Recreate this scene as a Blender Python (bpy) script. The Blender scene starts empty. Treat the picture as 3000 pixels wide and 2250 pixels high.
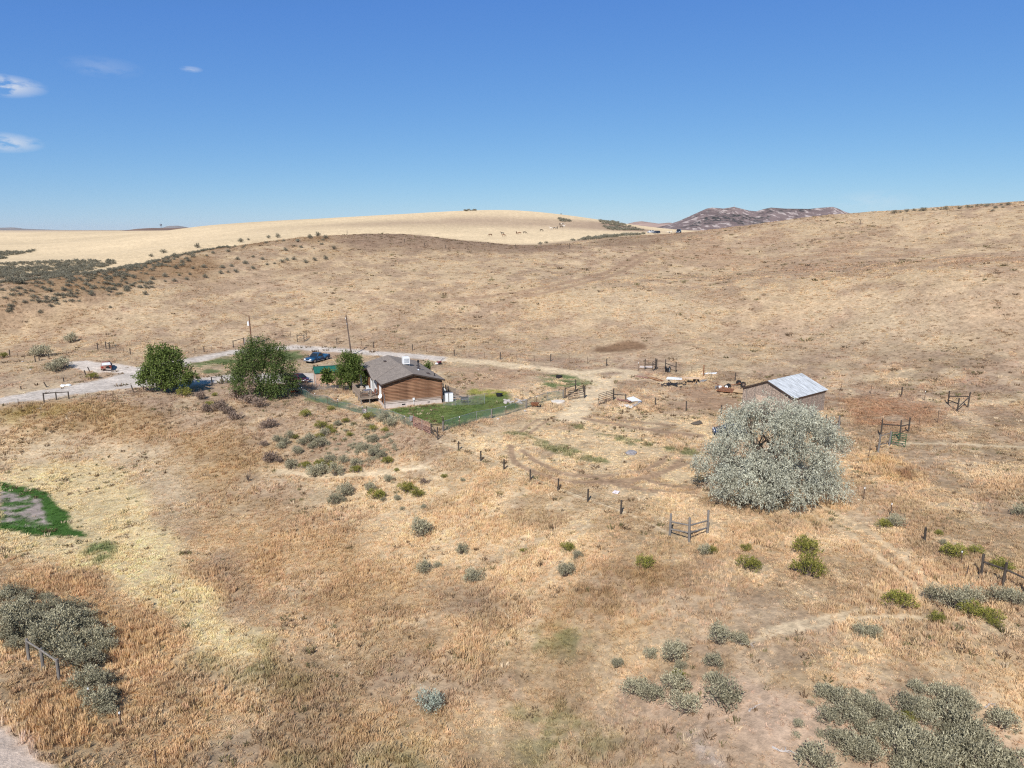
import bpy, bmesh, math, random
import numpy as np
from mathutils import Vector, Matrix

# ------------------------------------------------------------------ camera, sky, sun, exposure
S = bpy.context.scene
COL = S.collection
FPX = 2083.0                     # focal length in photograph pixels (3000 wide)
PITCH = math.radians(12.2)
CAM_Z = 25.0
cam_d = bpy.data.cameras.new("camera")
cam_d.sensor_fit = 'HORIZONTAL'
cam_d.sensor_width = 36.0
cam_d.lens = 36.0 * FPX / 3000.0
cam_d.clip_start = 0.5
cam_d.clip_end = 90000.0
cam = bpy.data.objects.new("camera", cam_d)
COL.objects.link(cam)
cam.location = (0, 0, CAM_Z)
cam.rotation_euler = (math.radians(90) - PITCH, 0, 0)
S.camera = cam

SUN_EL = math.radians(43)
SUN_AZ = math.radians(180 + 18)          # direction towards the sun, clockwise from +Y
world = bpy.data.worlds.new("World")
S.world = world
world.use_nodes = True
world.cycles.sampling_method = 'MANUAL'
world.cycles.sample_map_resolution = 512
wn, wl = world.node_tree.nodes, world.node_tree.links
for n in list(wn):
    wn.remove(n)
w_out = wn.new('ShaderNodeOutputWorld')
w_bg = wn.new('ShaderNodeBackground')
w_sky = wn.new('ShaderNodeTexSky')
w_sky.sky_type = 'NISHITA'
w_sky.sun_disc = False
w_sky.sun_elevation = SUN_EL
w_sky.sun_rotation = SUN_AZ
w_sky.altitude = 1950
w_sky.air_density = 1.0
w_sky.dust_density = 0.0
w_sky.ozone_density = 4.0
w_bg.inputs['Strength'].default_value = 0.105
# a few thin wisps of cloud over the western plain
w_tc = wn.new('ShaderNodeTexCoord')
w_map = wn.new('ShaderNodeMapping'); w_map.inputs['Scale'].default_value = (11, 11, 30)
w_noise = wn.new('ShaderNodeTexNoise'); w_noise.inputs['Scale'].default_value = 2.6
w_noise.inputs['Detail'].default_value = 7; w_noise.inputs['Roughness'].default_value = 0.62
wl.new(w_tc.outputs['Generated'], w_map.inputs['Vector'])
wl.new(w_map.outputs['Vector'], w_noise.inputs['Vector'])
w_ramp = wn.new('ShaderNodeValToRGB')
w_ramp.color_ramp.elements[0].position = 0.40; w_ramp.color_ramp.elements[0].color = (0, 0, 0, 1)
w_ramp.color_ramp.elements[1].position = 0.54; w_ramp.color_ramp.elements[1].color = (1, 1, 1, 1)
wl.new(w_noise.outputs['Fac'], w_ramp.inputs['Fac'])


def ray_dir(u, v):
    """photograph pixel -> world direction from the drone"""
    xc = (u - 1500.0) / FPX
    yc = -(v - 1125.0) / FPX
    cp, sp = math.cos(PITCH), math.sin(PITCH)
    return np.array([xc, cp + yc * sp, -sp + yc * cp])


def proj(p):
    cp, sp = math.cos(PITCH), math.sin(PITCH)
    x, y, z = p[0], p[1], p[2] - CAM_Z
    f = y * cp - z * sp
    w = y * sp + z * cp
    return 1500 + FPX * x / f, 1125 - FPX * w / f


prev = None
for (cu, cv, ca, cs) in ((0, 250, 0.046, .95), (5, 417, 0.042, .8), (560, 203, 0.014, 0.45),
                         (300, 196, 0.045, 0.14), (2560, 588, 0.05, 0.18)):
    d = ray_dir(cu, cv); d /= np.linalg.norm(d)
    sub = wn.new('ShaderNodeVectorMath'); sub.operation = 'SUBTRACT'
    wl.new(w_tc.outputs['Generated'], sub.inputs[0]); sub.inputs[1].default_value = d
    sc = wn.new('ShaderNodeVectorMath'); sc.operation = 'MULTIPLY'
    wl.new(sub.outputs[0], sc.inputs[0]); sc.inputs[1].default_value = (1 / ca, 1 / ca, 3.6 / ca)
    ln = wn.new('ShaderNodeVectorMath'); ln.operation = 'LENGTH'
    wl.new(sc.outputs[0], ln.inputs[0])
    mr = wn.new('ShaderNodeMapRange'); mr.inputs['From Min'].default_value = 1.0
    mr.inputs['From Max'].default_value = 0.0
    mr.inputs['To Max'].default_value = cs
    wl.new(ln.outputs['Value'], mr.inputs['Value'])
    if prev is None:
        prev = mr.outputs['Result']
    else:
        mx = wn.new('ShaderNodeMath'); mx.operation = 'MAXIMUM'
        wl.new(prev, mx.inputs[0]); wl.new(mr.outputs['Result'], mx.inputs[1]); prev = mx.outputs[0]
w_mul = wn.new('ShaderNodeMath'); w_mul.operation = 'MULTIPLY'
wl.new(prev, w_mul.inputs[0]); wl.new(w_ramp.outputs['Color'], w_mul.inputs[1])
w_mix = wn.new('ShaderNodeMixRGB'); w_mix.inputs['Color2'].default_value = (6.3, 6.5, 6.9, 1)
# the whole sky a deeper, flatter blue, as the camera recorded it
w_sep = wn.new('ShaderNodeSeparateColor'); wl.new(w_sky.outputs['Color'], w_sep.inputs[0])
w_com = wn.new('ShaderNodeCombineColor')
SKY_S = 0.105
for ch, (gain, gam) in enumerate(((.462, .93), (.568, .75), (.70, .34))):
    p = wn.new('ShaderNodeMath'); p.operation = 'POWER'; p.inputs[1].default_value = gam
    wl.new(w_sep.outputs[ch], p.inputs[0])
    q = wn.new('ShaderNodeMath'); q.operation = 'MULTIPLY'; q.inputs[1].default_value = gain * SKY_S ** (gam - 1)
    wl.new(p.outputs[0], q.inputs[0])
    if ch == 2:      # the shoulder only holds back the bright part; deep zenith blue stays proportional
        q2 = wn.new('ShaderNodeMath'); q2.operation = 'MULTIPLY'; q2.inputs[1].default_value = 1.08; wl.new(w_sep.outputs[2], q2.inputs[0])
        q3 = wn.new('ShaderNodeMath'); q3.operation = 'MINIMUM'; wl.new(q.outputs[0], q3.inputs[0]); wl.new(q2.outputs[0], q3.inputs[1]); q = q3
    wl.new(q.outputs[0], w_com.inputs[ch])
wl.new(w_mul.outputs[0], w_mix.inputs['Fac'])
wl.new(w_com.outputs[0], w_mix.inputs['Color1'])
wl.new(w_mix.outputs['Color'], w_bg.inputs['Color'])
wl.new(w_bg.outputs['Background'], w_out.inputs['Surface'])

sun_d = bpy.data.lights.new("sun", 'SUN')
sun_d.energy = 4.9
sun_d.angle = math.radians(0.53)
sun_d.color = (1.0, 0.965, 0.915)
sun = bpy.data.objects.new("sun", sun_d)
COL.objects.link(sun)
to_sun = Vector((math.sin(SUN_AZ) * math.cos(SUN_EL), math.cos(SUN_AZ) * math.cos(SUN_EL), math.sin(SUN_EL)))
sun.rotation_euler = to_sun.to_track_quat('Z', 'Y').to_euler()
sun.location = (-60, -40, 120)

S.view_settings.view_transform = 'Standard'
S.view_settings.look = 'None'
S.view_settings.exposure = 0.25
S.view_settings.gamma = 1.0
S.view_settings.use_curve_mapping = False
S.cycles.use_adaptive_sampling = False
S.cycles.max_bounces = 5
S.cycles.diffuse_bounces = 2
S.cycles.glossy_bounces = 2
S.cycles.transmission_bounces = 3
S.cycles.transparent_max_bounces = 12
S.cycles.volume_bounces = 0
S.cycles.use_denoising = False
S.cycles.filter_width = 1.2

RND = random.Random(11)
NPR = np.random.default_rng(5)


# ------------------------------------------------------------------ noise on arrays
def _hash(ix, iy, seed):
    h = (ix.astype(np.int64) * 374761393 + iy.astype(np.int64) * 668265263 + seed * 1442695041) & 0x7fffffff
    h = ((h ^ (h >> 13)) * 1274126177) & 0x7fffffff
    h = (h ^ (h >> 16)) & 0xffff
    return h / 65535.0


def vnoise(x, y, scale, seed=0):
    x = x / scale; y = y / scale
    ix = np.floor(x); iy = np.floor(y)
    fx = x - ix; fy = y - iy
    fx = fx * fx * (3 - 2 * fx); fy = fy * fy * (3 - 2 * fy)
    a = _hash(ix, iy, seed); b = _hash(ix + 1, iy, seed)
    c = _hash(ix, iy + 1, seed); d = _hash(ix + 1, iy + 1, seed)
    return (a * (1 - fx) + b * fx) * (1 - fy) + (c * (1 - fx) + d * fx) * fy


def fbm(x, y, scale, seed=0, octs=4, gain=0.5):
    t = 0; amp = 1.0; s = 0
    for o in range(octs):
        ca, sa = math.cos(0.7 * o + .3), math.sin(0.7 * o + .3)
        t = t + amp * vnoise(ca * x - sa * y, sa * x + ca * y, scale / (2 ** o), seed + 17 * o)
        s += amp; amp *= gain
    return t / s


def sstep(a, b, x):
    t = np.clip((x - a) / (b - a), 0, 1)
    return t * t * (3 - 2 * t)


# ------------------------------------------------------------------ terrain: surveyed points -> smooth ground
# each column: (photo u, [(v, 'z', height) or (v, 'r', distance)], [(distance, height) of ground hidden behind a crest])
SURVEY = [
 (0, [(2250, 'z', -3.2), (1900, 'z', -3.8), (1600, 'z', -4.8), (1480, 'z', -5.0), (1300, 'z', -3.2), (1215, 'z', -0.9), (1160, 'z', -.3),
      (1060, 'z', 1.0), (950, 'z', 4.0), (868, 'r', 205), (825, 'r', 340), (770, 'r', 480), (735, 'r', 650), (700, 'r', 1000), (683, 'r', 1700)],
     [(260, 4.5), (6000, 22), (40000, 22)]),
 (300, [(2250, 'z', -4.2), (1900, 'z', -4.5), (1650, 'z', -5), (1450, 'z', -4.8), (1300, 'z', -3.6), (1215, 'z', -1.0), (1130, 'z', -.2),
        (1050, 'z', .8), (950, 'z', 4), (805, 'r', 228), (780, 'r', 400), (740, 'r', 560), (700, 'r', 850), (678, 'r', 1500)],
      [(290, 6), (6000, 24), (40000, 23)]),
 (600, [(2250, 'z', -4.8), (1950, 'z', -5), (1700, 'z', -5), (1450, 'z', -4.2), (1320, 'z', -3), (1230, 'z', -1.5), (1150, 'z', -.3),
        (1040, 'z', .4), (950, 'z', 3.4), (850, 'z', 9.0), (737, 'r', 258), (715, 'r', 440), (690, 'r', 600), (662, 'r', 850)],
      [(320, 11), (1500, 25), (6000, 24), (40000, 24)]),
 (900, [(2250, 'z', -5), (1950, 'z', -5), (1700, 'z', -4.8), (1500, 'z', -4), (1350, 'z', -2.9), (1260, 'z', -1.2), (1190, 'z', -.1), (1110, 'z', 0),
        (1020, 'z', .4), (950, 'z', 3), (850, 'z', 8.5), (750, 'r', 252), (694, 'r', 285), (682, 'r', 480), (655, 'r', 640), (643, 'r', 760)],
      [(345, 15.5), (1500, 25), (6000, 24), (40000, 24)]),
 (1200, [(2250, 'z', -5), (1950, 'z', -4.8), (1700, 'z', -4.2), (1500, 'z', -3.2), (1370, 'z', -1.8), (1280, 'z', -.6), (1190, 'z', 0), (1110, 'z', 0),
         (1030, 'z', .3), (950, 'z', 3), (850, 'z', 8.5), (750, 'r', 255), (688, 'r', 312), (680, 'r', 460), (640, 'r', 620), (626, 'r', 720)],
      [(355, 18.5), (1500, 25), (6000, 24), (40000, 24)]),
 (1500, [(2250, 'z', -5), (1950, 'z', -4.2), (1700, 'z', -3), (1500, 'z', -1.8), (1400, 'z', -.8), (1300, 'z', -.2), (1200, 'z', 0), (1110, 'z', 0),
         (1040, 'z', .2), (950, 'z', 3), (850, 'z', 8.8), (760, 'r', 254), (717, 'r', 302), (705, 'r', 385), (690, 'r', 430), (650, 'r', 560), (615, 'r', 700)],
      [(335, 16.8), (1500, 25), (6000, 24), (40000, 24)]),
 (1800, [(2250, 'z', -4.5), (2050, 'z', -3.8), (1900, 'z', -3.0), (1700, 'z', -1.6), (1500, 'z', -.4), (1400, 'z', 0), (1300, 'z', 0), (1200, 'z', 0), (1110, 'z', 0),
         (1050, 'z', .6), (950, 'z', 4), (850, 'z', 9.6), (760, 'r', 254), (725, 'r', 284), (698, 'r', 335), (690, 'r', 420), (674, 'r', 520), (655, 'r', 620)],
      [(900, 24), (1500, 22), (6000, 24), (40000, 24)]),
 (1950, [(690, 'r', 400), (681, 'r', 500)], [(620, 22)]),
 (2100, [(2250, 'z', -2.8), (2050, 'z', -2.0), (1900, 'z', -1.4), (1750, 'z', -1), (1600, 'z', -.5), (1450, 'z', 0), (1300, 'z', 0), (1200, 'z', 0), (1110, 'z', .4),
         (1020, 'z', 2.4), (900, 'z', 8), (800, 'r', 235), (720, 'r', 285), (673, 'r', 335)],
      [(420, 22), (900, 20), (6000, 24), (40000, 24)]),
 (2400, [(2250, 'z', -2), (2050, 'z', -1.2), (1900, 'z', -.8), (1700, 'z', -.4), (1500, 'z', .1), (1350, 'z', .2), (1200, 'z', .2), (1130, 'z', .7), (1050, 'z', 2.5),
         (950, 'z', 6.4), (850, 'z', 12), (750, 'r', 245), (680, 'r', 292), (634, 'r', 332)],
      [(420, 25), (900, 20), (6000, 24), (40000, 24)]),
 (2700, [(2250, 'z', -2.2), (2050, 'z', -1), (1900, 'z', -.4), (1700, 'z', .2), (1550, 'z', .7), (1400, 'z', .9), (1250, 'z', 1), (1170, 'z', 1.5), (1050, 'z', 4.2),
         (950, 'z', 8.2), (850, 'z', 13.5), (750, 'r', 240), (680, 'r', 277), (619, 'r', 317)],
      [(420, 30), (900, 25), (6000, 24), (40000, 24)]),
 (3000, [(2250, 'z', -2.5), (2050, 'z', -.8), (1900, 'z', .2), (1700, 'z', 1), (1550, 'z', 1.6), (1400, 'z', 1.5), (1250, 'z', 1.9), (1150, 'z', 3.2), (1050, 'z', 5.4),
         (950, 'z', 9.2), (850, 'z', 14.4), (750, 'r', 233), (680, 'r', 262), (603, 'r', 300), (591, 'r', 520)],
      [(380, 35.5), (900, 36), (6000, 24), (40000, 24)]),
]
ctl = []


def _addctl(u, v, kind, val):
    d = ray_dir(u, v)
    t = d[2] / math.hypot(d[0], d[1])
    az = math.atan2(d[0], d[1])
    r = (val - CAM_Z) / t if kind == 'z' else val
    ctl.append((az, math.log(r), (CAM_Z + r * t) / r))


for (u, vis, hid) in SURVEY:
    for (v, k, val) in vis:
        _addctl(u, v, k, val)
        if u == 0: _addctl(-420, v, k, val)
        if u == 3000: _addctl(3420, v, k, val)
    for (r, z) in hid:
        for uu in ([u, -420] if u == 0 else [u, 3420] if u == 3000 else [u]):
            ctl.append((math.atan2((uu - 1500) / FPX, .97), math.log(r), z / r))
for azc in (-.8, -.4, 0, .4, .8):
    ctl.append((azc, math.log(16.0), -3.8 / 16))
    ctl.append((azc, math.log(9.0), -4.0 / 9))
CT = np.array(ctl)


def _phi(r2):
    return np.where(r2 > 1e-12, 0.5 * r2 * np.log(np.maximum(r2, 1e-12)), 0.0)


_P = CT[:, :2]
_n = len(_P)
_d2 = ((_P[:, None, :] - _P[None, :, :]) ** 2).sum(-1)
_A = np.zeros((_n + 3, _n + 3))
_A[:_n, :_n] = _phi(_d2) + np.eye(_n) * 2e-4
_A[:_n, _n] = 1; _A[:_n, _n + 1:] = _P
_A[_n:, :_n] = _A[:_n, _n:].T
_W = np.linalg.solve(_A, np.concatenate([CT[:, 2], np.zeros(3)]))

# polar survey grid, fine where the place is seen close, coarse towards the horizon
AZ_F = 0.80
az_f = np.linspace(-AZ_F, AZ_F, 761)
az_c = np.linspace(AZ_F, 2 * math.pi - AZ_F, 60)[1:-1]
AZ = np.concatenate([az_f, az_c])
LR = np.concatenate([np.arange(math.log(14), math.log(345), .0071), np.linspace(math.log(345), math.log(45000), 170)])
NA, NR = len(AZ), len(LR)
gaz, glr = np.meshgrid(np.where(AZ > math.pi, AZ - 2 * math.pi, AZ), LR)      # rows = distance
azc = np.clip(gaz, -.78, .78)
Q = np.empty(gaz.shape)
for i in range(NR):
    d2 = (azc[i][:, None] - _P[None, :, 0]) ** 2 + (glr[i][:, None] - _P[None, :, 1]) ** 2
    Q[i] = _phi(d2) @ _W[:_n] + _W[_n] + azc[i] * _W[_n + 1] + glr[i] * _W[_n + 2]
GR = np.exp(glr)
GX = GR * np.sin(gaz)
GY = GR * np.cos(gaz)
GZ = Q * GR
GZ = np.where(GR > 9000, 24.0, GZ)
side = sstep(.62, .95, np.abs(gaz))                      # ground beside and behind the camera: calm rangeland
GZ = GZ * (1 - side) + side * np.clip(GZ, -6, 30)


def _relief(x, y, r):
    pad = np.exp(-(((x + 15) / 22) ** 2 + ((y - 108) / 20) ** 2)) + np.exp(-(((x - 52) / 14) ** 2 + ((y - 100) / 12) ** 2))
    k = np.clip(1 - pad, 0.08, 1)
    a = .5 * (fbm(x, y, 26, 3, 3) - .5) * sstep(30, 120, r) + .30 * (fbm(x, y, 7, 9, 3) - .5) + .12 * (fbm(x, y, 1.6, 21, 2) - .5) * (1 - sstep(90, 220, r))
    hills = 2.2 * (fbm(x, y, 90, 31, 3) - .5) * sstep(330, 600, r) * (1 - sstep(3000, 6000, r))
    gully = .9 * (fbm(x, y * .35, 14, 44, 3) - .5) * sstep(165, 230, r) * (1 - sstep(300, 360, r))
    return a * k * (1 - sstep(320, 600, r)) + hills * .5 + gully


GZ = GZ + _relief(GX, GY, GR)
GZ = GZ + .95 * np.exp(-(((GX - 22.7) / 4.6) ** 2 + ((GY - 148.5) / 3.4) ** 2)) * (.8 + .4 * fbm(GX, GY, 2.5, 91, 3))     # heap of bare dirt


def H(x, y):
    """ground height under a point"""
    x = np.atleast_1d(np.asarray(x, float)); y = np.atleast_1d(np.asarray(y, float))
    az = np.arctan2(x, y); lr = np.log(np.maximum(np.hypot(x, y), 14.01))
    fa = np.clip((az + AZ_F) / (2 * AZ_F) * 760, 0, 759.999)
    ia = fa.astype(int); ta = fa - ia
    ir = np.clip(np.searchsorted(LR, lr) - 1, 0, NR - 2)
    tr = np.clip((lr - LR[ir]) / (LR[ir + 1] - LR[ir]), 0, 1)
    return ((GZ[ir, ia] * (1 - ta) + GZ[ir, ia + 1] * ta) * (1 - tr) + (GZ[ir + 1, ia] * (1 - ta) + GZ[ir + 1, ia + 1] * ta) * tr)


def h1(x, y):
    return float(H(x, y)[0])


_RR = np.exp(np.concatenate([np.linspace(math.log(15), math.log(400), 900), np.linspace(math.log(400), math.log(30000), 300)]))


def G(u, v):
    """photograph pixel -> the ground point it shows"""
    d = ray_dir(u, v)
    hh = math.hypot(d[0], d[1])
    dx, dy, t = d[0] / hh, d[1] / hh, d[2] / hh
    z = CAM_Z + _RR * t
    g = H(_RR * dx, _RR * dy)
    below = np.nonzero(z <= g)[0]
    if len(below) == 0:
        # just over the crest: use the closest approach
        i = int(np.argmin((z - g) / _RR)); r = _RR[i]
        return Vector((r * dx, r * dy, float(g[i])))
    i = below[0]
    if i == 0:
        r = _RR[0]
    else:
        a = z[i - 1] - g[i - 1]; b = g[i] - z[i]
        r = _RR[i - 1] + (_RR[i] - _RR[i - 1]) * a / max(a + b, 1e-9)
    return Vector((r * dx, r * dy, h1(r * dx, r * dy)))


# ------------------------------------------------------------------ ground cover map (natural colour of what grows where)
def poly_sd(x, y, poly):
    """signed distance (positive inside) of points to a polygon"""
    P = np.array(poly, float); n = len(P)
    best = np.full(x.shape, 1e18); inside = np.zeros(x.shape, bool)
    for i in range(n):
        ax, ay = P[i]; bx, by = P[(i + 1) % n]
        ex, ey = bx - ax, by - ay
        t = np.clip(((x - ax) * ex + (y - ay) * ey) / (ex * ex + ey * ey + 1e-12), 0, 1)
        dd = (x - ax - t * ex) ** 2 + (y - ay - t * ey) ** 2
        best = np.minimum(best, dd)
        if ay != by:
            c = ((ay > y) != (by > y)) & (x < (bx - ax) * (y - ay) / (by - ay) + ax)
            inside ^= c
    s = np.sqrt(best)
    return np.where(inside, s, -s)


def line_d(x, y, pts):
    best = np.full(x.shape, 1e18)
    for (ax, ay), (bx, by) in zip(pts[:-1], pts[1:]):
        ex, ey = bx - ax, by - ay
        t = np.clip(((x - ax) * ex + (y - ay) * ey) / (ex * ex + ey * ey + 1e-12), 0, 1)
        best = np.minimum(best, (x - ax - t * ex) ** 2 + (y - ay - t * ey) ** 2)
    return np.sqrt(best)


def gpoly(pts):
    return [tuple(G(u, v)[:2]) for (u, v) in pts]


def smooth_line(pts, k=6):
    out = []
    P = [Vector((p[0], p[1])) for p in pts]
    P = [P[0]] + P + [P[-1]]
    for i in range(1, len(P) - 2):
        for j in range(k):
            t = j / k
            a, b, c, d = P[i - 1], P[i], P[i + 1], P[i + 2]
            out.append(tuple(.5 * ((2 * b) + (c - a) * t + (2 * a - 5 * b + 4 * c - d) * t * t + (3 * b - a - 3 * c + d) * t ** 3)))
    out.append(tuple(P[-1]))
    return out
C_STRAW = np.array([.52, .385, .245]); C_PALE = np.array([.62, .485, .325]); C_ORANGE = np.array([.46, .310, .170])
C_BROWN = np.array([.33, .215, .140]); C_MAUVE = np.array([.335, .238, .168]); C_SOIL = np.array([.45, .325, .24])
C_GRAVEL = np.array([.54, .475, .425]); C_GREEN = np.array([.078, .125, .040]); C_SWALE = np.array([.72, .575, .345])
C_HILL = np.array([.655, .505, .325]); C_KNOLL = np.array([.29, .185, .105]); C_DIRT = np.array([.25, .155, .095])
C_MUD = np.array([.35, .285, .265]); C_RUSTW = np.array([.30, .165, .095]); C_OLIVE = np.array([.30, .225, .08])

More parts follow.
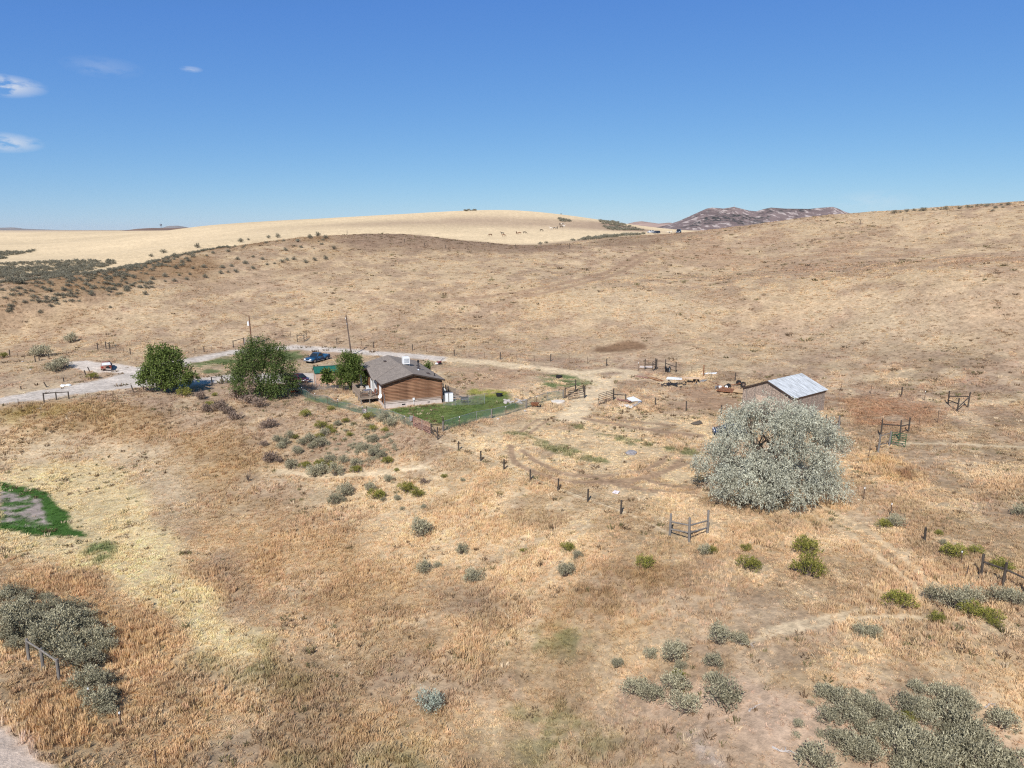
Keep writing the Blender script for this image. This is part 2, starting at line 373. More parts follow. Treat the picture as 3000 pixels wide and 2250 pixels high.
# (photo outline, colour, edge softness m, edge wobble m, strength, breakup scale, grass density, grass height)
REGIONS = [
 ('gap', [(0, 1290), (150, 1282), (330, 1290), (470, 1300), (570, 1340), (600, 1420), (560, 1520), (520, 1600), (470, 1560), (440, 1450), (380, 1385), (260, 1345), (0, 1350)],
  (C_PALE * .9 + C_MAUVE * .1), 3, 2, .8, 0, 1.0, .5),
 ('orange', [(0, 1192), (150, 1180), (400, 1182), (480, 1225), (690, 1265), (760, 1330), (720, 1450), (640, 1560), (560, 1490), (590, 1400), (560, 1335), (450, 1292), (250, 1272), (0, 1286)],
  C_ORANGE * .92, 3, 3, .85, 0, 1.0, .8),
 ('olive', [(0, 1195), (180, 1190), (330, 1215), (330, 1250), (0, 1268)], C_OLIVE * 1.1, 2, 2, .65, 5, 1.2, .9),
 ('bank', [(430, 1165), (640, 1160), (850, 1170), (1020, 1215), (1180, 1245), (1260, 1290), (1200, 1370), (1000, 1420), (820, 1390), (720, 1310), (600, 1260), (480, 1220)],
  C_MAUVE * 1.2, 4, 3, .55, 5, .8, .7),
 ('orange', [(560, 1560), (760, 1470), (960, 1560), (1120, 1690), (1080, 1770), (860, 1760), (680, 1720)], C_ORANGE * 1.08, 5, 4, .72, 7, 1.3, .9),
 ('orange', [(930, 1770), (1150, 1740), (1400, 1800), (1350, 1880), (1100, 1870)], C_ORANGE * 1.1, 4, 4, .6, 5, 1.2, .8),
 ('mauve', [(560, 1570), (700, 1610), (700, 1700), (600, 1690)], C_MAUVE * 1.1, 3, 3, .7, 4, 1, .7),
 ('mauve', [(1290, 1740), (1420, 1735), (1440, 1780), (1330, 1800)], C_MAUVE * .9, 2, 2, .7, 3, 1, .7),
 ('swale', [(0, 1350), (130, 1345), (270, 1345), (380, 1382), (425, 1440), (465, 1500), (480, 1570), (540, 1650), (620, 1740), (700, 1830), (760, 1900), (720, 1935), (620, 1915), (540, 1858),
            (450, 1792), (330, 1722), (230, 1662), (160, 1640), (0, 1628)], C_SWALE * .95, 1.4, 2.0, .92, 0, 1.3, .5),
 ('orange', [(0, 1640), (170, 1650), (330, 1740), (470, 1840), (560, 1960), (430, 2250), (0, 2250)], C_ORANGE * 1.18, 2, 2, .75, 6, 1.3, 1.1),
 ('orange', [(480, 1890), (800, 2020), (1300, 2120), (1300, 2250), (430, 2250)], C_ORANGE * 1.2, 3, 3, .6, 5, 1.2, .9),
 ('greens', [(780, 2180), (1200, 2190), (1250, 2250), (800, 2250)], np.array([.12, .15, .05]), 2, 2, .55, 1.6, 1.3, .9),
 ('greens', [(250, 1600), (330, 1590), (350, 1640), (270, 1655)], C_GREEN * 1.3, .8, 1, .8, 1.5, 1.3, .6),
 ('greens', [(600, 1880), (760, 1910), (860, 2010), (690, 1990)], np.array([.22, .22, .09]), 2, 2, .6, 2, 1.2, .8),
 ('brown', [(1480, 1840), (1620, 1740), (1850, 1650), (2050, 1760), (2010, 1850), (1820, 1910), (1600, 1930)], np.array([.29, .175, .075]), 4, 4, .7, 4, 1.4, .9),
 ('greens', [(1540, 1870), (1640, 1840), (1780, 1870), (1660, 1905)], np.array([.14, .16, .065]), 1.2, 1.5, .6, 1.4, 1.2, .7),
 ('soil', [(1830, 1960), (1990, 1930), (2200, 1960), (2420, 1980), (2620, 2030), (2900, 2060), (3000, 2110), (3000, 2250), (1980, 2250), (1880, 2120), (1810, 2040)],
  C_SOIL * 1.02, 2.5, 2.5, .85, 3.5, .35, .55),
 ('mauve', [(1700, 2060), (1850, 2050), (2000, 2150), (2080, 2250), (1750, 2250)], C_MAUVE * 1.05, 2, 2, .7, 2.5, 1.2, .8),
 ('white', [(2010, 2140), (2070, 2170), (2110, 2240), (2060, 2225), (2010, 2170)], np.array([.55, .47, .43]), .6, .5, .6, 1, .6, .5),
 ('greens', [(1520, 2080), (1740, 2060), (1800, 2200), (1560, 2240)], np.array([.13, .15, .05]), 2, 2, .55, 1.3, 1.2, .8),
 ('orange', [(2430, 1860), (2700, 1820), (3000, 1900), (3000, 2060), (2700, 2000), (2420, 1960)], np.array([.62, .455, .275]), 3, 3, .8, 6, 1.4, .9),
 ('rust', [(2130, 1400), (2480, 1450), (2420, 1530), (2180, 1540)], C_ORANGE * 1.15, 2, 2, .6, 4, 1, .7),
 ('yellow', [(2480, 1350), (2640, 1330), (2680, 1380), (2600, 1440), (2500, 1440)], C_STRAW * np.array([1.05, .95, .75]), 2, 2, .8, 4, 1.3, .9),
 ('rust', [(2625, 1375), (2690, 1368), (2715, 1395), (2660, 1410), (2630, 1398)], C_RUSTW * .85, .8, 1, .85, 1.5, 1, .9),
 ('rust', [(2440, 1165), (2640, 1160), (2760, 1190), (2720, 1240), (2600, 1265), (2480, 1240)], C_RUSTW * 1.15, 2, 2.5, .7, 3, 1.2, .7),
 ('dirt', [(1850, 1132), (2010, 1138), (2190, 1165), (2200, 1200), (2050, 1205), (1900, 1180)], C_BROWN * 1.02, 2, 1.5, .85, 4, .15, .3),
 ('dirt', [(1712, 1029), (1780, 1010), (1850, 994), (1908, 1004), (1890, 1019), (1800, 1034), (1730, 1034)], C_DIRT * .8, .8, 1.2, 1.0, 0, .0, .3),
 ('yard', [(1300, 1080), (1480, 1075), (1560, 1110), (1560, 1150), (1460, 1150), (1340, 1130)], C_BROWN * 1.2, 3, 3, .7, 6, .4, .3),
 ('weeds', [(1570, 1104), (1690, 1088), (1765, 1122), (1720, 1142), (1630, 1142)], C_GREEN * 1.3, 1.2, 2, .85, 2.0, 1, .3),
 ('lawn', [(560, 1066), (690, 1036), (870, 1030), (885, 1050), (840, 1064), (690, 1096), (590, 1098)], C_GREEN * 1.2, 1.2, 1.5, .85, 3, 1, .3),
 ('lawn', [(1140, 1200), (1297, 1181), (1380, 1163), (1470, 1148), (1500, 1160), (1480, 1178), (1530, 1187), (1480, 1206), (1400, 1228), (1320, 1252), (1240, 1238), (1180, 1218)],
  C_GREEN * np.array([1.2, 1.22, 1.05]), .6, .8, .93, 0, 1.0, .35),
 ('lawnworn', [(1150, 1202), (1297, 1184), (1470, 1152), (1500, 1165), (1520, 1187), (1400, 1224), (1320, 1246), (1240, 1232), (1180, 1215)], np.array([.20, .21, .07]), .6, .8, .35, 1.5, .9, .3),
 ('yellowgreen', [(1362, 1140), (1450, 1138), (1490, 1152), (1440, 1165), (1370, 1158)], np.array([.30, .30, .05]), .8, .8, .8, 1.2, 1, .35),
 ('lawn', [(890, 1160), (1010, 1172), (1120, 1192), (1100, 1210), (1010, 1196), (900, 1172)], C_GREEN * 1.3, 1, 1, .7, 2, .8, .3),
 ('field', [(1330, 1290), (1480, 1235), (1700, 1190), (1900, 1200), (2120, 1240), (2130, 1330), (2060, 1450), (1960, 1510), (1750, 1450), (1500, 1360)], C_PALE * np.array([1.16, 1.13, 1.06]), 3, 3, .75, 4, .8, .3),
 ('greens', [(1455, 1252), (1520, 1262), (1600, 1290), (1680, 1312), (1750, 1340), (1800, 1358), (1740, 1356), (1620, 1325), (1530, 1295), (1460, 1264)], np.array([.135, .155, .062]), .5, .7, .75, 1.6, 1.3, .8),
 ('greens', [(1665, 1240), (1705, 1242), (1712, 1258), (1680, 1258)], np.array([.135, .155, .062]), .4, .4, .75, 1, 1.3, .7),
 ('greens', [(1745, 1265), (1830, 1280), (1910, 1300), (1905, 1310), (1830, 1303), (1750, 1275)], np.array([.135, .155, .062]), .4, .6, .75, 1.2, 1.2, .6),
 ('greens', [(1935, 1308), (2030, 1316), (2080, 1340), (2030, 1338), (1950, 1320)], np.array([.135, .155, .062]), .4, .6, .8, 1.2, 1.2, .6),
 ('pondweed', [(0, 1412), (60, 1424), (130, 1440), (190, 1500), (212, 1545), (262, 1567), (255, 1574), (130, 1573), (60, 1560), (0, 1552)], C_GREEN * np.array([.85, 1.1, .8]), .25, .5, 1, 0, 2.0, .4),
 ('mud', [(0, 1441), (60, 1446), (112, 1460), (128, 1490), (132, 1518), (150, 1536), (80, 1544), (0, 1534)], C_MUD, .25, .5, .96, .9, .02, .2),
 ('knoll', [(-400, 905), (0, 850), (400, 768), (700, 718), (860, 694), (1000, 690), (1000, 740), (800, 790), (500, 850), (200, 905), (0, 930), (-400, 980)], C_KNOLL * 1.1, 14, 8, .9, 24, .9, .6),
 ('knoll', [(980, 700), (1200, 688), (1500, 716), (1700, 722), (1680, 735), (1400, 735), (1150, 735), (1010, 725)], np.array([.27, .18, .125]), 8, 6, .85, 0, .6, .5),
 ('knoll', [(1700, 720), (1900, 688), (2050, 684), (2000, 705), (1820, 725)], np.array([.25, .165, .11]), 6, 5, .6, 0, .6, .5),
 ('straw', [(1600, 820), (2300, 900), (2900, 850), (3000, 960), (2600, 1010), (2100, 960), (1700, 900)], C_PALE * .98, 14, 10, .5, 14, 1, .6),
 ('brown', [(1850, 690), (2300, 680), (2900, 720), (3000, 780), (2500, 790), (2000, 770)], C_BROWN * 1.35, 10, 8, .5, 16, .8, .6),
]
ROADS = [   # gravel drive and turning yard (photo outline)
 [(-200, 1200), (0, 1168), (102, 1149), (217, 1130), (322, 1107), (373, 1090), (417, 1076), (470, 1062), (560, 1049), (678, 1027), (780, 1018), (867, 1013), (975, 1019), (1084, 1028), (1192, 1037), (1300, 1047),
  (1300, 1056), (1192, 1048), (1084, 1039), (975, 1030), (867, 1022), (780, 1028), (678, 1037), (560, 1062), (500, 1090), (563, 1110), (678, 1099), (800, 1096), (915, 1094), (935, 1100), (930, 1118), (880, 1125), (678, 1117), (563, 1128), (451, 1131), (390, 1135),
  (271, 1147), (136, 1168), (0, 1184), (-200, 1215)],
 [(-300, 2040), (-60, 2120), (30, 2175), (80, 2215), (140, 2270), (-300, 2400)],
]
PADS = [[(195, 1062), (255, 1058), (300, 1066), (345, 1068), (410, 1078), (400, 1092), (330, 1090), (290, 1090), (230, 1080)]]
PALETRACK = [  # (photo polyline, half width m, colour)
 ([(1300, 1052), (1410, 1060), (1521, 1075), (1620, 1084), (1690, 1094), (1750, 1112), (1770, 1130), (1735, 1155), (1700, 1185), (1680, 1225)], 2.0, C_PALE * 1.06),
 ([(1800, 1110), (1850, 1090), (1780, 1085), (1720, 1090)], 1.5, C_PALE),
 ([(2397, 1480), (2521, 1542), (2646, 1637), (2745, 1716), (2845, 1756)], .30, C_STRAW * 1.1),
 ([(2370, 1505), (2480, 1560), (2600, 1650), (2700, 1735)], .25, C_STRAW * 1.08),
 ([(2191, 1882), (2371, 1836), (2541, 1806), (2710, 1812)], .30, C_PALE * .94),
 ([(2230, 1850), (2400, 1812), (2560, 1785)], .25, C_PALE * .95),
 ([(1280, 1292), (1400, 1330), (1560, 1400), (1720, 1462), (1850, 1510), (1960, 1560)], .16, C_PALE * .97),
 ([(820, 1380), (940, 1395), (1100, 1385), (1250, 1370)], .7, C_PALE * .97),
 ([(2640, 1300), (2800, 1300), (3000, 1310)], .5, C_PALE * .95),
]
z7 = lambda pts: [(1400 + x / 3.16, 1150 + y / 3.16) for x, y in pts]
DARKTRACK = [
 (z7([(300, 500), (330, 620), (430, 700), (640, 780), (900, 830), (1300, 820), (1500, 795), (1700, 740), (1950, 650)]), .22),
 (z7([(410, 540), (560, 650), (780, 745), (980, 772), (1250, 768), (1500, 730), (1650, 670), (1750, 590)]), .22),
 (z7([(1000, 830), (1250, 850), (1600, 910), (2000, 930)]), .18),
 (z7([(1540, 805), (1750, 860), (1960, 878)]), .2),
 (z7([(1780, 700), (1890, 620)]), .18),
 (z7([(1000, 780), (1400, 840), (1480, 800)]), .15),
 (z7([(1000, 240), (1300, 300), (1700, 360), (2050, 400)]), .35),
 (z7([(1050, 210), (1400, 270), (1800, 300)]), .25),
 (z7([(400, 370), (480, 300), (560, 250)]), .15), (z7([(480, 385), (570, 310), (640, 265)]), .15),
 ([(1520, 858), (1655, 829), (1768, 801), (1845, 761), (1895, 738)], .7),
 ([(1545, 868), (1680, 838), (1790, 808), (1870, 766), (1925, 740)], .6),
 ([(960, 985), (1040, 962), (1110, 945)], .4),
 ([(1750, 1045), (1850, 1030), (1960, 1010), (2060, 990)], .3),
 ([(1300, 880), (1500, 858)], .6),
]


def ground_cover(x, y):
    """natural colour, grass density and grass height at ground points"""
    n = x.size
    r = np.hypot(x, y)
    wob = lambda s, sd: (fbm(x, y, s, sd, 3) - .5) * 2
    n1 = fbm(x, y, 22, 101, 4); n2 = fbm(x, y, 6, 102, 4); n3 = fbm(x, y, 2.0, 103, 3); n4 = fbm(x, y, 55, 104, 3)
    nf = fbm(x * .55, y, 45, 105, 4)
    a = sstep(.36, .66, .45 * n1 + .4 * n2 + .15 * n3)
    c = C_MAUVE * 1.12 + (C_STRAW - C_MAUVE * 1.12) * a[:, None]
    b = sstep(.54, .72, .5 * n4 + .5 * n2)
    c = c + (C_PALE - c) * (b * .55)[:, None]
    b2 = sstep(.55, .7, .5 * nf + .5 * fbm(x, y, 4, 109, 3))
    c = c + (C_BROWN * 1.1 - c) * (b2 * .5)[:, None]
    dens = .75 + .5 * (a - .5)
    hgt = np.full(n, .55)
    # foreground grass is ranker and more golden than the grazed slope
    near = 1 - sstep(85, 120, r)
    gold = C_STRAW * np.array([1.0, .95, .86]) * (.86 + .3 * n2)[:, None]
    c = c + (gold - c) * (near * .42)[:, None]
    dens = dens + .25 * near
    # uneven sward: thin mauve litter, trampled pale mats, rank brown weeds
    q1 = sstep(.40, .60, .6 * fbm(x, y, 4.2, 161, 4) + .4 * fbm(x, y, 13, 162, 3))
    q2 = sstep(.52, .66, fbm(x, y, 3.0, 163, 4)); q3 = sstep(.54, .68, fbm(x, y, 6.5, 164, 4))
    nn = 1 - sstep(120, 160, r)
    c = c * (1 + nn * (.30 * q1 - .16))[:, None]
    c = c + (C_PALE * 1.08 - c) * (nn * q2 * .5)[:, None]
    c = c + (C_MAUVE * 1.05 - c) * (nn * q3 * .5)[:, None]
    dens = dens * (1 - .55 * nn * q3); hgt = hgt * (1 + nn * (.5 * q1 - .3 * q2))
    # grazed hill behind: patchy, with mauve soil showing and darker streaks
    hill = sstep(135, 170, r) * (1 - sstep(330, 360, r))
    pt = sstep(.42, .58, .66 * fbm(x, y * .8, 4.5, 120, 5, .6) + .34 * fbm(x, y, 34, 121, 3))
    hc = (C_MAUVE * np.array([1.27, 1.26, 1.2])) + (C_STRAW * 1.13 - C_MAUVE * np.array([1.27, 1.26, 1.2])) * pt[:, None]
    c = c + (hc - c) * (hill * .78)[:, None]
    # far pale stubble hill and plain
    far = sstep(352, 372, r + 26 * wob(60, 140))
    fc = C_HILL * (.74 + .30 * fbm(x * .6, y, 120, 141, 4) + .26 * fbm(x * .25 + y * .1, y, 14, 144, 4))[:, None]
    c = c + (fc - c) * far[:, None]
    gp = np.exp(-(((x - 5) / 130) ** 2 + ((y - 560) / 55) ** 2)) + np.exp(-(((x - 115) / 60) ** 2 + ((y - 560) / 50) ** 2))
    c = c + (C_MAUVE * 1.12 - c) * (far * np.clip(gp, 0, 1) * .95 * (.5 + fbm(x, y, 50, 142, 3)))[:, None]
    plain = sstep(1500, 2600, r)
    pc = np.array([.40, .30, .22]) + (np.array([.60, .46, .31]) - np.array([.40, .30, .22])) * sstep(.42, .58, fbm(x * .3, y, 900, 150, 4))[:, None]
    c = c + (pc - c) * plain[:, None]
    dens = dens * (1 - far)
    for (nm, pts, colr, soft, wobm, stg, brk, gd, gh) in REGIONS:
        P = gpoly(pts)
        xs = [p[0] for p in P]; ys = [p[1] for p in P]
        m = soft + wobm + 1
        s = (x > min(xs) - m) & (x < max(xs) + m) & (y > min(ys) - m) & (y < max(ys) + m)
        if not s.any():
            continue
        xx, yy = x[s], y[s]
        sd = poly_sd(xx, yy, P) + wobm * (fbm(xx, yy, max(wobm * 2, 1.0), 200 + len(pts), 3) - .5) * 2
        w = sstep(-soft, soft, sd)
        if brk:
            w = w * sstep(.30, .58, fbm(xx, yy, brk, 210 + int(pts[0][0]) % 50, 3))
        wc = (w * stg)[:, None]
        shade = (.86 + .28 * fbm(xx, yy, 3.0, 230, 3))[:, None]
        c[s] = c[s] + (np.asarray(colr) * shade - c[s]) * wc
        dens[s] = dens[s] + (gd - dens[s]) * w
        hgt[s] = hgt[s] + (gh - hgt[s]) * w
    for (pts, hw, colr) in PALETRACK:
        L = smooth_line(gpoly(pts))
        d = line_d(x, y, L) + (n3 - .5) * hw
        w = 1 - sstep(hw * .5, hw * 1.5, d)
        c = c + (colr - c) * (w * .85)[:, None]
        dens = dens * (1 - .8 * w); hgt = hgt * (1 - .5 * w)
    for (pts, hw) in DARKTRACK:
        L = smooth_line(gpoly(pts))
        hw = hw * 1.8
        d = line_d(x, y, L) + (n3 - .5) * hw * .6
        w = 1 - sstep(hw * .6, hw * 1.6, d)
        c = c + (C_BROWN * .92 - c) * (w * .85)[:, None]
        dens = dens * (1 - w)
    for i, pts in enumerate(ROADS + PADS):
        P = gpoly(pts)
        sd = poly_sd(x, y, P) + .9 * (n3 - .5) + .8 * (n2 - .5) + .45
        w = sstep(-.5, .5, sd)
        cc = C_GRAVEL * (.9 + .2 * n3)[:, None] if i < 2 else np.array([.62, .54, .48]) * (.8 + .4 * n2)[:, None]
        if i == 1: cc = cc * np.array([1.05, .96, .9])
        c = c + (cc - c) * (w * .95)[:, None]
        dens = dens * (1 - w)
    c = c * (.93 + .14 * fbm(x, y, .9, 300, 2))[:, None]
    c = c * np.array([1.0, .995, .955])
    return np.clip(c, .01, .85), np.clip(dens, 0, 2), hgt


# ------------------------------------------------------------------ material helpers
MATS = {}


def nodes_of(m):
    m.use_nodes = True
    nt = m.node_tree
    for n in list(nt.nodes):
        nt.nodes.remove(n)
    o = nt.nodes.new('ShaderNodeOutputMaterial')
    b = nt.nodes.new('ShaderNodeBsdfPrincipled')
    nt.links.new(b.outputs[0], o.inputs[0])
    return nt, b, o


def mat(name, col, rough=.7, metal=0.0, var=.25, scale=3.0, spec=.3, bump=0.0, stretch=(1, 1, 1), col2=None, detail=4, coat=0.0, split=None):
    """procedural material: two tones mixed by noise in object space, optional fine relief"""
    if name in MATS:
        return MATS[name]
    m = bpy.data.materials.new(name); MATS[name] = m
    nt, b, o = nodes_of(m)
    N, L = nt.nodes, nt.links
    tc = N.new('ShaderNodeTexCoord'); mp = N.new('ShaderNodeMapping'); mp.inputs['Scale'].default_value = stretch
    L.new(tc.outputs['Object'], mp.inputs['Vector'])
    nz = N.new('ShaderNodeTexNoise'); nz.inputs['Scale'].default_value = scale; nz.inputs['Detail'].default_value = detail
    nz.inputs['Roughness'].default_value = .6
    L.new(mp.outputs[0], nz.inputs['Vector'])
    rp = N.new('ShaderNodeValToRGB')
    a = [max(0, c * (1 - var)) for c in col]
    bb = list(col2) if col2 is not None else [min(1, c * (1 + var)) for c in col]
    lo, hi = split or (.32, .68)
    rp.color_ramp.elements[0].position = lo; rp.color_ramp.elements[0].color = (*a, 1)
    rp.color_ramp.elements[1].position = hi; rp.color_ramp.elements[1].color = (*bb, 1)
    L.new(nz.outputs['Fac'], rp.inputs['Fac'])
    L.new(rp.outputs['Color'], b.inputs['Base Color'])
    b.inputs['Roughness'].default_value = rough; b.inputs['Metallic'].default_value = metal
    b.inputs['Specular IOR Level'].default_value = spec
    if coat: b.inputs['Coat Weight'].default_value = coat; b.inputs['Coat Roughness'].default_value = .08
    if bump:
        bp = N.new('ShaderNodeBump'); bp.inputs['Strength'].default_value = bump; bp.inputs['Distance'].default_value = .05
        L.new(nz.outputs['Fac'], bp.inputs['Height']); L.new(bp.outputs[0], b.inputs['Normal'])
    return m


def mesh_obj(name, verts, faces, material=None, parent=None, smooth=False):
    me = bpy.data.meshes.new(name)
    me.from_pydata([tuple(v) for v in verts], [], faces)
    me.update()
    if smooth:
        me.polygons.foreach_set('use_smooth', [True] * len(me.polygons))
    if material: me.materials.append(material)
    o = bpy.data.objects.new(name, me)
    COL.objects.link(o)
    if parent: o.parent = parent
    return o


# ------------------------------------------------------------------ the ground sheet
verts = np.empty((NR * NA + 1, 3))
verts[:-1, 0] = GX.ravel(); verts[:-1, 1] = GY.ravel(); verts[:-1, 2] = GZ.ravel()
verts[-1] = (0, 0, GZ[0].mean())
ii, jj = np.meshgrid(np.arange(NR - 1), np.arange(NA), indexing='ij')
j2 = (jj + 1) % NA
quads = np.stack([ii * NA + jj, ii * NA + j2, (ii + 1) * NA + j2, (ii + 1) * NA + jj], -1).reshape(-1, 4)[:, ::-1]
ja = np.arange(NA)
cap = np.stack([ja, (ja + 1) % NA, np.full(NA, NR * NA)], -1)
me = bpy.data.meshes.new('ground')
me.vertices.add(len(verts)); me.vertices.foreach_set('co', verts.ravel())
nl = quads.size + cap.size
me.loops.add(nl)
me.loops.foreach_set('vertex_index', np.concatenate([quads.ravel(), cap.ravel()]).astype(np.int32))
me.polygons.add(len(quads) + len(cap))
me.polygons.foreach_set('loop_start', np.concatenate([np.arange(len(quads)) * 4, quads.size + np.arange(len(cap)) * 3]).astype(np.int32))
me.update(calc_edges=True); me.validate()
me.polygons.foreach_set('use_smooth', [True] * len(me.polygons))
gcol, gden, _ = ground_cover(np.append(GX.ravel(), 0.0), np.append(GY.ravel(), 0.0))
gcol = gcol * (1 - .16 * sstep(.3, .8, gden))[:, None]      # litter and bare soil between the tufts
at = me.color_attributes.new('cover', 'FLOAT_COLOR', 'POINT')
buf = np.ones((len(verts), 4), np.float32); buf[:, :3] = gcol
at.data.foreach_set('color', buf.ravel())
ground = bpy.data.objects.new('ground', me); COL.objects.link(ground)
ground['kind'] = 'structure'
gm = bpy.data.materials.new('dry_rangeland'); me.materials.append(gm)
nt, bs, out = nodes_of(gm)
N, L = nt.nodes, nt.links
av = N.new('ShaderNodeAttribute'); av.attribute_name = 'cover'
tc = N.new('ShaderNodeTexCoord')
nA = N.new('ShaderNodeTexNoise'); nA.inputs['Scale'].default_value = 1.7; nA.inputs['Detail'].default_value = 6; nA.inputs['Roughness'].default_value = .72
nB = N.new('ShaderNodeTexNoise'); nB.inputs['Scale'].default_value = .33; nB.inputs['Detail'].default_value = 6; nB.inputs['Roughness'].default_value = .7
vC = N.new('ShaderNodeTexVoronoi'); vC.inputs['Scale'].default_value = 1.1; vC.inputs['Randomness'].default_value = 1
for q in (nA, nB, vC): L.new(tc.outputs['Object'], q.inputs['Vector'])
mA = N.new('ShaderNodeMapRange'); mA.inputs['From Min'].default_value = .3; mA.inputs['From Max'].default_value = .7; mA.inputs['To Min'].default_value = .62; mA.inputs['To Max'].default_value = 1.3
L.new(nA.outputs['Fac'], mA.inputs['Value'])
mB = N.new('ShaderNodeMapRange'); mB.inputs['From Min'].default_value = .32; mB.inputs['From Max'].default_value = .68; mB.inputs['To Min'].default_value = .8; mB.inputs['To Max'].default_value = 1.18
L.new(nB.outputs['Fac'], mB.inputs['Value'])
mm = N.new('ShaderNodeMath'); mm.operation = 'MULTIPLY'; L.new(mA.outputs[0], mm.inputs[0]); L.new(mB.outputs[0], mm.inputs[1])
vm = N.new('ShaderNodeVectorMath'); vm.operation = 'SCALE'; L.new(av.outputs['Color'], vm.inputs[0]); L.new(mm.outputs[0], vm.inputs['Scale'])
L.new(vm.outputs[0], bs.inputs['Base Color'])
bs.inputs['Roughness'].default_value = .95; bs.inputs['Specular IOR Level'].default_value = .08
bp = N.new('ShaderNodeBump'); bp.inputs['Strength'].default_value = .9; bp.inputs['Distance'].default_value = .16
L.new(nA.outputs['Fac'], bp.inputs['Height']); L.new(bp.outputs[0], bs.inputs['Normal'])
# ------------------------------------------------------------------ naming helpers
def tag(o, label=None, cat=None, group=None, kind=None):
    if label: o['label'] = label
    if cat: o['category'] = cat
    if group: o['group'] = group
    if kind: o['kind'] = kind
    return o


def empty(name, loc=(0, 0, 0), rz=0.0, label=None, cat=None, group=None):
    o = bpy.data.objects.new(name, None)
    o.empty_display_size = .3
    COL.objects.link(o)
    o.location = loc; o.rotation_euler = (0, 0, rz)
    return tag(o, label, cat, group)


class MB:
    """collects boxes, bars and tubes into one mesh"""
    def __init__(s): s.v = []; s.f = []; s.mi = []; s.cur = 0

    def add(s, vs, fs):
        n = len(s.v); s.v += [tuple(v) for v in vs]; s.f += [tuple(i + n for i in f) for f in fs]; s.mi += [s.cur] * len(fs)
        return s

    def box(s, x0, x1, y0, y1, z0, z1):
        return s.add([(x0, y0, z0), (x1, y0, z0), (x1, y1, z0), (x0, y1, z0), (x0, y0, z1), (x1, y0, z1), (x1, y1, z1), (x0, y1, z1)],
                     [(0, 3, 2, 1), (4, 5, 6, 7), (0, 1, 5, 4), (1, 2, 6, 5), (2, 3, 7, 6), (3, 0, 4, 7)])

    def bar(s, a, b, w, h, up=(0, 0, 1)):
        a = Vector(a); b = Vector(b); d = (b - a).normalized()
        u = Vector(up)
        if abs(d.dot(u)) > .98: u = Vector((0, 1, 0))
        x = d.cross(u).normalized() * (w / 2); y = x.cross(d).normalized() * (h / 2)
        vs = [a - x - y, a + x - y, a + x + y, a - x + y, b - x - y, b + x - y, b + x + y, b - x + y]
        return s.add(vs, [(0, 3, 2, 1), (4, 5, 6, 7), (0, 1, 5, 4), (1, 2, 6, 5), (2, 3, 7, 6), (3, 0, 4, 7)])

    def tube(s, pts, rad, n=6, cap=True):
        pts = [Vector(p) for p in pts]
        if not hasattr(rad, '__len__'): rad = [rad] * len(pts)
        base = len(s.v); prevx = None
        for i, p in enumerate(pts):
            d = (pts[min(i + 1, len(pts) - 1)] - pts[max(i - 1, 0)])
            d = d.normalized() if d.length > 1e-9 else Vector((0, 0, 1))
            u = prevx if prevx is not None else (Vector((1, 0, 0)) if abs(d.x) < .9 else Vector((0, 1, 0)))
            y = d.cross(u).normalized(); x = y.cross(d).normalized(); prevx = x
            for k in range(n):
                a = 2 * math.pi * k / n
                s.v.append(tuple(p + (x * math.cos(a) + y * math.sin(a)) * rad[i]))
        for i in range(len(pts) - 1):
            for k in range(n):
                a = base + i * n + k; b = base + i * n + (k + 1) % n
                s.f.append((a, b, b + n, a + n)); s.mi.append(s.cur)
        if cap:
            s.f.append(tuple(base + k for k in range(n))[::-1]); s.mi.append(s.cur)
            s.f.append(tuple(base + (len(pts) - 1) * n + k for k in range(n))); s.mi.append(s.cur)
        return s

    def prism(s, prof, y0, y1):
        """profile in x,z extruded along y"""
        n = len(prof)
        vs = [(x, y0, z) for x, z in prof] + [(x, y1, z) for x, z in prof]
        fs = [tuple(range(n)), tuple(range(2 * n - 1, n - 1, -1))] + [((i + 1) % n, i, n + i, n + (i + 1) % n) for i in range(n)]
        return s.add(vs, fs)

    def disc(s, c, axis, r, th, n=14):
        c = Vector(c); d = Vector(axis).normalized() * th / 2
        return s.tube([c - d, c + d], r, n)

    def build(s, name, material=None, parent=None, smooth=False, loc=None):
        me = bpy.data.meshes.new(name)
        me.from_pydata(s.v, [], s.f); me.update()
        ms = material if isinstance(material, (list, tuple)) else [material]
        for m in ms:
            if m: me.materials.append(m)
        if len(ms) > 1: me.polygons.foreach_set('material_index', s.mi)
        if smooth: me.polygons.foreach_set('use_smooth', [True] * len(me.polygons))
        bm = bmesh.new(); bm.from_mesh(me); bmesh.ops.recalc_face_normals(bm, faces=bm.faces); bm.to_mesh(me); bm.free()
        o = bpy.data.objects.new(name, me); COL.objects.link(o)
        if parent: o.parent = parent
        if loc: o.location = loc
        return o


def copy_thing(src, loc, rz=0.0, scale=1.0, label=None, group=None):
    c = src.copy(); COL.objects.link(c)
    c.location = loc; c.rotation_euler = (0, 0, rz)
    c.scale = (scale,) * 3 if not hasattr(scale, '__len__') else scale
    if label: c['label'] = label
    if group: c['group'] = group
    for ch in src.children:
        d = ch.copy(); COL.objects.link(d); d.parent = c
        for g in ch.children:
            e = g.copy(); COL.objects.link(e); e.parent = d
    return c


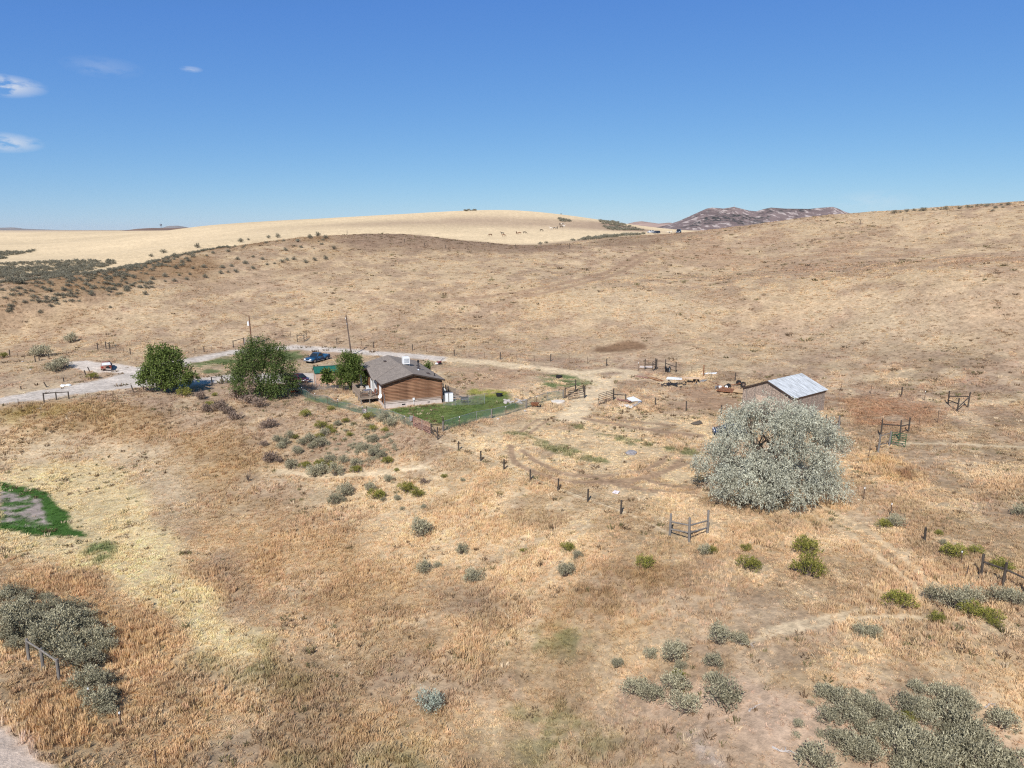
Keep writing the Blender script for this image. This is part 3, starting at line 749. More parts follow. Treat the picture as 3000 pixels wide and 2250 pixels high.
def instancer(name, P, rot, scl, col, pick, protos, kind='stuff'):
    me = bpy.data.meshes.new(name)
    n = len(P)
    me.vertices.add(n); me.vertices.foreach_set('co', np.ascontiguousarray(P, np.float32).ravel())
    a = me.attributes.new('rot', 'FLOAT_VECTOR', 'POINT'); a.data.foreach_set('vector', np.ascontiguousarray(rot, np.float32).ravel())
    a = me.attributes.new('scl', 'FLOAT_VECTOR', 'POINT'); a.data.foreach_set('vector', np.ascontiguousarray(scl, np.float32).ravel())
    a = me.attributes.new('gcol', 'FLOAT_VECTOR', 'POINT'); a.data.foreach_set('vector', np.ascontiguousarray(col, np.float32).ravel())
    a = me.attributes.new('pick', 'INT', 'POINT'); a.data.foreach_set('value', np.ascontiguousarray(pick, np.int32))
    ob = bpy.data.objects.new(name, me); COL.objects.link(ob)
    ng = bpy.data.node_groups.new(name + '_scatter', 'GeometryNodeTree')
    ng.interface.new_socket('Geometry', in_out='INPUT', socket_type='NodeSocketGeometry')
    ng.interface.new_socket('Geometry', in_out='OUTPUT', socket_type='NodeSocketGeometry')
    N, L = ng.nodes, ng.links
    gi = N.new('NodeGroupInput'); go = N.new('NodeGroupOutput')
    ip = N.new('GeometryNodeInstanceOnPoints'); jn = N.new('GeometryNodeJoinGeometry')
    for p in reversed(protos):
        oi = N.new('GeometryNodeObjectInfo'); oi.inputs['Object'].default_value = p; oi.inputs['As Instance'].default_value = True
        L.new(oi.outputs['Geometry'], jn.inputs[0])

    def na(nm, ty):
        q = N.new('GeometryNodeInputNamedAttribute'); q.data_type = ty; q.inputs['Name'].default_value = nm
        return q.outputs['Attribute']
    L.new(gi.outputs[0], ip.inputs['Points']); L.new(jn.outputs[0], ip.inputs['Instance'])
    ip.inputs['Pick Instance'].default_value = True
    L.new(na('pick', 'INT'), ip.inputs['Instance Index'])
    e2r = N.new('FunctionNodeEulerToRotation'); L.new(na('rot', 'FLOAT_VECTOR'), e2r.inputs[0]); L.new(e2r.outputs[0], ip.inputs['Rotation'])
    L.new(na('scl', 'FLOAT_VECTOR'), ip.inputs['Scale'])
    L.new(ip.outputs[0], go.inputs[0])
    md = ob.modifiers.new('scatter', 'NODES'); md.node_group = ng
    tag(ob, kind=kind)
    return ob


# ------------------------------------------------------------------ dry grass
def leafy_mat(name, attr=None, col=(.3, .3, .2), trans=.28, lo=.72, hi=1.2, scale=.8, hue=None):
    m = bpy.data.materials.new(name); m.use_nodes = True
    nt = m.node_tree; N, L = nt.nodes, nt.links
    for n in list(N): N.remove(n)
    o = N.new('ShaderNodeOutputMaterial'); d = N.new('ShaderNodeBsdfDiffuse'); t = N.new('ShaderNodeBsdfTranslucent'); mx = N.new('ShaderNodeMixShader')
    mx.inputs[0].default_value = trans
    L.new(d.outputs[0], mx.inputs[1]); L.new(t.outputs[0], mx.inputs[2]); L.new(mx.outputs[0], o.inputs[0])
    if attr:
        a = N.new('ShaderNodeAttribute'); a.attribute_type = 'INSTANCER'; a.attribute_name = attr; c = a.outputs['Vector']
        L.new(c, d.inputs['Color']); L.new(c, t.inputs['Color'])
    else:
        g = N.new('ShaderNodeNewGeometry'); oi = N.new('ShaderNodeObjectInfo'); tc = N.new('ShaderNodeTexCoord')
        nz = N.new('ShaderNodeTexNoise'); nz.inputs['Scale'].default_value = scale; nz.inputs['Detail'].default_value = 2
        L.new(tc.outputs['Object'], nz.inputs['Vector'])
        ad = N.new('ShaderNodeMath'); ad.operation = 'MULTIPLY_ADD'; ad.inputs[1].default_value = .55
        L.new(g.outputs['Random Per Island'], ad.inputs[0])
        ms = N.new('ShaderNodeMath'); ms.operation = 'MULTIPLY'; ms.inputs[1].default_value = .45; L.new(nz.outputs['Fac'], ms.inputs[0])
        L.new(ms.outputs[0], ad.inputs[2])
        rp = N.new('ShaderNodeValToRGB')
        c2 = hue or col
        rp.color_ramp.elements[0].position = .15; rp.color_ramp.elements[0].color = (*[x * lo for x in col], 1)
        rp.color_ramp.elements[1].position = .85; rp.color_ramp.elements[1].color = (*[x * hi for x in c2], 1)
        L.new(ad.outputs[0], rp.inputs['Fac'])
        hv = N.new('ShaderNodeHueSaturation')
        mr = N.new('ShaderNodeMapRange'); mr.inputs['To Min'].default_value = .82; mr.inputs['To Max'].default_value = 1.16
        L.new(oi.outputs['Random'], mr.inputs['Value']); L.new(mr.outputs[0], hv.inputs['Value'])
        L.new(rp.outputs['Color'], hv.inputs['Color'])
        L.new(hv.outputs[0], d.inputs['Color']); L.new(hv.outputs[0], t.inputs['Color'])
    MATS[name] = m
    return m


M_GRASS = leafy_mat('dry_grass_blades', attr='gcol', trans=.3)


def tuft(name, nb, spread, lean, w, seed):
    r = random.Random(seed); v = []; f = []
    for i in range(nb):
        a = r.uniform(0, 6.283); q = spread * math.sqrt(r.random())
        bx, by = q * math.cos(a), q * math.sin(a)
        a2 = a + r.uniform(-.9, .9); le = lean * r.uniform(.2, 1.0); h = r.uniform(.55, 1.0)
        tx, ty = bx + le * math.cos(a2), by + le * math.sin(a2)
        pa = r.uniform(0, 6.283); dx, dy = w * math.cos(pa), w * math.sin(pa)
        n = len(v)
        v += [(bx - dx, by - dy, -.05), (bx + dx, by + dy, -.05), (tx * .45 + bx * .55 + dx * .9, ty * .45 + by * .55 + dy * .9, h * .62), (tx * .45 + bx * .55 - dx * .9, ty * .45 + by * .55 - dy * .9, h * .62), (tx, ty, h)]
        f += [(n, n + 1, n + 2, n + 3), (n + 3, n + 2, n + 4)]
    me = bpy.data.meshes.new(name); me.from_pydata(v, [], f); me.materials.append(M_GRASS)
    return bpy.data.objects.new(name, me)


TUFTS = [tuft('tuft', 16, .42, .38, .045, 1), tuft('tuft', 20, .5, .55, .05, 2), tuft('tuft', 12, .3, .25, .05, 3),
         tuft('tuft', 22, .6, .7, .055, 4)]


def scatter(name, r0, r1, per_m2, wid, hmul, seed, az=.70, extra=None, tone=1.46):
    rg = np.random.default_rng(seed)
    n = int(per_m2 * az * (r1 * r1 - r0 * r0))
    r = np.sqrt(rg.uniform(r0 * r0, r1 * r1, n)); a = rg.uniform(-az, az, n)
    x, y = r * np.sin(a), r * np.cos(a)
    c, d, h = ground_cover(x, y)
    clump = .75 + .6 * fbm(x, y, 2.2, 401, 3)
    keep = rg.random(n) < d * clump * .9
    if extra is not None: keep &= extra(x, y)
    x, y, c, d, h = x[keep], y[keep], c[keep], d[keep], h[keep]
    m = len(x)
    z = H(x, y) - .02
    k = rg.uniform(.88, 1.13, m)[:, None] * (1 + rg.normal(0, .022, (m, 3)))
    c = np.clip(c * k * tone, .01, .92)
    rot = np.zeros((m, 3)); rot[:, 2] = rg.uniform(0, 6.283, m)
    s = rg.uniform(.75, 1.35, m)
    hh = h * hmul * s * (.42 + .95 * sstep(.3, .7, fbm(x, y, 4, 402, 4)))
    scl = np.stack([wid * s, wid * s, hh], -1)
    return instancer(name, np.stack([x, y, z], -1), rot, scl, c, rg.integers(0, 4, m), TUFTS)


def not_house(x, y):
    """no grass inside buildings"""
    ok = np.ones(x.shape, bool)
    for (ox, oy, th, x0, x1, y0, y1) in ((-18.32, 99.05, 22.25, -.1, 8.65, -.05, 16.2), (32.75, 98.39, -52.1, -.1, 7.9, -.1, 8.2), (-31.95, 113.14, 20.6, -.1, 4.4, -.1, 3.1)):
        c, q = math.cos(math.radians(th)), math.sin(math.radians(th))
        lx = (x - ox) * c + (y - oy) * q; ly = -(x - ox) * q + (y - oy) * c
        ok &= ~((lx > x0) & (lx < x1) & (ly > y0) & (ly < y1))
    return ok


g1 = scatter('dry_grass', 28, 75, 12.5, .32, .40, 71, tone=1.38)
g2 = scatter('dry_grass', 75, 125, 6.0, .42, .38, 72, extra=not_house, tone=1.34)
g3 = scatter('dry_grass', 125, 210, 1.7, .62, .36, 73, tone=1.3)
g4 = scatter('dry_grass', 210, 345, .5, 1.0, .36, 74, tone=1.28)
# ------------------------------------------------------------------ shrubs
M_SAGE = leafy_mat('sagebrush_leaves', col=(.285, .258, .165), lo=.5, hi=1.35, hue=(.44, .405, .275), trans=.15, scale=1.6)
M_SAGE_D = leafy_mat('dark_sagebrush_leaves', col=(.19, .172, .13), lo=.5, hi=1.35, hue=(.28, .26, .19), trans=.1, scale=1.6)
M_RABBIT = leafy_mat('rabbitbrush_leaves', col=(.145, .17, .045), lo=.6, hi=1.3, hue=(.33, .30, .075), trans=.2, scale=1.5)
M_SILVER = leafy_mat('silver_leaves', col=(.33, .36, .29), lo=.72, hi=1.3, trans=.15, scale=1.5)
M_DEADB = leafy_mat('dead_brush_twigs', col=(.27, .20, .155), lo=.6, hi=1.4, trans=.05)
M_STEM = mat('grey_brown_bark', (.135, .105, .085), rough=.9, var=.4, scale=9, stretch=(1, 1, .2))


def bush_proto(nm, seed, material, nst, nleaf, leaf, flat=.62, plume=.16, jitter=.3, lobes=5):
    """unit bush: about 1 m across; upright leafy plumes over woody stems"""
    r = random.Random(seed); v = []; f = []
    st = MB()
    lob = [(.30 * math.cos(2.4 * i_ + seed) * r.uniform(.5, 1), .30 * math.sin(2.4 * i_ + seed) * r.uniform(.5, 1), r.uniform(.65, 1.15)) for i_ in range(lobes)]
    for i in range(nst):
        lx, ly, lh = r.choice(lob)
        a = r.uniform(0, 6.283); e = math.asin(r.random() ** .8)
        R = .235 * r.uniform(.8, 1.08)
        px, py = lx + R * math.cos(a) * math.cos(e), ly + R * math.sin(a) * math.cos(e)
        pz = max(.06, flat * lh * (.25 + .75 * math.sin(e)) * r.uniform(.85, 1.1))
        out = Vector((px - lx * .4, py - ly * .4, pz * .9 + .12)).normalized()
        if i % 6 == 0:
            st.tube([(lx * .3, ly * .3, -.05), (px * .55, py * .55, pz * .5), (px, py, pz)], [.022, .014, .006], 4, cap=False)
        for k in range(nleaf):
            t = r.uniform(-.3, 1.0)
            c = Vector((px, py, pz)) + out * (plume * t) + Vector((r.gauss(0, 1), r.gauss(0, 1), r.gauss(0, 1))) * (plume * jitter)
            d = (out + Vector((r.gauss(0, .5), r.gauss(0, .5), r.gauss(.2, .4)))).normalized()
            s = d.cross(Vector((r.gauss(0, 1), r.gauss(0, 1), r.gauss(0, 1)))).normalized()
            L_ = leaf * r.uniform(.7, 1.4); W_ = leaf * r.uniform(.3, .5)
            n = len(v)
            v += [c - s * W_ * .5, c + s * W_ * .5, c + d * L_ + s * W_ * .4, c + d * L_ - s * W_ * .4]
            f.append((n, n + 1, n + 2, n + 3))
    return v, f, st, material


def make_bush(name, pr, label, cat, group):
    v, f, st, m = pr
    t = empty(name, label=label, cat=cat, group=group)
    mesh_obj('foliage', v, f, m, t)
    st.build('stem', M_STEM, t)
    return t


SAGE = [bush_proto('sage', 40 + i, M_SAGE, 150, 12, .055, flat=.58 + .05 * i, plume=.15, lobes=4 + i) for i in range(4)]
RABB = [bush_proto('rabbit', 60 + i, M_RABBIT, 140, 11, .052, flat=.62, plume=.12, lobes=4 + i) for i in range(3)]
SILV = [bush_proto('silver', 70, M_SILVER, 130, 10, .055, flat=.75, plume=.16, lobes=4)]
DEAD = [bush_proto('dead', 80 + i, M_DEADB, 100, 8, .08, flat=.5, plume=.16, lobes=4) for i in range(2)]
GT_N, GL_N = 'lower right sagebrush thicket', 'lower left sagebrush thicket'
_first = {}
_seq = {'n': 0}
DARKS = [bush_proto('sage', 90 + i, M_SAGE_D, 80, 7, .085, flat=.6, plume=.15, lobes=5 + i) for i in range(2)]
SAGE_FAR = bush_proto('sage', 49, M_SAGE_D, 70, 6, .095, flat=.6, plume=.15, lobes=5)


def put_bush(kind, u, v, wpx, label, group=None, hs=1.0):
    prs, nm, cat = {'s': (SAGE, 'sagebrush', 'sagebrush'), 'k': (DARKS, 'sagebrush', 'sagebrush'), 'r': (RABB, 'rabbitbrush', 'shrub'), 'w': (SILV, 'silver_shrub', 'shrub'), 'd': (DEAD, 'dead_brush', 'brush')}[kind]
    i = _seq['n'] % len(prs); _seq['n'] += 1
    p = G(u, v + wpx * .28)
    dist = (p - Vector((0, 0, CAM_Z))).length
    w = wpx * dist / FPX * (.84 if group in (GT_N, GL_N) else 1.0)
    if group in (GT_N, GL_N): hs = hs * .86
    if kind == 'r': hs = hs * .8
    if kind == 'd': w = w * .8
    key = (kind, i)
    if key not in _first:
        _first[key] = o = make_bush(nm, prs[i], label, cat, group)
        o.location = p
    else:
        o = copy_thing(_first[key], p, 0, 1, label, group)
        if not group and 'group' in o: del o['group']
    o.rotation_euler = (0, 0, RND.uniform(0, 6.283))
    s = w / .98
    o.scale = (s * RND.uniform(.92, 1.08), s * RND.uniform(.92, 1.08), s * RND.uniform(.85, 1.05) * hs)
    o.location.z -= .03
    return o


zq = lambda f, ox, oy: (lambda x, y, w: (ox + x / f, oy + y / f, w / f))
zb = zq(2.212, 700, 1150)
LB = 'grey sagebrush in the brushy patch on the bank below the house'; GBk = 'sagebrush on the bank below the house'
for (x, y, w) in [(870, 300, 65), (810, 355, 66), (870, 390, 85), (925, 405, 62), (345, 470, 78), (490, 510, 110), (545, 500, 90), (630, 512, 95), (270, 345, 60), (530, 325, 85), (380, 375, 70), (675, 440, 62),
                  (760, 452, 70), (590, 430, 75), (985, 195, 85), (920, 178, 62), (950, 150, 75), (250, 300, 60), (460, 300, 72), (330, 280, 60), (560, 262, 64), (410, 320, 60), (640, 200, 50), (300, 320, 60), (480, 345, 60)]:
    put_bush('s', *zb(x, y, w), 'grey sagebrush in the ' + ('upper ' if y < 270 else 'middle ' if y < 400 else 'lower ') + ('left' if x < 420 else 'central' if x < 720 else 'right') + ' part of the bank below the house', GBk)
LR_ = 'yellow-green rabbitbrush in the brushy patch on the bank below the house'; GR_ = 'rabbitbrush on the bank below the house'
for (x, y, w) in [(690, 180, 50), (535, 205, 82), (590, 225, 62), (870, 230, 58), (945, 237, 55), (720, 268, 50), (520, 280, 62), (365, 285, 50), (430, 465, 78), (525, 455, 82), (600, 468, 72), (760, 495, 80), (965, 437, 75), (610, 250, 50)]:
    put_bush('r', *zb(x, y, w), 'yellow-green rabbitbrush in the ' + ('upper ' if y < 240 else 'middle ' if y < 400 else 'lower ') + ('left' if x < 480 else 'central' if x < 650 else 'right') + ' part of the bank below the house', GR_)
put_bush('r', *zb(835, 150, 80), 'green rabbitbrush just below the pink sign on the mesh fence')
put_bush('r', *zb(430, 138, 75), 'green bush on the grassy bank beneath the end of the mesh fence')
put_bush('r', *zb(595, 103, 50), 'small green weed against the foot of the mesh fence')
for (x, y, w) in [(215, 420, 110), (195, 200, 110), (260, 440, 60), (380, 360, 60), (160, 330, 60)]:
    put_bush('d', *zb(x, y, w), 'reddish brown dead brush at the left edge of the bank shrubs', 'dead brush on the bank')
put_bush('d', *zb(1205, 560, 82), 'rust brown dead clump above the yellow-green pair of shrubs', hs=.6)
for (x, y, w, k, lb) in [(685, 635, 105, 's', 'grey sagebrush, upper of the two left of the yellow-green pair'), (625, 690, 100, 's', 'dark sagebrush, lower left of the clumps in mid field'),
                         (850, 620, 75, 's', 'grey sagebrush touching the upper left of a low rabbitbrush'), (895, 655, 115, 'r', 'low olive rabbitbrush left of the brightest yellow-green shrub'),
                         (1085, 615, 110, 'r', 'bright yellow-green rabbitbrush, the higher of a touching pair'), (1160, 650, 92, 'r', 'bright yellow-green rabbitbrush, the lower of a touching pair'),
                         (1025, 685, 46, 's', 'small grey sagebrush just below the bright yellow-green pair'), (935, 695, 36, 's', 'tiny sagebrush below the low olive rabbitbrush'),
                         (1200, 740, 40, 's', 'tiny dark sagebrush alone below the bright pair'), (970, 555, 62, 's', 'sprawling grey sagebrush above the bright yellow-green pair'),
                         (1020, 500, 40, 'r', 'pale small rabbitbrush above the sprawling sagebrush'), (1182, 895, 140, 's', 'large lone grey sagebrush in the middle of the tan field'),
                         (1060, 750, 36, 's', 'thin small sagebrush above the large lone sagebrush'), (1330, 540, 46, 'r', 'small yellow rabbitbrush in the open field left of the post line'),
                         (1450, 565, 36, 's', 'flat dark sagebrush beside the small yellow rabbitbrush'), (1445, 1020, 88, 's', 'pale grey sagebrush right of and below the large lone one'),
                         (2130, 1000, 100, 'r', 'yellow-green rabbitbrush at the top of a three-shrub cluster'), (2195, 1052, 62, 's', 'grey sagebrush at the right of a three-shrub cluster'),
                         (1845, 1020, 52, 'r', 'faded olive shrub left of the three-shrub cluster')]:
    put_bush(k, *zb(x, y, w), lb)
for (u, v, w, k, lb) in [(1241, 1665, 46, 's', 'small sagebrush in front of the orange grass patch'), (1386, 1686, 52, 's', 'pale sagebrush standing alone below the cluster in mid field'), (1282, 1655, 22, 's', 'tiny sagebrush between two small sagebrushes'),
                         (1660, 1672, 50, 's', 'lowest sagebrush of the three-shrub cluster'), (1889, 1648, 56, 'r', 'olive green shrub left of the corner brace'), (2062, 1611, 36, 's', 'grey left half of the shrub below the corner brace'),
                         (2086, 1611, 36, 'r', 'yellow right half of the shrub below the corner brace'), (2185, 1603, 32, 'r', 'small yellow-topped rabbitbrush standing above a round one'), (2193, 1650, 62, 'r', 'round yellow-green rabbitbrush below the small one'),
                         (2362, 1604, 74, 'r', 'green shrub, the farther of the big stacked pair'), (2366, 1656, 94, 'r', 'brightest green shrub, the nearer of the big stacked pair'), (1264, 2055, 74, 'w', 'silvery green thistle-like shrub alone in the foreground grass'),
                         (2793, 1614, 62, 'r', 'green rabbitbrush right of the dark leaning post'), (2936, 1657, 52, 'r', 'green rabbitbrush behind the end of the rail fence'), (2633, 1757, 72, 'r', 'low green shrub above the curved pale track'),
                         (2746, 1808, 42, 'r', 'small green shrub just below the curved pale track'), (2735, 1748, 46, 's', 'pale sagebrush at the left of the right-edge row'), (2790, 1762, 68, 's', 'grey sagebrush in the middle of the right-edge row'),
                         (2845, 1750, 52, 's', 'grey-green sagebrush above a yellow one in the right-edge row'), (2842, 1785, 56, 'r', 'yellow-green shrub below the right-edge sagebrush row'), (2895, 1800, 56, 'r', 'olive shrub right of the yellow-green one'),
                         (2914, 1825, 34, 'r', 'lowest small shrub of the right-edge group'), (2927, 1746, 46, 's', 'pale sagebrush below the rail fence'), (2972, 1755, 50, 's', 'sagebrush at the far right below the rail fence'),
                         (2591, 1534, 38, 'r', 'olive shrub left of a pair beside the pale track'), (2623, 1529, 42, 's', 'grey shrub right of a pair beside the pale track'), (2989, 1499, 36, 's', 'dark shrub on the right edge of the picture'),
                         (2750, 1560, 24, 'r', 'tiny shrub right of the dark leaning post'), (2860, 1611, 36, 'r', 'faint pale weed behind the green rabbitbrush'), (2760, 1590, 20, 's', 'flat grey weed behind the leaning post')]:
    put_bush(k, u, v, w, lb)
z9 = zq(1.77, 1750, 1750)
for (x, y, w, lb) in [(275, 290, 70, 'small sagebrush left of the wide one near the thicket'), (390, 290, 130, 'wide grey sagebrush at the top of the lower right shrubs'), (635, 205, 120, 'pale sagebrush, left of a pair beside the curved track'),
                      (735, 220, 80, 'dark sagebrush, right of a pair beside the curved track'), (600, 330, 85, 'small sagebrush between the pair and the big dark one'), (105, 345, 60, 'tiny pale sagebrush left of the wide grey one'),
                      (400, 455, 120, 'straggly sagebrush above the thick round one'), (430, 350, 60, 'thin sagebrush under the wide grey one'), (200, 465, 120, 'left half of the big olive sagebrush'), (275, 500, 120, 'right half of the big olive sagebrush'),
                      (455, 555, 125, 'twiggy sagebrush with bare base on tan soil'), (635, 500, 165, 'dense dark green sagebrush on tan soil left of the thicket'), (590, 420, 75, 'sagebrush clump behind the dense dark green one'),
                      (1040, 655, 50, 'lone little sagebrush on bare soil left of the thicket'), (1370, 185, 72, 'left of two small sagebrushes on the golden rise'), (1440, 185, 75, 'right of two small sagebrushes on the golden rise')]:
    put_bush('s', *z9(x, y, w), lb)
put_bush('r', *z9(420, 395, 62), 'yellowish round shrub between two sagebrushes')
LT = 'sagebrush in the dense thicket in the lower right corner'; GT = 'lower right sagebrush thicket'
for (x, y, w) in [(1170, 480, 110), (1240, 510, 140), (1300, 600, 170), (1200, 610, 120), (1420, 570, 150), (1370, 550, 110), (1340, 770, 160), (1280, 740, 140), (1400, 790, 150), (1240, 720, 110), (1430, 700, 120), (1130, 830, 180), (1660, 465, 95),
                  (1600, 560, 130), (1680, 560, 120), (1780, 490, 125), (1850, 520, 150), (1920, 560, 105), (1760, 560, 100), (1850, 620, 180), (1930, 680, 180), (1980, 740, 150), (1540, 650, 150), (1640, 690, 120), (1730, 760, 200),
                  (1580, 790, 190), (1660, 850, 190), (1770, 850, 200), (1880, 780, 180), (1960, 830, 200), (2060, 840, 180), (2150, 880, 200), (2090, 630, 140), (1900, 700, 150), (1480, 600, 120), (1350, 640, 120), (1480, 680, 110), (1700, 620, 120),
                  (1620, 760, 120), (1820, 700, 130), (1600, 900, 160), (1740, 900, 160), (2020, 880, 160), (1930, 880, 150)]:
    put_bush('s', *z9(x, y, w), 'sagebrush in the ' + ('upper ' if y < 600 else 'middle ' if y < 760 else 'lower ') + ('left' if x < 1480 else 'central' if x < 1800 else 'right') + ' part of the thicket in the lower right corner', GT)
put_bush('r', *z9(1600, 628, 90), 'yellow rabbitbrush in the middle of the lower right thicket')
put_bush('r', *z9(1815, 765, 55), 'small yellow rabbitbrush low in the lower right thicket')
z6 = zq(2.212, 0, 1600)
LL = 'sagebrush in the dense thicket behind the rail fence, lower left corner'; GL = 'lower left sagebrush thicket'
for (x, y, w) in [(60, 300, 130), (130, 400, 190), (20, 440, 170), (110, 520, 230), (30, 590, 150), (330, 400, 180), (420, 470, 200), (480, 395, 130), (560, 515, 150), (560, 440, 130), (300, 330, 85), (340, 560, 230), (420, 640, 230), (640, 580, 190),
                  (700, 640, 140), (260, 630, 150), (470, 720, 190), (570, 740, 180), (560, 860, 180), (660, 870, 160), (640, 990, 190), (700, 1060, 110), (560, 960, 110), (700, 960, 100), (210, 560, 130), (500, 600, 150), (20, 330, 120),
                  (100, 640, 110), (620, 660, 130), (230, 470, 150), (180, 330, 110)]:
    put_bush('s', *z6(x, y, w), 'sagebrush in the ' + ('top' if y < 420 else 'upper middle' if y < 600 else 'lower middle' if y < 800 else 'trailing lower end') + (' left' if x < 260 else ' centre' if x < 520 else ' right') + ' of the thicket by the grey rail fence', GL)
zs = zq(5.53, 2600, 560)
SKY_B = [(110, 325, 115), (210, 322, 70), (310, 305, 95), (430, 292, 85), (580, 285, 115), (740, 280, 50), (860, 280, 50), (945, 265, 105), (1170, 255, 90), (1300, 235, 80), (1365, 240, 60), (1450, 215, 60), (1520, 215, 60), (1600, 220, 90),
                  (1640, 195, 45), (1750, 250, 80), (1955, 198, 95), (1700, 300, 70), (1870, 245, 60), (1840, 205, 60), (520, 300, 60)]
ORD = 'first second third fourth fifth sixth seventh eighth ninth tenth eleventh twelfth thirteenth fourteenth fifteenth sixteenth seventeenth eighteenth nineteenth twentieth twenty-first twenty-second'.split()
for (x, y, w) in SKY_B:
    _k = sorted(q[0] for q in SKY_B).index(x)
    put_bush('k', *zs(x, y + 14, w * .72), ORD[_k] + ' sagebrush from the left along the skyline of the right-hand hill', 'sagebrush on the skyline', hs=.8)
put_bush('s', 127, 1030, 50, 'large sagebrush behind the small rail on the left', hs=.7)
put_bush('s', 158, 1076, 40, 'left stem clump of the big sagebrush by the pale gravel', hs=.8)
put_bush('s', 180, 1066, 46, 'right stem clump of the big sagebrush by the pale gravel', hs=.8)
put_bush('s', 208, 995, 30, 'lone sagebrush on the slope above the rusty car')
put_bush('r', 272, 1101, 30, 'green bush on the road verge below the rusty car')
put_bush('r', 10, 1042, 22, 'green bush at the left picture edge by the fence')
put_bush('r', 540, 1150, 40, 'yellowish brush under the right side of the left tree')
put_bush('r', 630, 1155, 18, 'small bright green weed between the two big trees')
put_bush('r', 615, 1182, 26, 'green weed on the bank below the sagging rails')
for (u, v, w) in [(650, 1185, 50), (700, 1150, 60), (730, 1165, 60), (610, 1195, 40), (690, 1215, 46), (585, 1160, 40), (665, 1200, 44), (760, 1178, 50)]:
    put_bush('d', u, v, w, 'brown twiggy brush on the bank below the wide middle tree', 'brown brush below the middle tree')
# individual shrubs on the brown knoll and slope behind
rg = random.Random(3)
spots = []
for (x, y) in [(745, 455), (690, 480), (820, 505), (740, 545), (560, 515), (640, 505), (500, 555), (410, 550), (410, 600), (300, 610), (250, 625), (160, 630), (75, 655), (260, 695), (990, 480), (1070, 495), (1130, 490), (980, 505),
               (1210, 480), (1330, 465), (1430, 440), (1480, 435), (1530, 430), (1640, 410), (1730, 385), (1780, 380), (1830, 365), (1860, 355), (1905, 350), (1980, 368), (2040, 355), (2110, 345), (1500, 395), (1440, 402), (1250, 410), (1140, 405),
               (1070, 460), (1160, 455), (1230, 450), (875, 425), (740, 430), (620, 452), (1540, 350), (1640, 335), (1480, 300), (1380, 310), (1700, 350), (1850, 290), (1930, 235), (1800, 205), (1740, 210), (2010, 210), (2110, 210), (2060, 195),
               (2165, 280), (1610, 225), (1560, 235), (1280, 270), (1060, 305), (980, 330), (940, 575), (715, 665), (590, 580), (330, 655), (1190, 385), (1340, 330), (1590, 375), (1130, 330), (1000, 410), (1320, 400), (460, 575)]:
    w = rg.uniform(16, 34)
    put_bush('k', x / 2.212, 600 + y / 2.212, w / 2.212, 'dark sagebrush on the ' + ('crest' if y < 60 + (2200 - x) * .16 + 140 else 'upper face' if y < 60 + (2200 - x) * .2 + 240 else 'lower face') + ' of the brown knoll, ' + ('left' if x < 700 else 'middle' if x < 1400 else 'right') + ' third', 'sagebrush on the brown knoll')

# far brush that reads as one mass: left flat, hill flank, edge of the pale field
def brush_field(name, regions, seed, fm=None):
    rg = np.random.default_rng(seed); X = []; Y = []; Sz = []
    for (pts, n, sz) in regions:
        P = gpoly(pts); xs = [p[0] for p in P]; ys = [p[1] for p in P]
        x = rg.uniform(min(xs), max(xs), n * 4); y = rg.uniform(min(ys), max(ys), n * 4)
        k = (poly_sd(x, y, P) > 0) & (rg.random(n * 4) < sstep(.3, .6, fbm(x, y, 30, 77, 3)))
        X.append(x[k][:n]); Y.append(y[k][:n]); Sz.append(rg.uniform(.6, 1.3, len(x[k][:n])) * sz)
    X = np.concatenate(X); Y = np.concatenate(Y); Sz = np.concatenate(Sz)
    m = len(X); rot = np.zeros((m, 3)); rot[:, 2] = rg.uniform(0, 6.28, m)
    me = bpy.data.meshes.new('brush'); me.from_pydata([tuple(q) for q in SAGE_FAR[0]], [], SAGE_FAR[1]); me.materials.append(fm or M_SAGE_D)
    pr = bpy.data.objects.new('brush', me)
    return instancer(name, np.stack([X, Y, H(X, Y) - .05], -1), rot, np.stack([Sz, Sz, Sz * .8], -1), np.ones((m, 3)), np.zeros(m, int), [pr])


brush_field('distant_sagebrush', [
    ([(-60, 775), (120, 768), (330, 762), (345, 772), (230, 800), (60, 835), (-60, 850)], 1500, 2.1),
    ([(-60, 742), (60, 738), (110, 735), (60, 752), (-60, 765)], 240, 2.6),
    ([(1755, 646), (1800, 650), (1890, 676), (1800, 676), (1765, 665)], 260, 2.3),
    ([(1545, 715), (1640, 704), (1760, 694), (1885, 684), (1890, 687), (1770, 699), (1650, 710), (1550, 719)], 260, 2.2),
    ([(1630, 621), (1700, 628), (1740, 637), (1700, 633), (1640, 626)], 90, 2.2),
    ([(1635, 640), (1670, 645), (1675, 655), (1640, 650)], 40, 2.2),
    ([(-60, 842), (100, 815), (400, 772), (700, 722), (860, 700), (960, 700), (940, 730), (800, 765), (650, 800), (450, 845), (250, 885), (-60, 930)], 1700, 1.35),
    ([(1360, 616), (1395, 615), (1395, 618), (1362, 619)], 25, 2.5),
], 9)
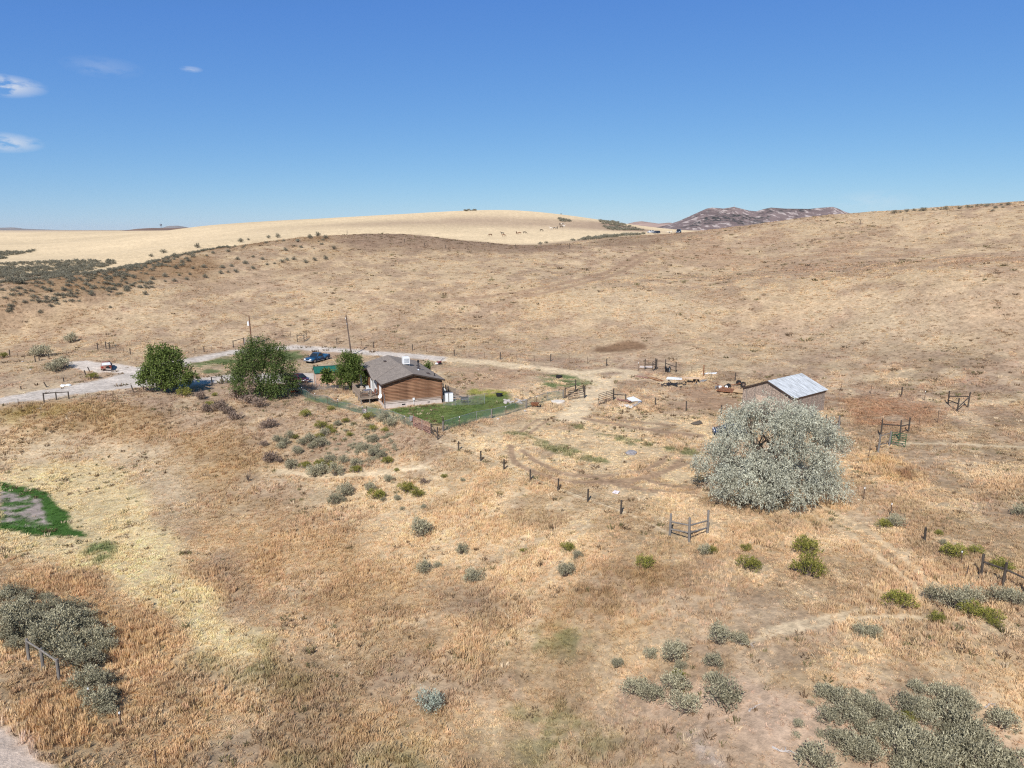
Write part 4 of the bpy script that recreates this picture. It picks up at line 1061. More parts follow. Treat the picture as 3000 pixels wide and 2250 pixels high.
# low weeds and half-dead tufts over the grazed slope
def slope_weeds():
    rg = np.random.default_rng(15); n = 5200
    r = np.sqrt(rg.uniform(125 ** 2, 335 ** 2, n)); a = rg.uniform(-.7, .7, n)
    x, y = r * np.sin(a), r * np.cos(a)
    k = rg.random(n) < sstep(.46, .66, fbm(x, y, 16, 55, 3)) * .8 + .06
    x, y = x[k], y[k]; m = len(x)
    c = np.where(rg.random(m)[:, None] < .4, np.array([[.20, .17, .085]]), np.array([[.21, .15, .095]])) * rg.uniform(.7, 1.3, (m, 1))
    s = rg.uniform(.5, 1.25, m) * np.where(rg.random(m) < .12, 1.6, 1)
    rot = np.zeros((m, 3)); rot[:, 2] = rg.uniform(0, 6.28, m)
    instancer('slope_weeds', np.stack([x, y, H(x, y) - .03], -1), rot, np.stack([s, s, s * .38], -1), c, rg.integers(0, 4, m), TUFTS)


slope_weeds()


def field_weeds():
    """dark dead stalks, olive weeds and pale broken stems through the near grass"""
    rg = np.random.default_rng(25); n = 16000
    r = np.sqrt(rg.uniform(30 ** 2, 128 ** 2, n)); a = rg.uniform(-.7, .7, n)
    x, y = r * np.sin(a), r * np.cos(a)
    _, d, _ = ground_cover(x, y)
    k = (rg.random(n) < (sstep(.5, .66, fbm(x, y, 7, 57, 4)) * .7 + .05)) & (d > .25) & not_house(x, y)
    x, y = x[k], y[k]; m = len(x)
    t = rg.random(m)[:, None]
    c = np.where(t < .45, np.array([[.19, .125, .075]]), np.where(t < .7, np.array([[.20, .18, .085]]), np.array([[.70, .56, .38]]))) * rg.uniform(.75, 1.25, (m, 1))
    s = rg.uniform(.25, .6, m)
    rot = np.zeros((m, 3)); rot[:, 2] = rg.uniform(0, 6.28, m)
    instancer('field_weeds', np.stack([x, y, H(x, y) - .03], -1), rot, np.stack([s, s, s * rg.uniform(.4, .9, m)], -1), c, rg.integers(0, 4, m), TUFTS)


field_weeds()
brush_field('low_scrub', [([(860, 1190), (1000, 1215), (1150, 1250), (1160, 1330), (1100, 1370), (950, 1400), (830, 1370), (780, 1290), (800, 1230)], 230, .62),
    ([(600, 1170), (760, 1180), (860, 1215), (800, 1260), (680, 1230)], 90, .6), ([(2380, 2000), (2700, 2060), (3000, 2120), (3000, 2250), (2300, 2250)], 70, .5)], 19, M_SAGE)

# ------------------------------------------------------------------ trees
M_LEAF_A = leafy_mat('broad_green_leaves', col=(.085, .12, .036), lo=.5, hi=1.6, hue=(.15, .19, .055), trans=.3, scale=.55)
M_LEAF_B = leafy_mat('dusty_green_leaves', col=(.088, .13, .042), lo=.55, hi=1.55, hue=(.145, .19, .062), trans=.28, scale=.5)
M_LEAF_C = leafy_mat('fresh_green_leaves', col=(.085, .125, .034), lo=.6, hi=1.5, hue=(.14, .18, .05), trans=.3, scale=.7)
M_OLIVE = leafy_mat('silvery_olive_leaves', col=(.38, .375, .285), lo=.5, hi=1.35, hue=(.50, .495, .385), trans=.12, scale=.45)
M_TWIG = leafy_mat('dry_pinkish_twigs', col=(.36, .25, .2), lo=.7, hi=1.3, trans=.1)
M_BARK = mat('dark_tree_bark', (.11, .085, .065), rough=.95, var=.45, scale=6, stretch=(1, 1, .25), bump=.5)


def crown(name, blobs, n, leaf, material, parent, seed, aspect=.5, droop=0.0, shell=.55, clump=.45, per=9, upright=0.0):
    """leaf-sized faces gathered in sprays through the volume of several uneven lobes"""
    r = random.Random(seed); v = []; f = []
    vol = [b[3] * b[4] * b[5] for b in blobs]
    made = 0
    while made < n:
        b = r.choices(blobs, vol)[0]
        d = Vector((r.gauss(0, 1), r.gauss(0, 1), r.gauss(0, 1))).normalized()
        q = shell + (1 - shell) * r.random()
        q *= 1 + .16 * math.sin(5 * d.x + seed) * math.cos(4 * d.y + 2 * d.z)
        c0 = Vector((b[0] + d.x * b[3] * q, b[1] + d.y * b[4] * q, b[2] + d.z * b[5] * q))
        if c0.z < .12: continue
        axis = (d + Vector((r.gauss(0, .5), r.gauss(0, .5), r.gauss(upright, .5) - droop))).normalized()
        L0 = clump * r.uniform(.6, 1.4)
        for k in range(per):
            t = r.uniform(-.6, 1)
            c = c0 + axis * (L0 * t) + Vector((r.gauss(0, .25), r.gauss(0, .25), r.gauss(0, .25) - droop * .4 * max(t, 0) ** 2)) * clump
            dd = (axis + Vector((r.gauss(0, .8), r.gauss(0, .8), r.gauss(0, .8) - droop))).normalized()
            s = dd.cross(Vector((r.gauss(0, 1), r.gauss(0, 1), r.gauss(0, 1)))).normalized()
            L_ = leaf * r.uniform(.7, 1.4); W_ = L_ * aspect * .5
            m = len(v)
            v += [c, c + dd * L_ * .5 + s * W_, c + dd * L_, c + dd * L_ * .5 - s * W_]
            f.append((m, m + 1, m + 2, m + 3)); made += 1
    return mesh_obj(name, v, f, material, parent)


def limbs(parent, blobs, base_r, seed, trunks=1, spread=.3, twist=.35, name='trunk', sub=3):
    r = random.Random(seed); mb = MB()
    for t in range(trunks):
        a = r.uniform(0, 6.283); bx, by = (spread * math.cos(a), spread * math.sin(a)) if trunks > 1 else (0, 0)
        for i, b in enumerate(blobs):
            if trunks > 1 and (i + t) % trunks: continue
            tgt = Vector((b[0], b[1], b[2])); p0 = Vector((bx, by, -.3))
            mid = Vector((bx * 1.2 + b[0] * .25, by * 1.2 + b[1] * .25, max(.5, b[2] * .45)))
            m2 = mid.lerp(tgt, .55) + Vector((r.gauss(0, twist), r.gauss(0, twist), r.gauss(0, twist * .6)))
            mb.tube([p0, Vector((bx, by, .35)), mid, m2, tgt], [base_r * 1.25, base_r, base_r * .62, base_r * .38, base_r * .18], 6)
            for k in range(sub):
                d = Vector((r.gauss(0, 1), r.gauss(0, 1), r.gauss(.2, .8))).normalized()
                e = tgt + Vector((d.x * b[3], d.y * b[4], d.z * b[5])) * .8
                mb.tube([m2, m2.lerp(e, .5) + Vector((0, 0, .12)), e], [base_r * .3, base_r * .18, base_r * .06], 5)
    return mb.build(name, M_BARK, parent)


def roughen(B, n, seed, rmin=.5, rmax=.95):
    r = random.Random(seed); out_ = list(B)
    for i in range(n):
        b = r.choice(B); d = Vector((r.gauss(0, 1), r.gauss(0, 1), r.gauss(.1, .8))).normalized(); q = r.uniform(rmin, rmax)
        out_.append((b[0] + d.x * b[3] * 1.05, b[1] + d.y * b[4] * 1.05, max(.6, b[2] + d.z * b[5] * 1.05), q, q, q * .8))
    return out_


def px_m(u, v):
    p = G(u, v)
    return p, (p - Vector((0, 0, CAM_Z))).length / FPX


# left tree
p, k = px_m(488, 1150)
T = empty('shade_tree', p, 0, 'rounded dark green tree at the bend of the gravel drive', 'tree')
B = [(0, 0, 4.7, 2.9, 2.7, 2.5), (-1.9, .2, 3.0, 2.4, 2.3, 2.0), (2.0, -.2, 2.9, 2.7, 2.3, 1.9), (-.9, .3, 6.2, 1.9, 1.8, 1.5), (1.2, 0, 5.6, 1.9, 1.9, 1.6), (3.0, .2, 2.2, 1.7, 1.5, 1.1), (-2.9, 0, 2.3, 1.4, 1.4, 1.1), (.2, -1.2, 2.2, 2.2, 1.6, 1.4)]
B = [(x, y, z, a, b, c) for x, y, z, a, b, c in B]
limbs(T, B, .17, 5, trunks=2, spread=.35)
crown('crown', roughen(B, 26, 3), 19000, .25, M_LEAF_A, T, 21, aspect=.55, clump=.4, shell=.42)
# wide middle tree
p, k = px_m(775, 1168)
T = empty('willow_tree', p, 0, 'wide shaggy green tree hiding the left of the yard', 'tree')
B = [(-1.5, 0, 5.6, 2.6, 2.4, 2.2), (1.2, .2, 6.0, 2.6, 2.4, 2.2), (-.2, 0, 8.1, 2.2, 2.0, 1.7), (-3.2, .2, 4.2, 2.3, 2.0, 1.8), (3.0, .1, 4.8, 2.2, 2.0, 1.9), (-3.4, -.2, 2.6, 1.8, 1.7, 1.5), (-1.2, -.8, 2.6, 2.1, 1.8, 1.7),
     (2.4, -.4, 2.6, 2.6, 2.0, 1.9), (4.0, .2, 2.6, 1.6, 1.5, 1.4), (1.2, -.9, 1.4, 2.1, 1.6, 1.2), (-2.4, 0, 7.0, 1.5, 1.4, 1.2), (2.2, 0, 7.4, 1.5, 1.4, 1.1)]
limbs(T, B, .16, 6, trunks=3, spread=.7)
crown('crown', roughen(B, 40, 4), 28000, .24, M_LEAF_B, T, 22, aspect=.4, clump=.48, shell=.42, droop=.15)
crown('dead_branch', [(-1.2, -2.2, 2.9, .6, .3, 1.4)], 500, .32, M_TWIG, T, 23, aspect=.12, clump=.4, droop=.5)
# tree by the deck
p, k = px_m(1030, 1146)
T = empty('deck_tree', p, 0, 'upright feathery green tree between the deck and the green-roofed shed', 'tree')
B = [(0, 0, 3.0, 2.0, 1.9, 1.9), (-.7, 0, 4.3, 1.5, 1.4, 1.5), (.7, 0, 4.5, 1.4, 1.4, 1.5), (0, 0, 5.3, 1.1, 1.1, 1.0), (-1.3, -.1, 2.2, 1.3, 1.3, 1.3), (1.3, 0, 2.6, 1.3, 1.3, 1.4)]
limbs(T, B, .1, 7, trunks=2, spread=.25)
crown('crown', roughen(B, 14, 5), 11000, .26, M_LEAF_C, T, 24, aspect=.4, clump=.5, shell=.4, upright=.5)
p, k = px_m(961, 1141)
T = empty('sapling', p, 0, 'small broad-leaved sapling in front of the tan shed wall', 'tree')
B = [(0, 0, 2.4, .9, .9, .9), (-.3, 0, 1.7, .8, .8, .7), (.45, 0, 1.9, .7, .7, .6), (0, 0, 3.0, .5, .5, .5)]
limbs(T, B, .05, 8, sub=2)
crown('crown', B, 1500, .28, M_LEAF_C, T, 25, aspect=.6, clump=.3, shell=.35)
# silver tree
p, k = px_m(2256, 1456)
T = empty('olive_tree', p, 0, 'broad silvery grey tree in the middle of the right-hand field', 'tree')
T.scale = (1.02, 1.04, 1.31)
rr = random.Random(8)
MAIN = [(0, 0, 4.2, 2.6, 2.4, 1.6), (-2.6, .4, 5.2, 1.6, 1.6, 1.2), (2.4, .6, 5.3, 1.7, 1.6, 1.2), (-1.0, .5, 6.9, 1.4, 1.4, .9), (2.0, .8, 6.7, 1.4, 1.3, .9), (-4.6, -.4, 3.0, 1.5, 1.5, 1.1), (4.9, -.2, 3.4, 1.6, 1.5, 1.2), (-2.2, -2.2, 2.4, 1.6, 1.5, 1.1), (.4, -3.2, 2.0, 1.8, 1.4, 1.1), (3.2, -2.4, 2.4, 1.7, 1.4, 1.1), (0, 3, 4.0, 2.0, 1.7, 1.3)]
B = []
B += [(-5.2, -2.2, 1.6, 1.4, 1.3, 1.2), (-3.6, -3.2, 1.8, 1.4, 1.2, 1.3), (-1.4, -4.0, 1.4, 1.4, 1.2, 1.2), (1.0, -4.2, 1.6, 1.4, 1.1, 1.3), (-.4, -3.6, 2.6, 1.3, 1.0, 1.0), (2.8, -3.6, 2.0, 1.3, 1.2, 1.0), (-3.0, -2.9, 3.0, 1.2, 1.0, 1.0), (5.0, -2.8, 1.6, 1.4, 1.2, .9), (-.2, -3.0, 3.0, 1.5, 1.2, 1.0), (1.6, -2.4, 4.4, 1.3, 1.2, .9), (-2.2, -2.8, 3.6, 1.4, 1.2, 1.0), (-.6, -1.4, 6.0, 1.2, 1.1, .8), (3.4, -2.6, 3.2, 1.3, 1.2, .9)]
HOLES = [Vector(q).normalized() for q in ((.15, -.75, .5), (.8, -.5, .25), (-.55, -.6, .55), (.45, -.1, .85))]
NP_ = 80
for i in range(NP_):          # small foliage pads spread evenly over a low dome, a few gaps left open
    e_ = math.asin(((i + .5) / NP_) ** .92); a_ = i * 2.39996
    R_ = rr.choice((.8, .9, .97, 1.0, 1.05)) * rr.uniform(.97, 1.03)
    dv = Vector((math.cos(a_) * math.cos(e_), math.sin(a_) * math.cos(e_), math.sin(e_)))
    if any(dv.angle(q) < .22 for q in HOLES): continue
    q_ = rr.uniform(.7, 1.25)
    B.append((6.2 * R_ * dv.x, 5.0 * R_ * dv.y, max(1.2 + 6.1 * R_ * dv.z + rr.uniform(-.35, .35), 1.05), q_ * 1.15, q_ * 1.1, q_ * .68))
for i in range(7):           # inner foliage
    a_ = i * 2.39996; B.append((3.4 * math.cos(a_) * rr.uniform(.4, 1), 2.6 * math.sin(a_) * rr.uniform(.4, 1), rr.uniform(2.0, 5.2), 1.1, 1.1, .8))
limbs(T, MAIN, .22, 9, trunks=2, spread=.6, twist=.6, sub=5)
crown('crown', B, 76000, .17, M_OLIVE, T, 26, aspect=.3, clump=.33, shell=.3, droop=.5, per=12)
# ------------------------------------------------------------------ shared materials for built things
M_LOG = [mat('log_orange', (.16, .07, .035), rough=.7, var=.4, scale=5, stretch=(.16, 1, 3), col2=(.40, .22, .125)),
         mat('log_brown', (.10, .045, .024), rough=.7, var=.4, scale=5, stretch=(.16, 1, 3), col2=(.33, .16, .085)),
         mat('log_grey', (.22, .14, .10), rough=.8, var=.4, scale=5, stretch=(.16, 1, 3), col2=(.52, .38, .29)),
         mat('log_bleached', (.40, .31, .255), rough=.85, var=.35, scale=3.5, stretch=(.25, 1, 1.6), col2=(.60, .50, .43))]
M_CHINK = mat('dark_log_joint_board', (.10, .055, .035), rough=.9)  # dark brown wall core that shows in the joints between logs
M_TRIM = mat('dark_brown_fascia', (.065, .045, .035), rough=.6, var=.2)
M_FOUND = mat('pale_block_skirting', (.58, .49, .43), rough=.9, var=.14, scale=2.5)
M_WHITE = mat('white_painted_metal', (.80, .80, .78), rough=.45, var=.06, scale=4)
M_GLASS = mat('dark_window_glass', (.02, .025, .03), rough=.06, var=.2, spec=.6)
M_DECK = mat('weathered_deck_wood', (.27, .20, .15), rough=.85, var=.35, scale=4, stretch=(1, .2, 1), col2=(.40, .32, .25))
M_GREYW = mat('grey_weathered_wood', (.19, .17, .15), rough=.9, var=.35, scale=5, stretch=(1, 1, .2))
M_POST = mat('dark_creosoted_post', (.055, .043, .035), rough=.9, var=.4, scale=7, stretch=(1, 1, .2), col2=(.11, .088, .07))
M_STEEL = mat('galvanised_steel', (.45, .46, .47), rough=.4, metal=.6, var=.2, scale=5)
M_TPOST = mat('rusty_steel_post', (.13, .085, .06), rough=.8, var=.4, scale=8)
M_BLACK = mat('black_rubber', (.018, .018, .02), rough=.8, var=.3, scale=6)
M_RUST = mat('rusty_iron', (.17, .065, .03), rough=.9, var=.5, scale=4, col2=(.34, .15, .075))
M_PALEW = mat('new_sawn_lumber', (.50, .33, .18), rough=.75, var=.25, scale=3, stretch=(.3, 1, 1))
M_GREENG = mat('green_painted_gate', (.035, .10, .045), rough=.5, var=.3, scale=6)
M_GATEB = mat('dark_brown_pipe_gate', (.06, .048, .042), rough=.6, var=.3, scale=6)

sh = bpy.data.materials.new('grey_brown_shingles'); MATS['shingle'] = sh
nt, b, o = nodes_of(sh); N, L = nt.nodes, nt.links
tc = N.new('ShaderNodeTexCoord'); br = N.new('ShaderNodeTexBrick')
br.inputs['Scale'].default_value = 2.6; br.inputs['Mortar Size'].default_value = .035; br.inputs['Brick Width'].default_value = .9; br.inputs['Row Height'].default_value = .42
br.inputs['Color1'].default_value = (.29, .24, .20, 1); br.inputs['Color2'].default_value = (.215, .18, .152, 1); br.inputs['Mortar'].default_value = (.13, .11, .095, 1)
mp = N.new('ShaderNodeMapping'); mp.inputs['Rotation'].default_value = (0, 0, math.radians(90))
L.new(tc.outputs['Object'], mp.inputs[0]); L.new(mp.outputs[0], br.inputs['Vector'])
nz = N.new('ShaderNodeTexNoise'); nz.inputs['Scale'].default_value = 1.2; nz.inputs['Detail'].default_value = 5; L.new(tc.outputs['Object'], nz.inputs['Vector'])
mr = N.new('ShaderNodeMapRange'); mr.inputs['To Min'].default_value = .75; mr.inputs['To Max'].default_value = 1.3; L.new(nz.outputs['Fac'], mr.inputs['Value'])
vm = N.new('ShaderNodeVectorMath'); vm.operation = 'SCALE'; L.new(br.outputs['Color'], vm.inputs[0]); L.new(mr.outputs[0], vm.inputs['Scale'])
L.new(vm.outputs[0], b.inputs['Base Color']); b.inputs['Roughness'].default_value = .95; b.inputs['Specular IOR Level'].default_value = .15


def slab(mb, pts, th):
    """a flat panel through 3-4 points, thickened downwards"""
    n = len(pts)
    top = [Vector(p) for p in pts]; bot = [p - Vector((0, 0, th)) for p in top]
    return mb.add(top + bot, [tuple(range(n)), tuple(range(2 * n - 1, n - 1, -1))] + [(i, n + i, n + (i + 1) % n, (i + 1) % n) for i in range(n)])


# ------------------------------------------------------------------ the log house
HO, HTH, HW, HL = Vector((-18.32, 99.05, 0)), math.radians(22.25), 8.55, 16.14
ZE, ZR, ZF = 3.6, 4.83, .62
house = empty('log_house', HO, HTH, 'single-storey log-sided house with brown shingle roof beside the green lawn', 'house')
SL = (ZR - ZE) / (HW / 2 + .45)


def hpt(x, y, z=0):
    c, s = math.cos(HTH), math.sin(HTH)
    return Vector((HO.x + x * c - y * s, HO.y + x * s + y * c, z))


MB().prism([(.06, ZF - .1), (HW - .06, ZF - .1), (HW - .06, ZE + .02), (HW / 2, ZR - .1), (.06, ZE + .02)], .06, HL - .06).build('wall', M_CHINK, house)
fd = MB().box(-.02, HW + .02, -.02, HL + .02, -1.6, ZF - .02).build('foundation', M_FOUND, house)
MB().box(2.55, 3.05, -.05, -.022, .28, .44).build('vent', M_BLACK, fd)
MB().box(6.4, 6.75, -.05, -.022, .30, .42).build('vent', M_BLACK, fd)
rl = random.Random(4)
LOGH = .215


def log_mesh(length):
    """half-round log lying along x, round face towards -y"""
    n = 5; vs = []; fs = []
    prof = [(.02, -.5)] + [(-.062 * math.cos(math.radians(-80 + 160 * i / n)), .5 * math.sin(math.radians(-80 + 160 * i / n))) for i in range(n + 1)] + [(.02, .5)]
    mb = MB(); k = len(prof)
    vs = [(0, y, z * LOGH * .97) for y, z in prof] + [(length, y, z * LOGH * .97) for y, z in prof]
    fs = [tuple(range(k)), tuple(range(2 * k - 1, k - 1, -1))] + [((i + 1) % k, i, k + i, k + (i + 1) % k) for i in range(k)]
    return mb.add(vs, fs)


z = ZF + LOGH / 2
while z < ZR - .2:
    if z + LOGH / 2 <= ZE - .02: x0, x1 = .0, HW
    else:
        d = (z + LOGH / 2 - ZE) / SL - .45
        x0, x1 = max(0, d + .12), min(HW, HW - d - .12)
    if x1 - x0 > .4:
        t = (z - ZF) / (ZE - ZF)
        m = M_LOG[3] if t < .1 else M_LOG[2] if t < .20 + rl.uniform(-.05, .14) else M_LOG[rl.choice((0, 0, 1))]
        lo = log_mesh(x1 - x0).build('log', m, house); lo.location = (x0, 0.0, z)
    z += LOGH
z = ZF + LOGH / 2
lm = {}
while z + LOGH / 2 < ZE:
    m = M_LOG[rl.choice((0, 1, 1))]
    lo = log_mesh(HL).build('log', m, house); lo.location = (0.0, HL, z); lo.rotation_euler = (0, 0, -math.pi / 2)
    z += LOGH
MB().box(-.1, .1, -.1, .1, ZF, ZE - .06).build('corner_trim', M_LOG[1], house)
MB().box(HW - .1, HW + .1, -.1, .1, ZF, ZE - .06).build('corner_trim', M_LOG[1], house)
# cross gable over the deck
CY, CHW = 7.35, 4.0
CZ_ = ZE + CHW * SL * 1.02
mbx = MB(); mbx.add([(-.07, CY - CHW + .35, ZE - .05), (-.07, CY + CHW - .35, ZE - .05), (-.07, CY, CZ_ - .16), (.3, CY - CHW + .35, ZE - .05), (.3, CY + CHW - .35, ZE - .05), (.3, CY, CZ_ - .16)],
    [(0, 1, 2), (5, 4, 3), (0, 3, 4, 1), (1, 4, 5, 2), (2, 5, 3, 0)])
mbx.build('gable_wall', M_LOG[0], house)
roof = MB()
slab(roof, [(-.45, -.4, ZE), (HW / 2, -.4, ZR), (HW / 2, HL + .4, ZR), (-.45, HL + .4, ZE)], .10)
slab(roof, [(HW / 2, -.4, ZR), (HW + .45, -.4, ZE), (HW + .45, HL + .4, ZE), (HW / 2, HL + .4, ZR)], .10)
xb = (CZ_ - ZE) / SL - .45
slab(roof, [(-.95, CY - CHW, ZE + .03), (-.45, CY - CHW, ZE + .035), (xb, CY, CZ_ + .03), (-.95, CY, CZ_ + .03)], .10)
slab(roof, [(-.95, CY, CZ_ + .03), (xb, CY, CZ_ + .03), (-.45, CY + CHW, ZE + .035), (-.95, CY + CHW, ZE + .03)], .10)
roof = roof.build('roof', sh, house)
fa = MB()
fa.bar((-.47, -.42, ZE - .10), (HW / 2, -.42, ZR - .10), .04, .2); fa.bar((HW / 2, -.42, ZR - .10), (HW + .47, -.42, ZE - .10), .04, .2)
fa.bar((-.47, -.4, ZE - .1), (-.47, CY - CHW, ZE - .1), .04, .2); fa.bar((HW + .47, -.4, ZE - .1), (HW + .47, HL + .4, ZE - .1), .04, .2)
fa.bar((-.97, CY - CHW, ZE - .08), (-.97, CY, CZ_ - .08), .04, .2); fa.bar((-.97, CY, CZ_ - .08), (-.97, CY + CHW, ZE - .08), .04, .2)
fa.build('fascia', M_TRIM, roof)
rz = lambda x: ZR - abs(x - HW / 2) * SL
cl = MB(); cx, cy_ = 5.35, 8.3; zc = rz(cx) + .18
cl.box(cx - .5, cx + .5, cy_ - .5, cy_ + .5, zc, zc + 1.05)
cool = cl.build('swamp_cooler', M_WHITE, roof)
lv2 = MB()
for i in range(4): lv2.box(cx - .36 + i * .19, cx - .22 + i * .19, cy_ - .53, cy_ - .505, zc + .18, zc + .88)
lv2.build('cooler_grille', mat('grey_louver', (.38, .40, .42), rough=.6), roof)
lg = MB()
for sx in (-.44, .44):
    for sy in (-.44, .44): lg.bar((cx + sx, cy_ + sy, rz(cx) - .1), (cx + sx, cy_ + sy, zc), .06, .06)
lg.build('cooler_stand', M_STEEL, roof)
px_, py_ = 6.4, 4.8; zb = rz(px_)
MB().tube([(px_, py_, zb - .1), (px_, py_, zb + .18)], [.26, .14], 12).build('chimney_flashing', M_STEEL, roof)
MB().tube([(px_, py_, zb + .1), (px_, py_, zb + 1.25)], .11, 10).build('stovepipe', mat('dark_stovepipe', (.10, .10, .11), rough=.4, metal=.5), roof)
MB().tube([(px_, py_, zb + 1.2), (px_, py_, zb + 1.5)], [.19, .17], 10).build('chimney_cap', M_BLACK, roof)
for (vx, vy) in ((7.3, 2.6), (6.9, 6.6), (3.0, 12.5), (7.6, 9.5)):
    vb = MB(); zz = rz(vx)
    s_ = -1 if vx > HW / 2 else 1
    vb.bar((vx - .0, vy - .45, zz + .07), (vx, vy + .45, zz + .07), .4, .1); vb.build('roof_vent', M_TRIM, roof)
for (vx, vy) in ((7.9, 1.3), (8.1, 1.9)):
    MB().tube([(vx, vy, rz(vx) - .05), (vx, vy, rz(vx) + .4)], .05, 6).build('vent_pipe', M_BLACK, roof)
# openings on the deck side
def opening(y0, y1, z0, z1, nm, mull=1, door=False):
    f = MB()
    t = .09
    f.box(-.14, -.05, y0, y0 + t, z0, z1); f.box(-.14, -.05, y1 - t, y1, z0, z1); f.box(-.14, -.05, y0 + t, y1 - t, z0, z0 + t); f.box(-.14, -.05, y0 + t, y1 - t, z1 - t, z1)
    for i in range(mull):
        ym = y0 + (y1 - y0) * (i + 1) / (mull + 1); f.box(-.138, -.05, ym - .04, ym + .04, z0 + t, z1 - t)
    fr = f.build(nm, M_WHITE, house)
    MB().box(-.085, -.06, y0 + .05, y1 - .05, z0 + .05, z1 - .05).build('pane', M_GLASS, fr)
    return fr


opening(1.5, 2.5, 1.35, 2.95, 'window'); opening(4.4, 5.5, 1.15, 3.05, 'window'); opening(12.3, 13.4, 1.6, 2.9, 'window')
dr = opening(5.9, 7.9, .98, 3.0, 'sliding_door'); MB().box(-.19, -.142, 6.85, 6.88, 1.7, 2.2).build('handle', M_STEEL, dr)
MB().box(-.16, -.09, 8.0, 8.9, .98, 3.0).build('door', M_WHITE, house)
MB().box(8.64, 8.69, 3.0, 3.95, 1.2, 3.1).build('door', M_WHITE, house)
# dishes, meter
def dish(name, base, aim, r):
    aim = Vector(aim).normalized(); q = aim.to_track_quat('Z', 'Y')
    vs = []; fs = []; n = 14
    for i in range(4):
        rr_ = r * i / 3; dz = .22 * r * (i / 3) ** 2
        for k in range(n): vs.append(Vector(base) + q @ Vector((rr_ * math.cos(6.2832 * k / n), rr_ * math.sin(6.2832 * k / n), dz)))
    for i in range(3):
        for k in range(n): fs.append((i * n + k, i * n + (k + 1) % n, (i + 1) * n + (k + 1) % n, (i + 1) * n + k))
    d = mesh_obj(name, vs, fs, M_WHITE, house, smooth=True)
    return d


d1 = dish('satellite_dish', (-.42, .35, 1.75), (-.8, -.45, .45), .36)
MB().tube([(-.05, .5, 1.3), (-.35, .42, 1.45), (-.40, .36, 1.75)], .03, 5).build('dish_mount', M_STEEL, d1)
d2 = dish('satellite_dish', (HW + .5, .5, 1.85), (.75, .5, .5), .36)
MB().tube([(HW + .08, .6, 1.4), (HW + .4, .55, 1.5), (HW + .48, .5, 1.85)], .03, 5).build('dish_mount', M_STEEL, d2)
mb = MB(); mb.box(4.15, 4.45, -.16, -.07, .85, 1.2).tube([(4.3, -.1, .2), (4.3, -.1, .9)], .03, 5).build('meter_box', M_WHITE, house)
MB().tube([(.02, -.14, -.1), (.02, -.14, 2.0), (-.12, -.1, 2.4)], .035, 5).build('conduit', M_STEEL, house)

# ---- deck on the long side
def railing(parent, a, b, h=.95, z=None, step=.135, post=True):
    a = Vector(a); b = Vector(b); L_ = (b - a).length
    MB().bar(a + Vector((0, 0, h)), b + Vector((0, 0, h)), .09, .05).build('top_rail', M_DECK, parent)
    MB().bar(a + Vector((0, 0, .12)), b + Vector((0, 0, .12)), .05, .07).build('bottom_rail', M_DECK, parent)
    n = max(2, int(L_ / step))
    me = None
    for i in range(1, n):
        p = a.lerp(b, i / n)
        if me is None:
            o_ = MB().box(-.02, .02, -.02, .02, .1, h - .02).build('baluster', M_DECK, parent); me = o_.data
        else:
            o_ = bpy.data.objects.new('baluster', me); COL.objects.link(o_); o_.parent = parent
        o_.location = p
    if post:
        for p in (a, b):
            o_ = MB().box(-.05, .05, -.05, .05, -.1, h + .1).build('rail_post', M_DECK, parent); o_.location = p


DZ, DX, DY0, DY1 = 1.0, -2.75, 3.5, 10.3
deck = MB(); deck.box(DX, -.1, DY0, DY0 + .05, DZ - .24, DZ - .01); deck.box(DX, -.1, DY1 - .05, DY1, DZ - .24, DZ - .01); deck.box(DX, DX + .05, DY0 + .05, DY1 - .05, DZ - .24, DZ - .01)
for i in range(1, 9):
    y = DY0 + (DY1 - DY0) * i / 9; deck.box(DX + .05, -.1, y - .02, y + .02, DZ - .2, DZ - .035)
deck = deck.build('deck_frame', M_DECK, house)
me = None
for i in range(19):
    x = DX - .03 + i * .142
    if me is None:
        o_ = MB().box(0, .132, DY0 - .03, DY1 + .03, -.03, 0).build('floor_board', M_DECK, deck); me = o_.data
    else:
        o_ = bpy.data.objects.new('floor_board', me); COL.objects.link(o_); o_.parent = deck
    o_.location = (x, 0, DZ + RND.uniform(0, .006))
for (x, y) in ((DX + .1, DY0 + .1), (DX + .1, 5.7), (DX + .1, 8.0), (DX + .1, DY1 - .1), (-1.4, DY0 + .1)):
    MB().box(x - .07, x + .07, y - .07, y + .07, -1.6, DZ - .22).build('deck_post', M_GREYW, deck)
railing(deck, (DX + .06, DY0 + .06, DZ), (DX + .06, DY1 - .06, DZ)); railing(deck, (DX + .06, DY0 + .06, DZ), (-1.2, DY0 + .06, DZ))
# ---- side deck with stair on the right
sd = MB(); sd.box(HW + .1, HW + 1.7, 1.9, 4.6, DZ - .2, DZ - .01)
sd = sd.build('side_deck', M_DECK, house)
for i in range(6):
    MB().box(HW + 1.72 + i * .26, HW + 2.0 + i * .26, 2.0, 3.3, DZ - .18 - i * .17, DZ - .14 - i * .17).build('step', M_DECK, sd)
railing(sd, (HW + .15, 1.95, DZ), (HW + 1.65, 1.95, DZ)); railing(sd, (HW + .15, 4.55, DZ), (HW + 1.65, 4.55, DZ))
railing(sd, (HW + 1.65, 1.95, DZ), (HW + 3.2, 1.95, DZ - .75)); railing(sd, (HW + 1.65, 3.35, DZ), (HW + 3.2, 3.35, DZ - .75))
MB().bar((HW + 1.6, 1.93, DZ - .16), (HW + 3.3, 1.93, DZ - .9), .05, .24).build('stringer', M_DECK, sd)
for (x, y) in ((HW + .25, 2.05), (HW + 1.6, 2.05), (HW + 1.6, 4.5)):
    MB().box(x - .06, x + .06, y - .06, y + .06, -.8, DZ - .2).build('deck_post', M_GREYW, sd)

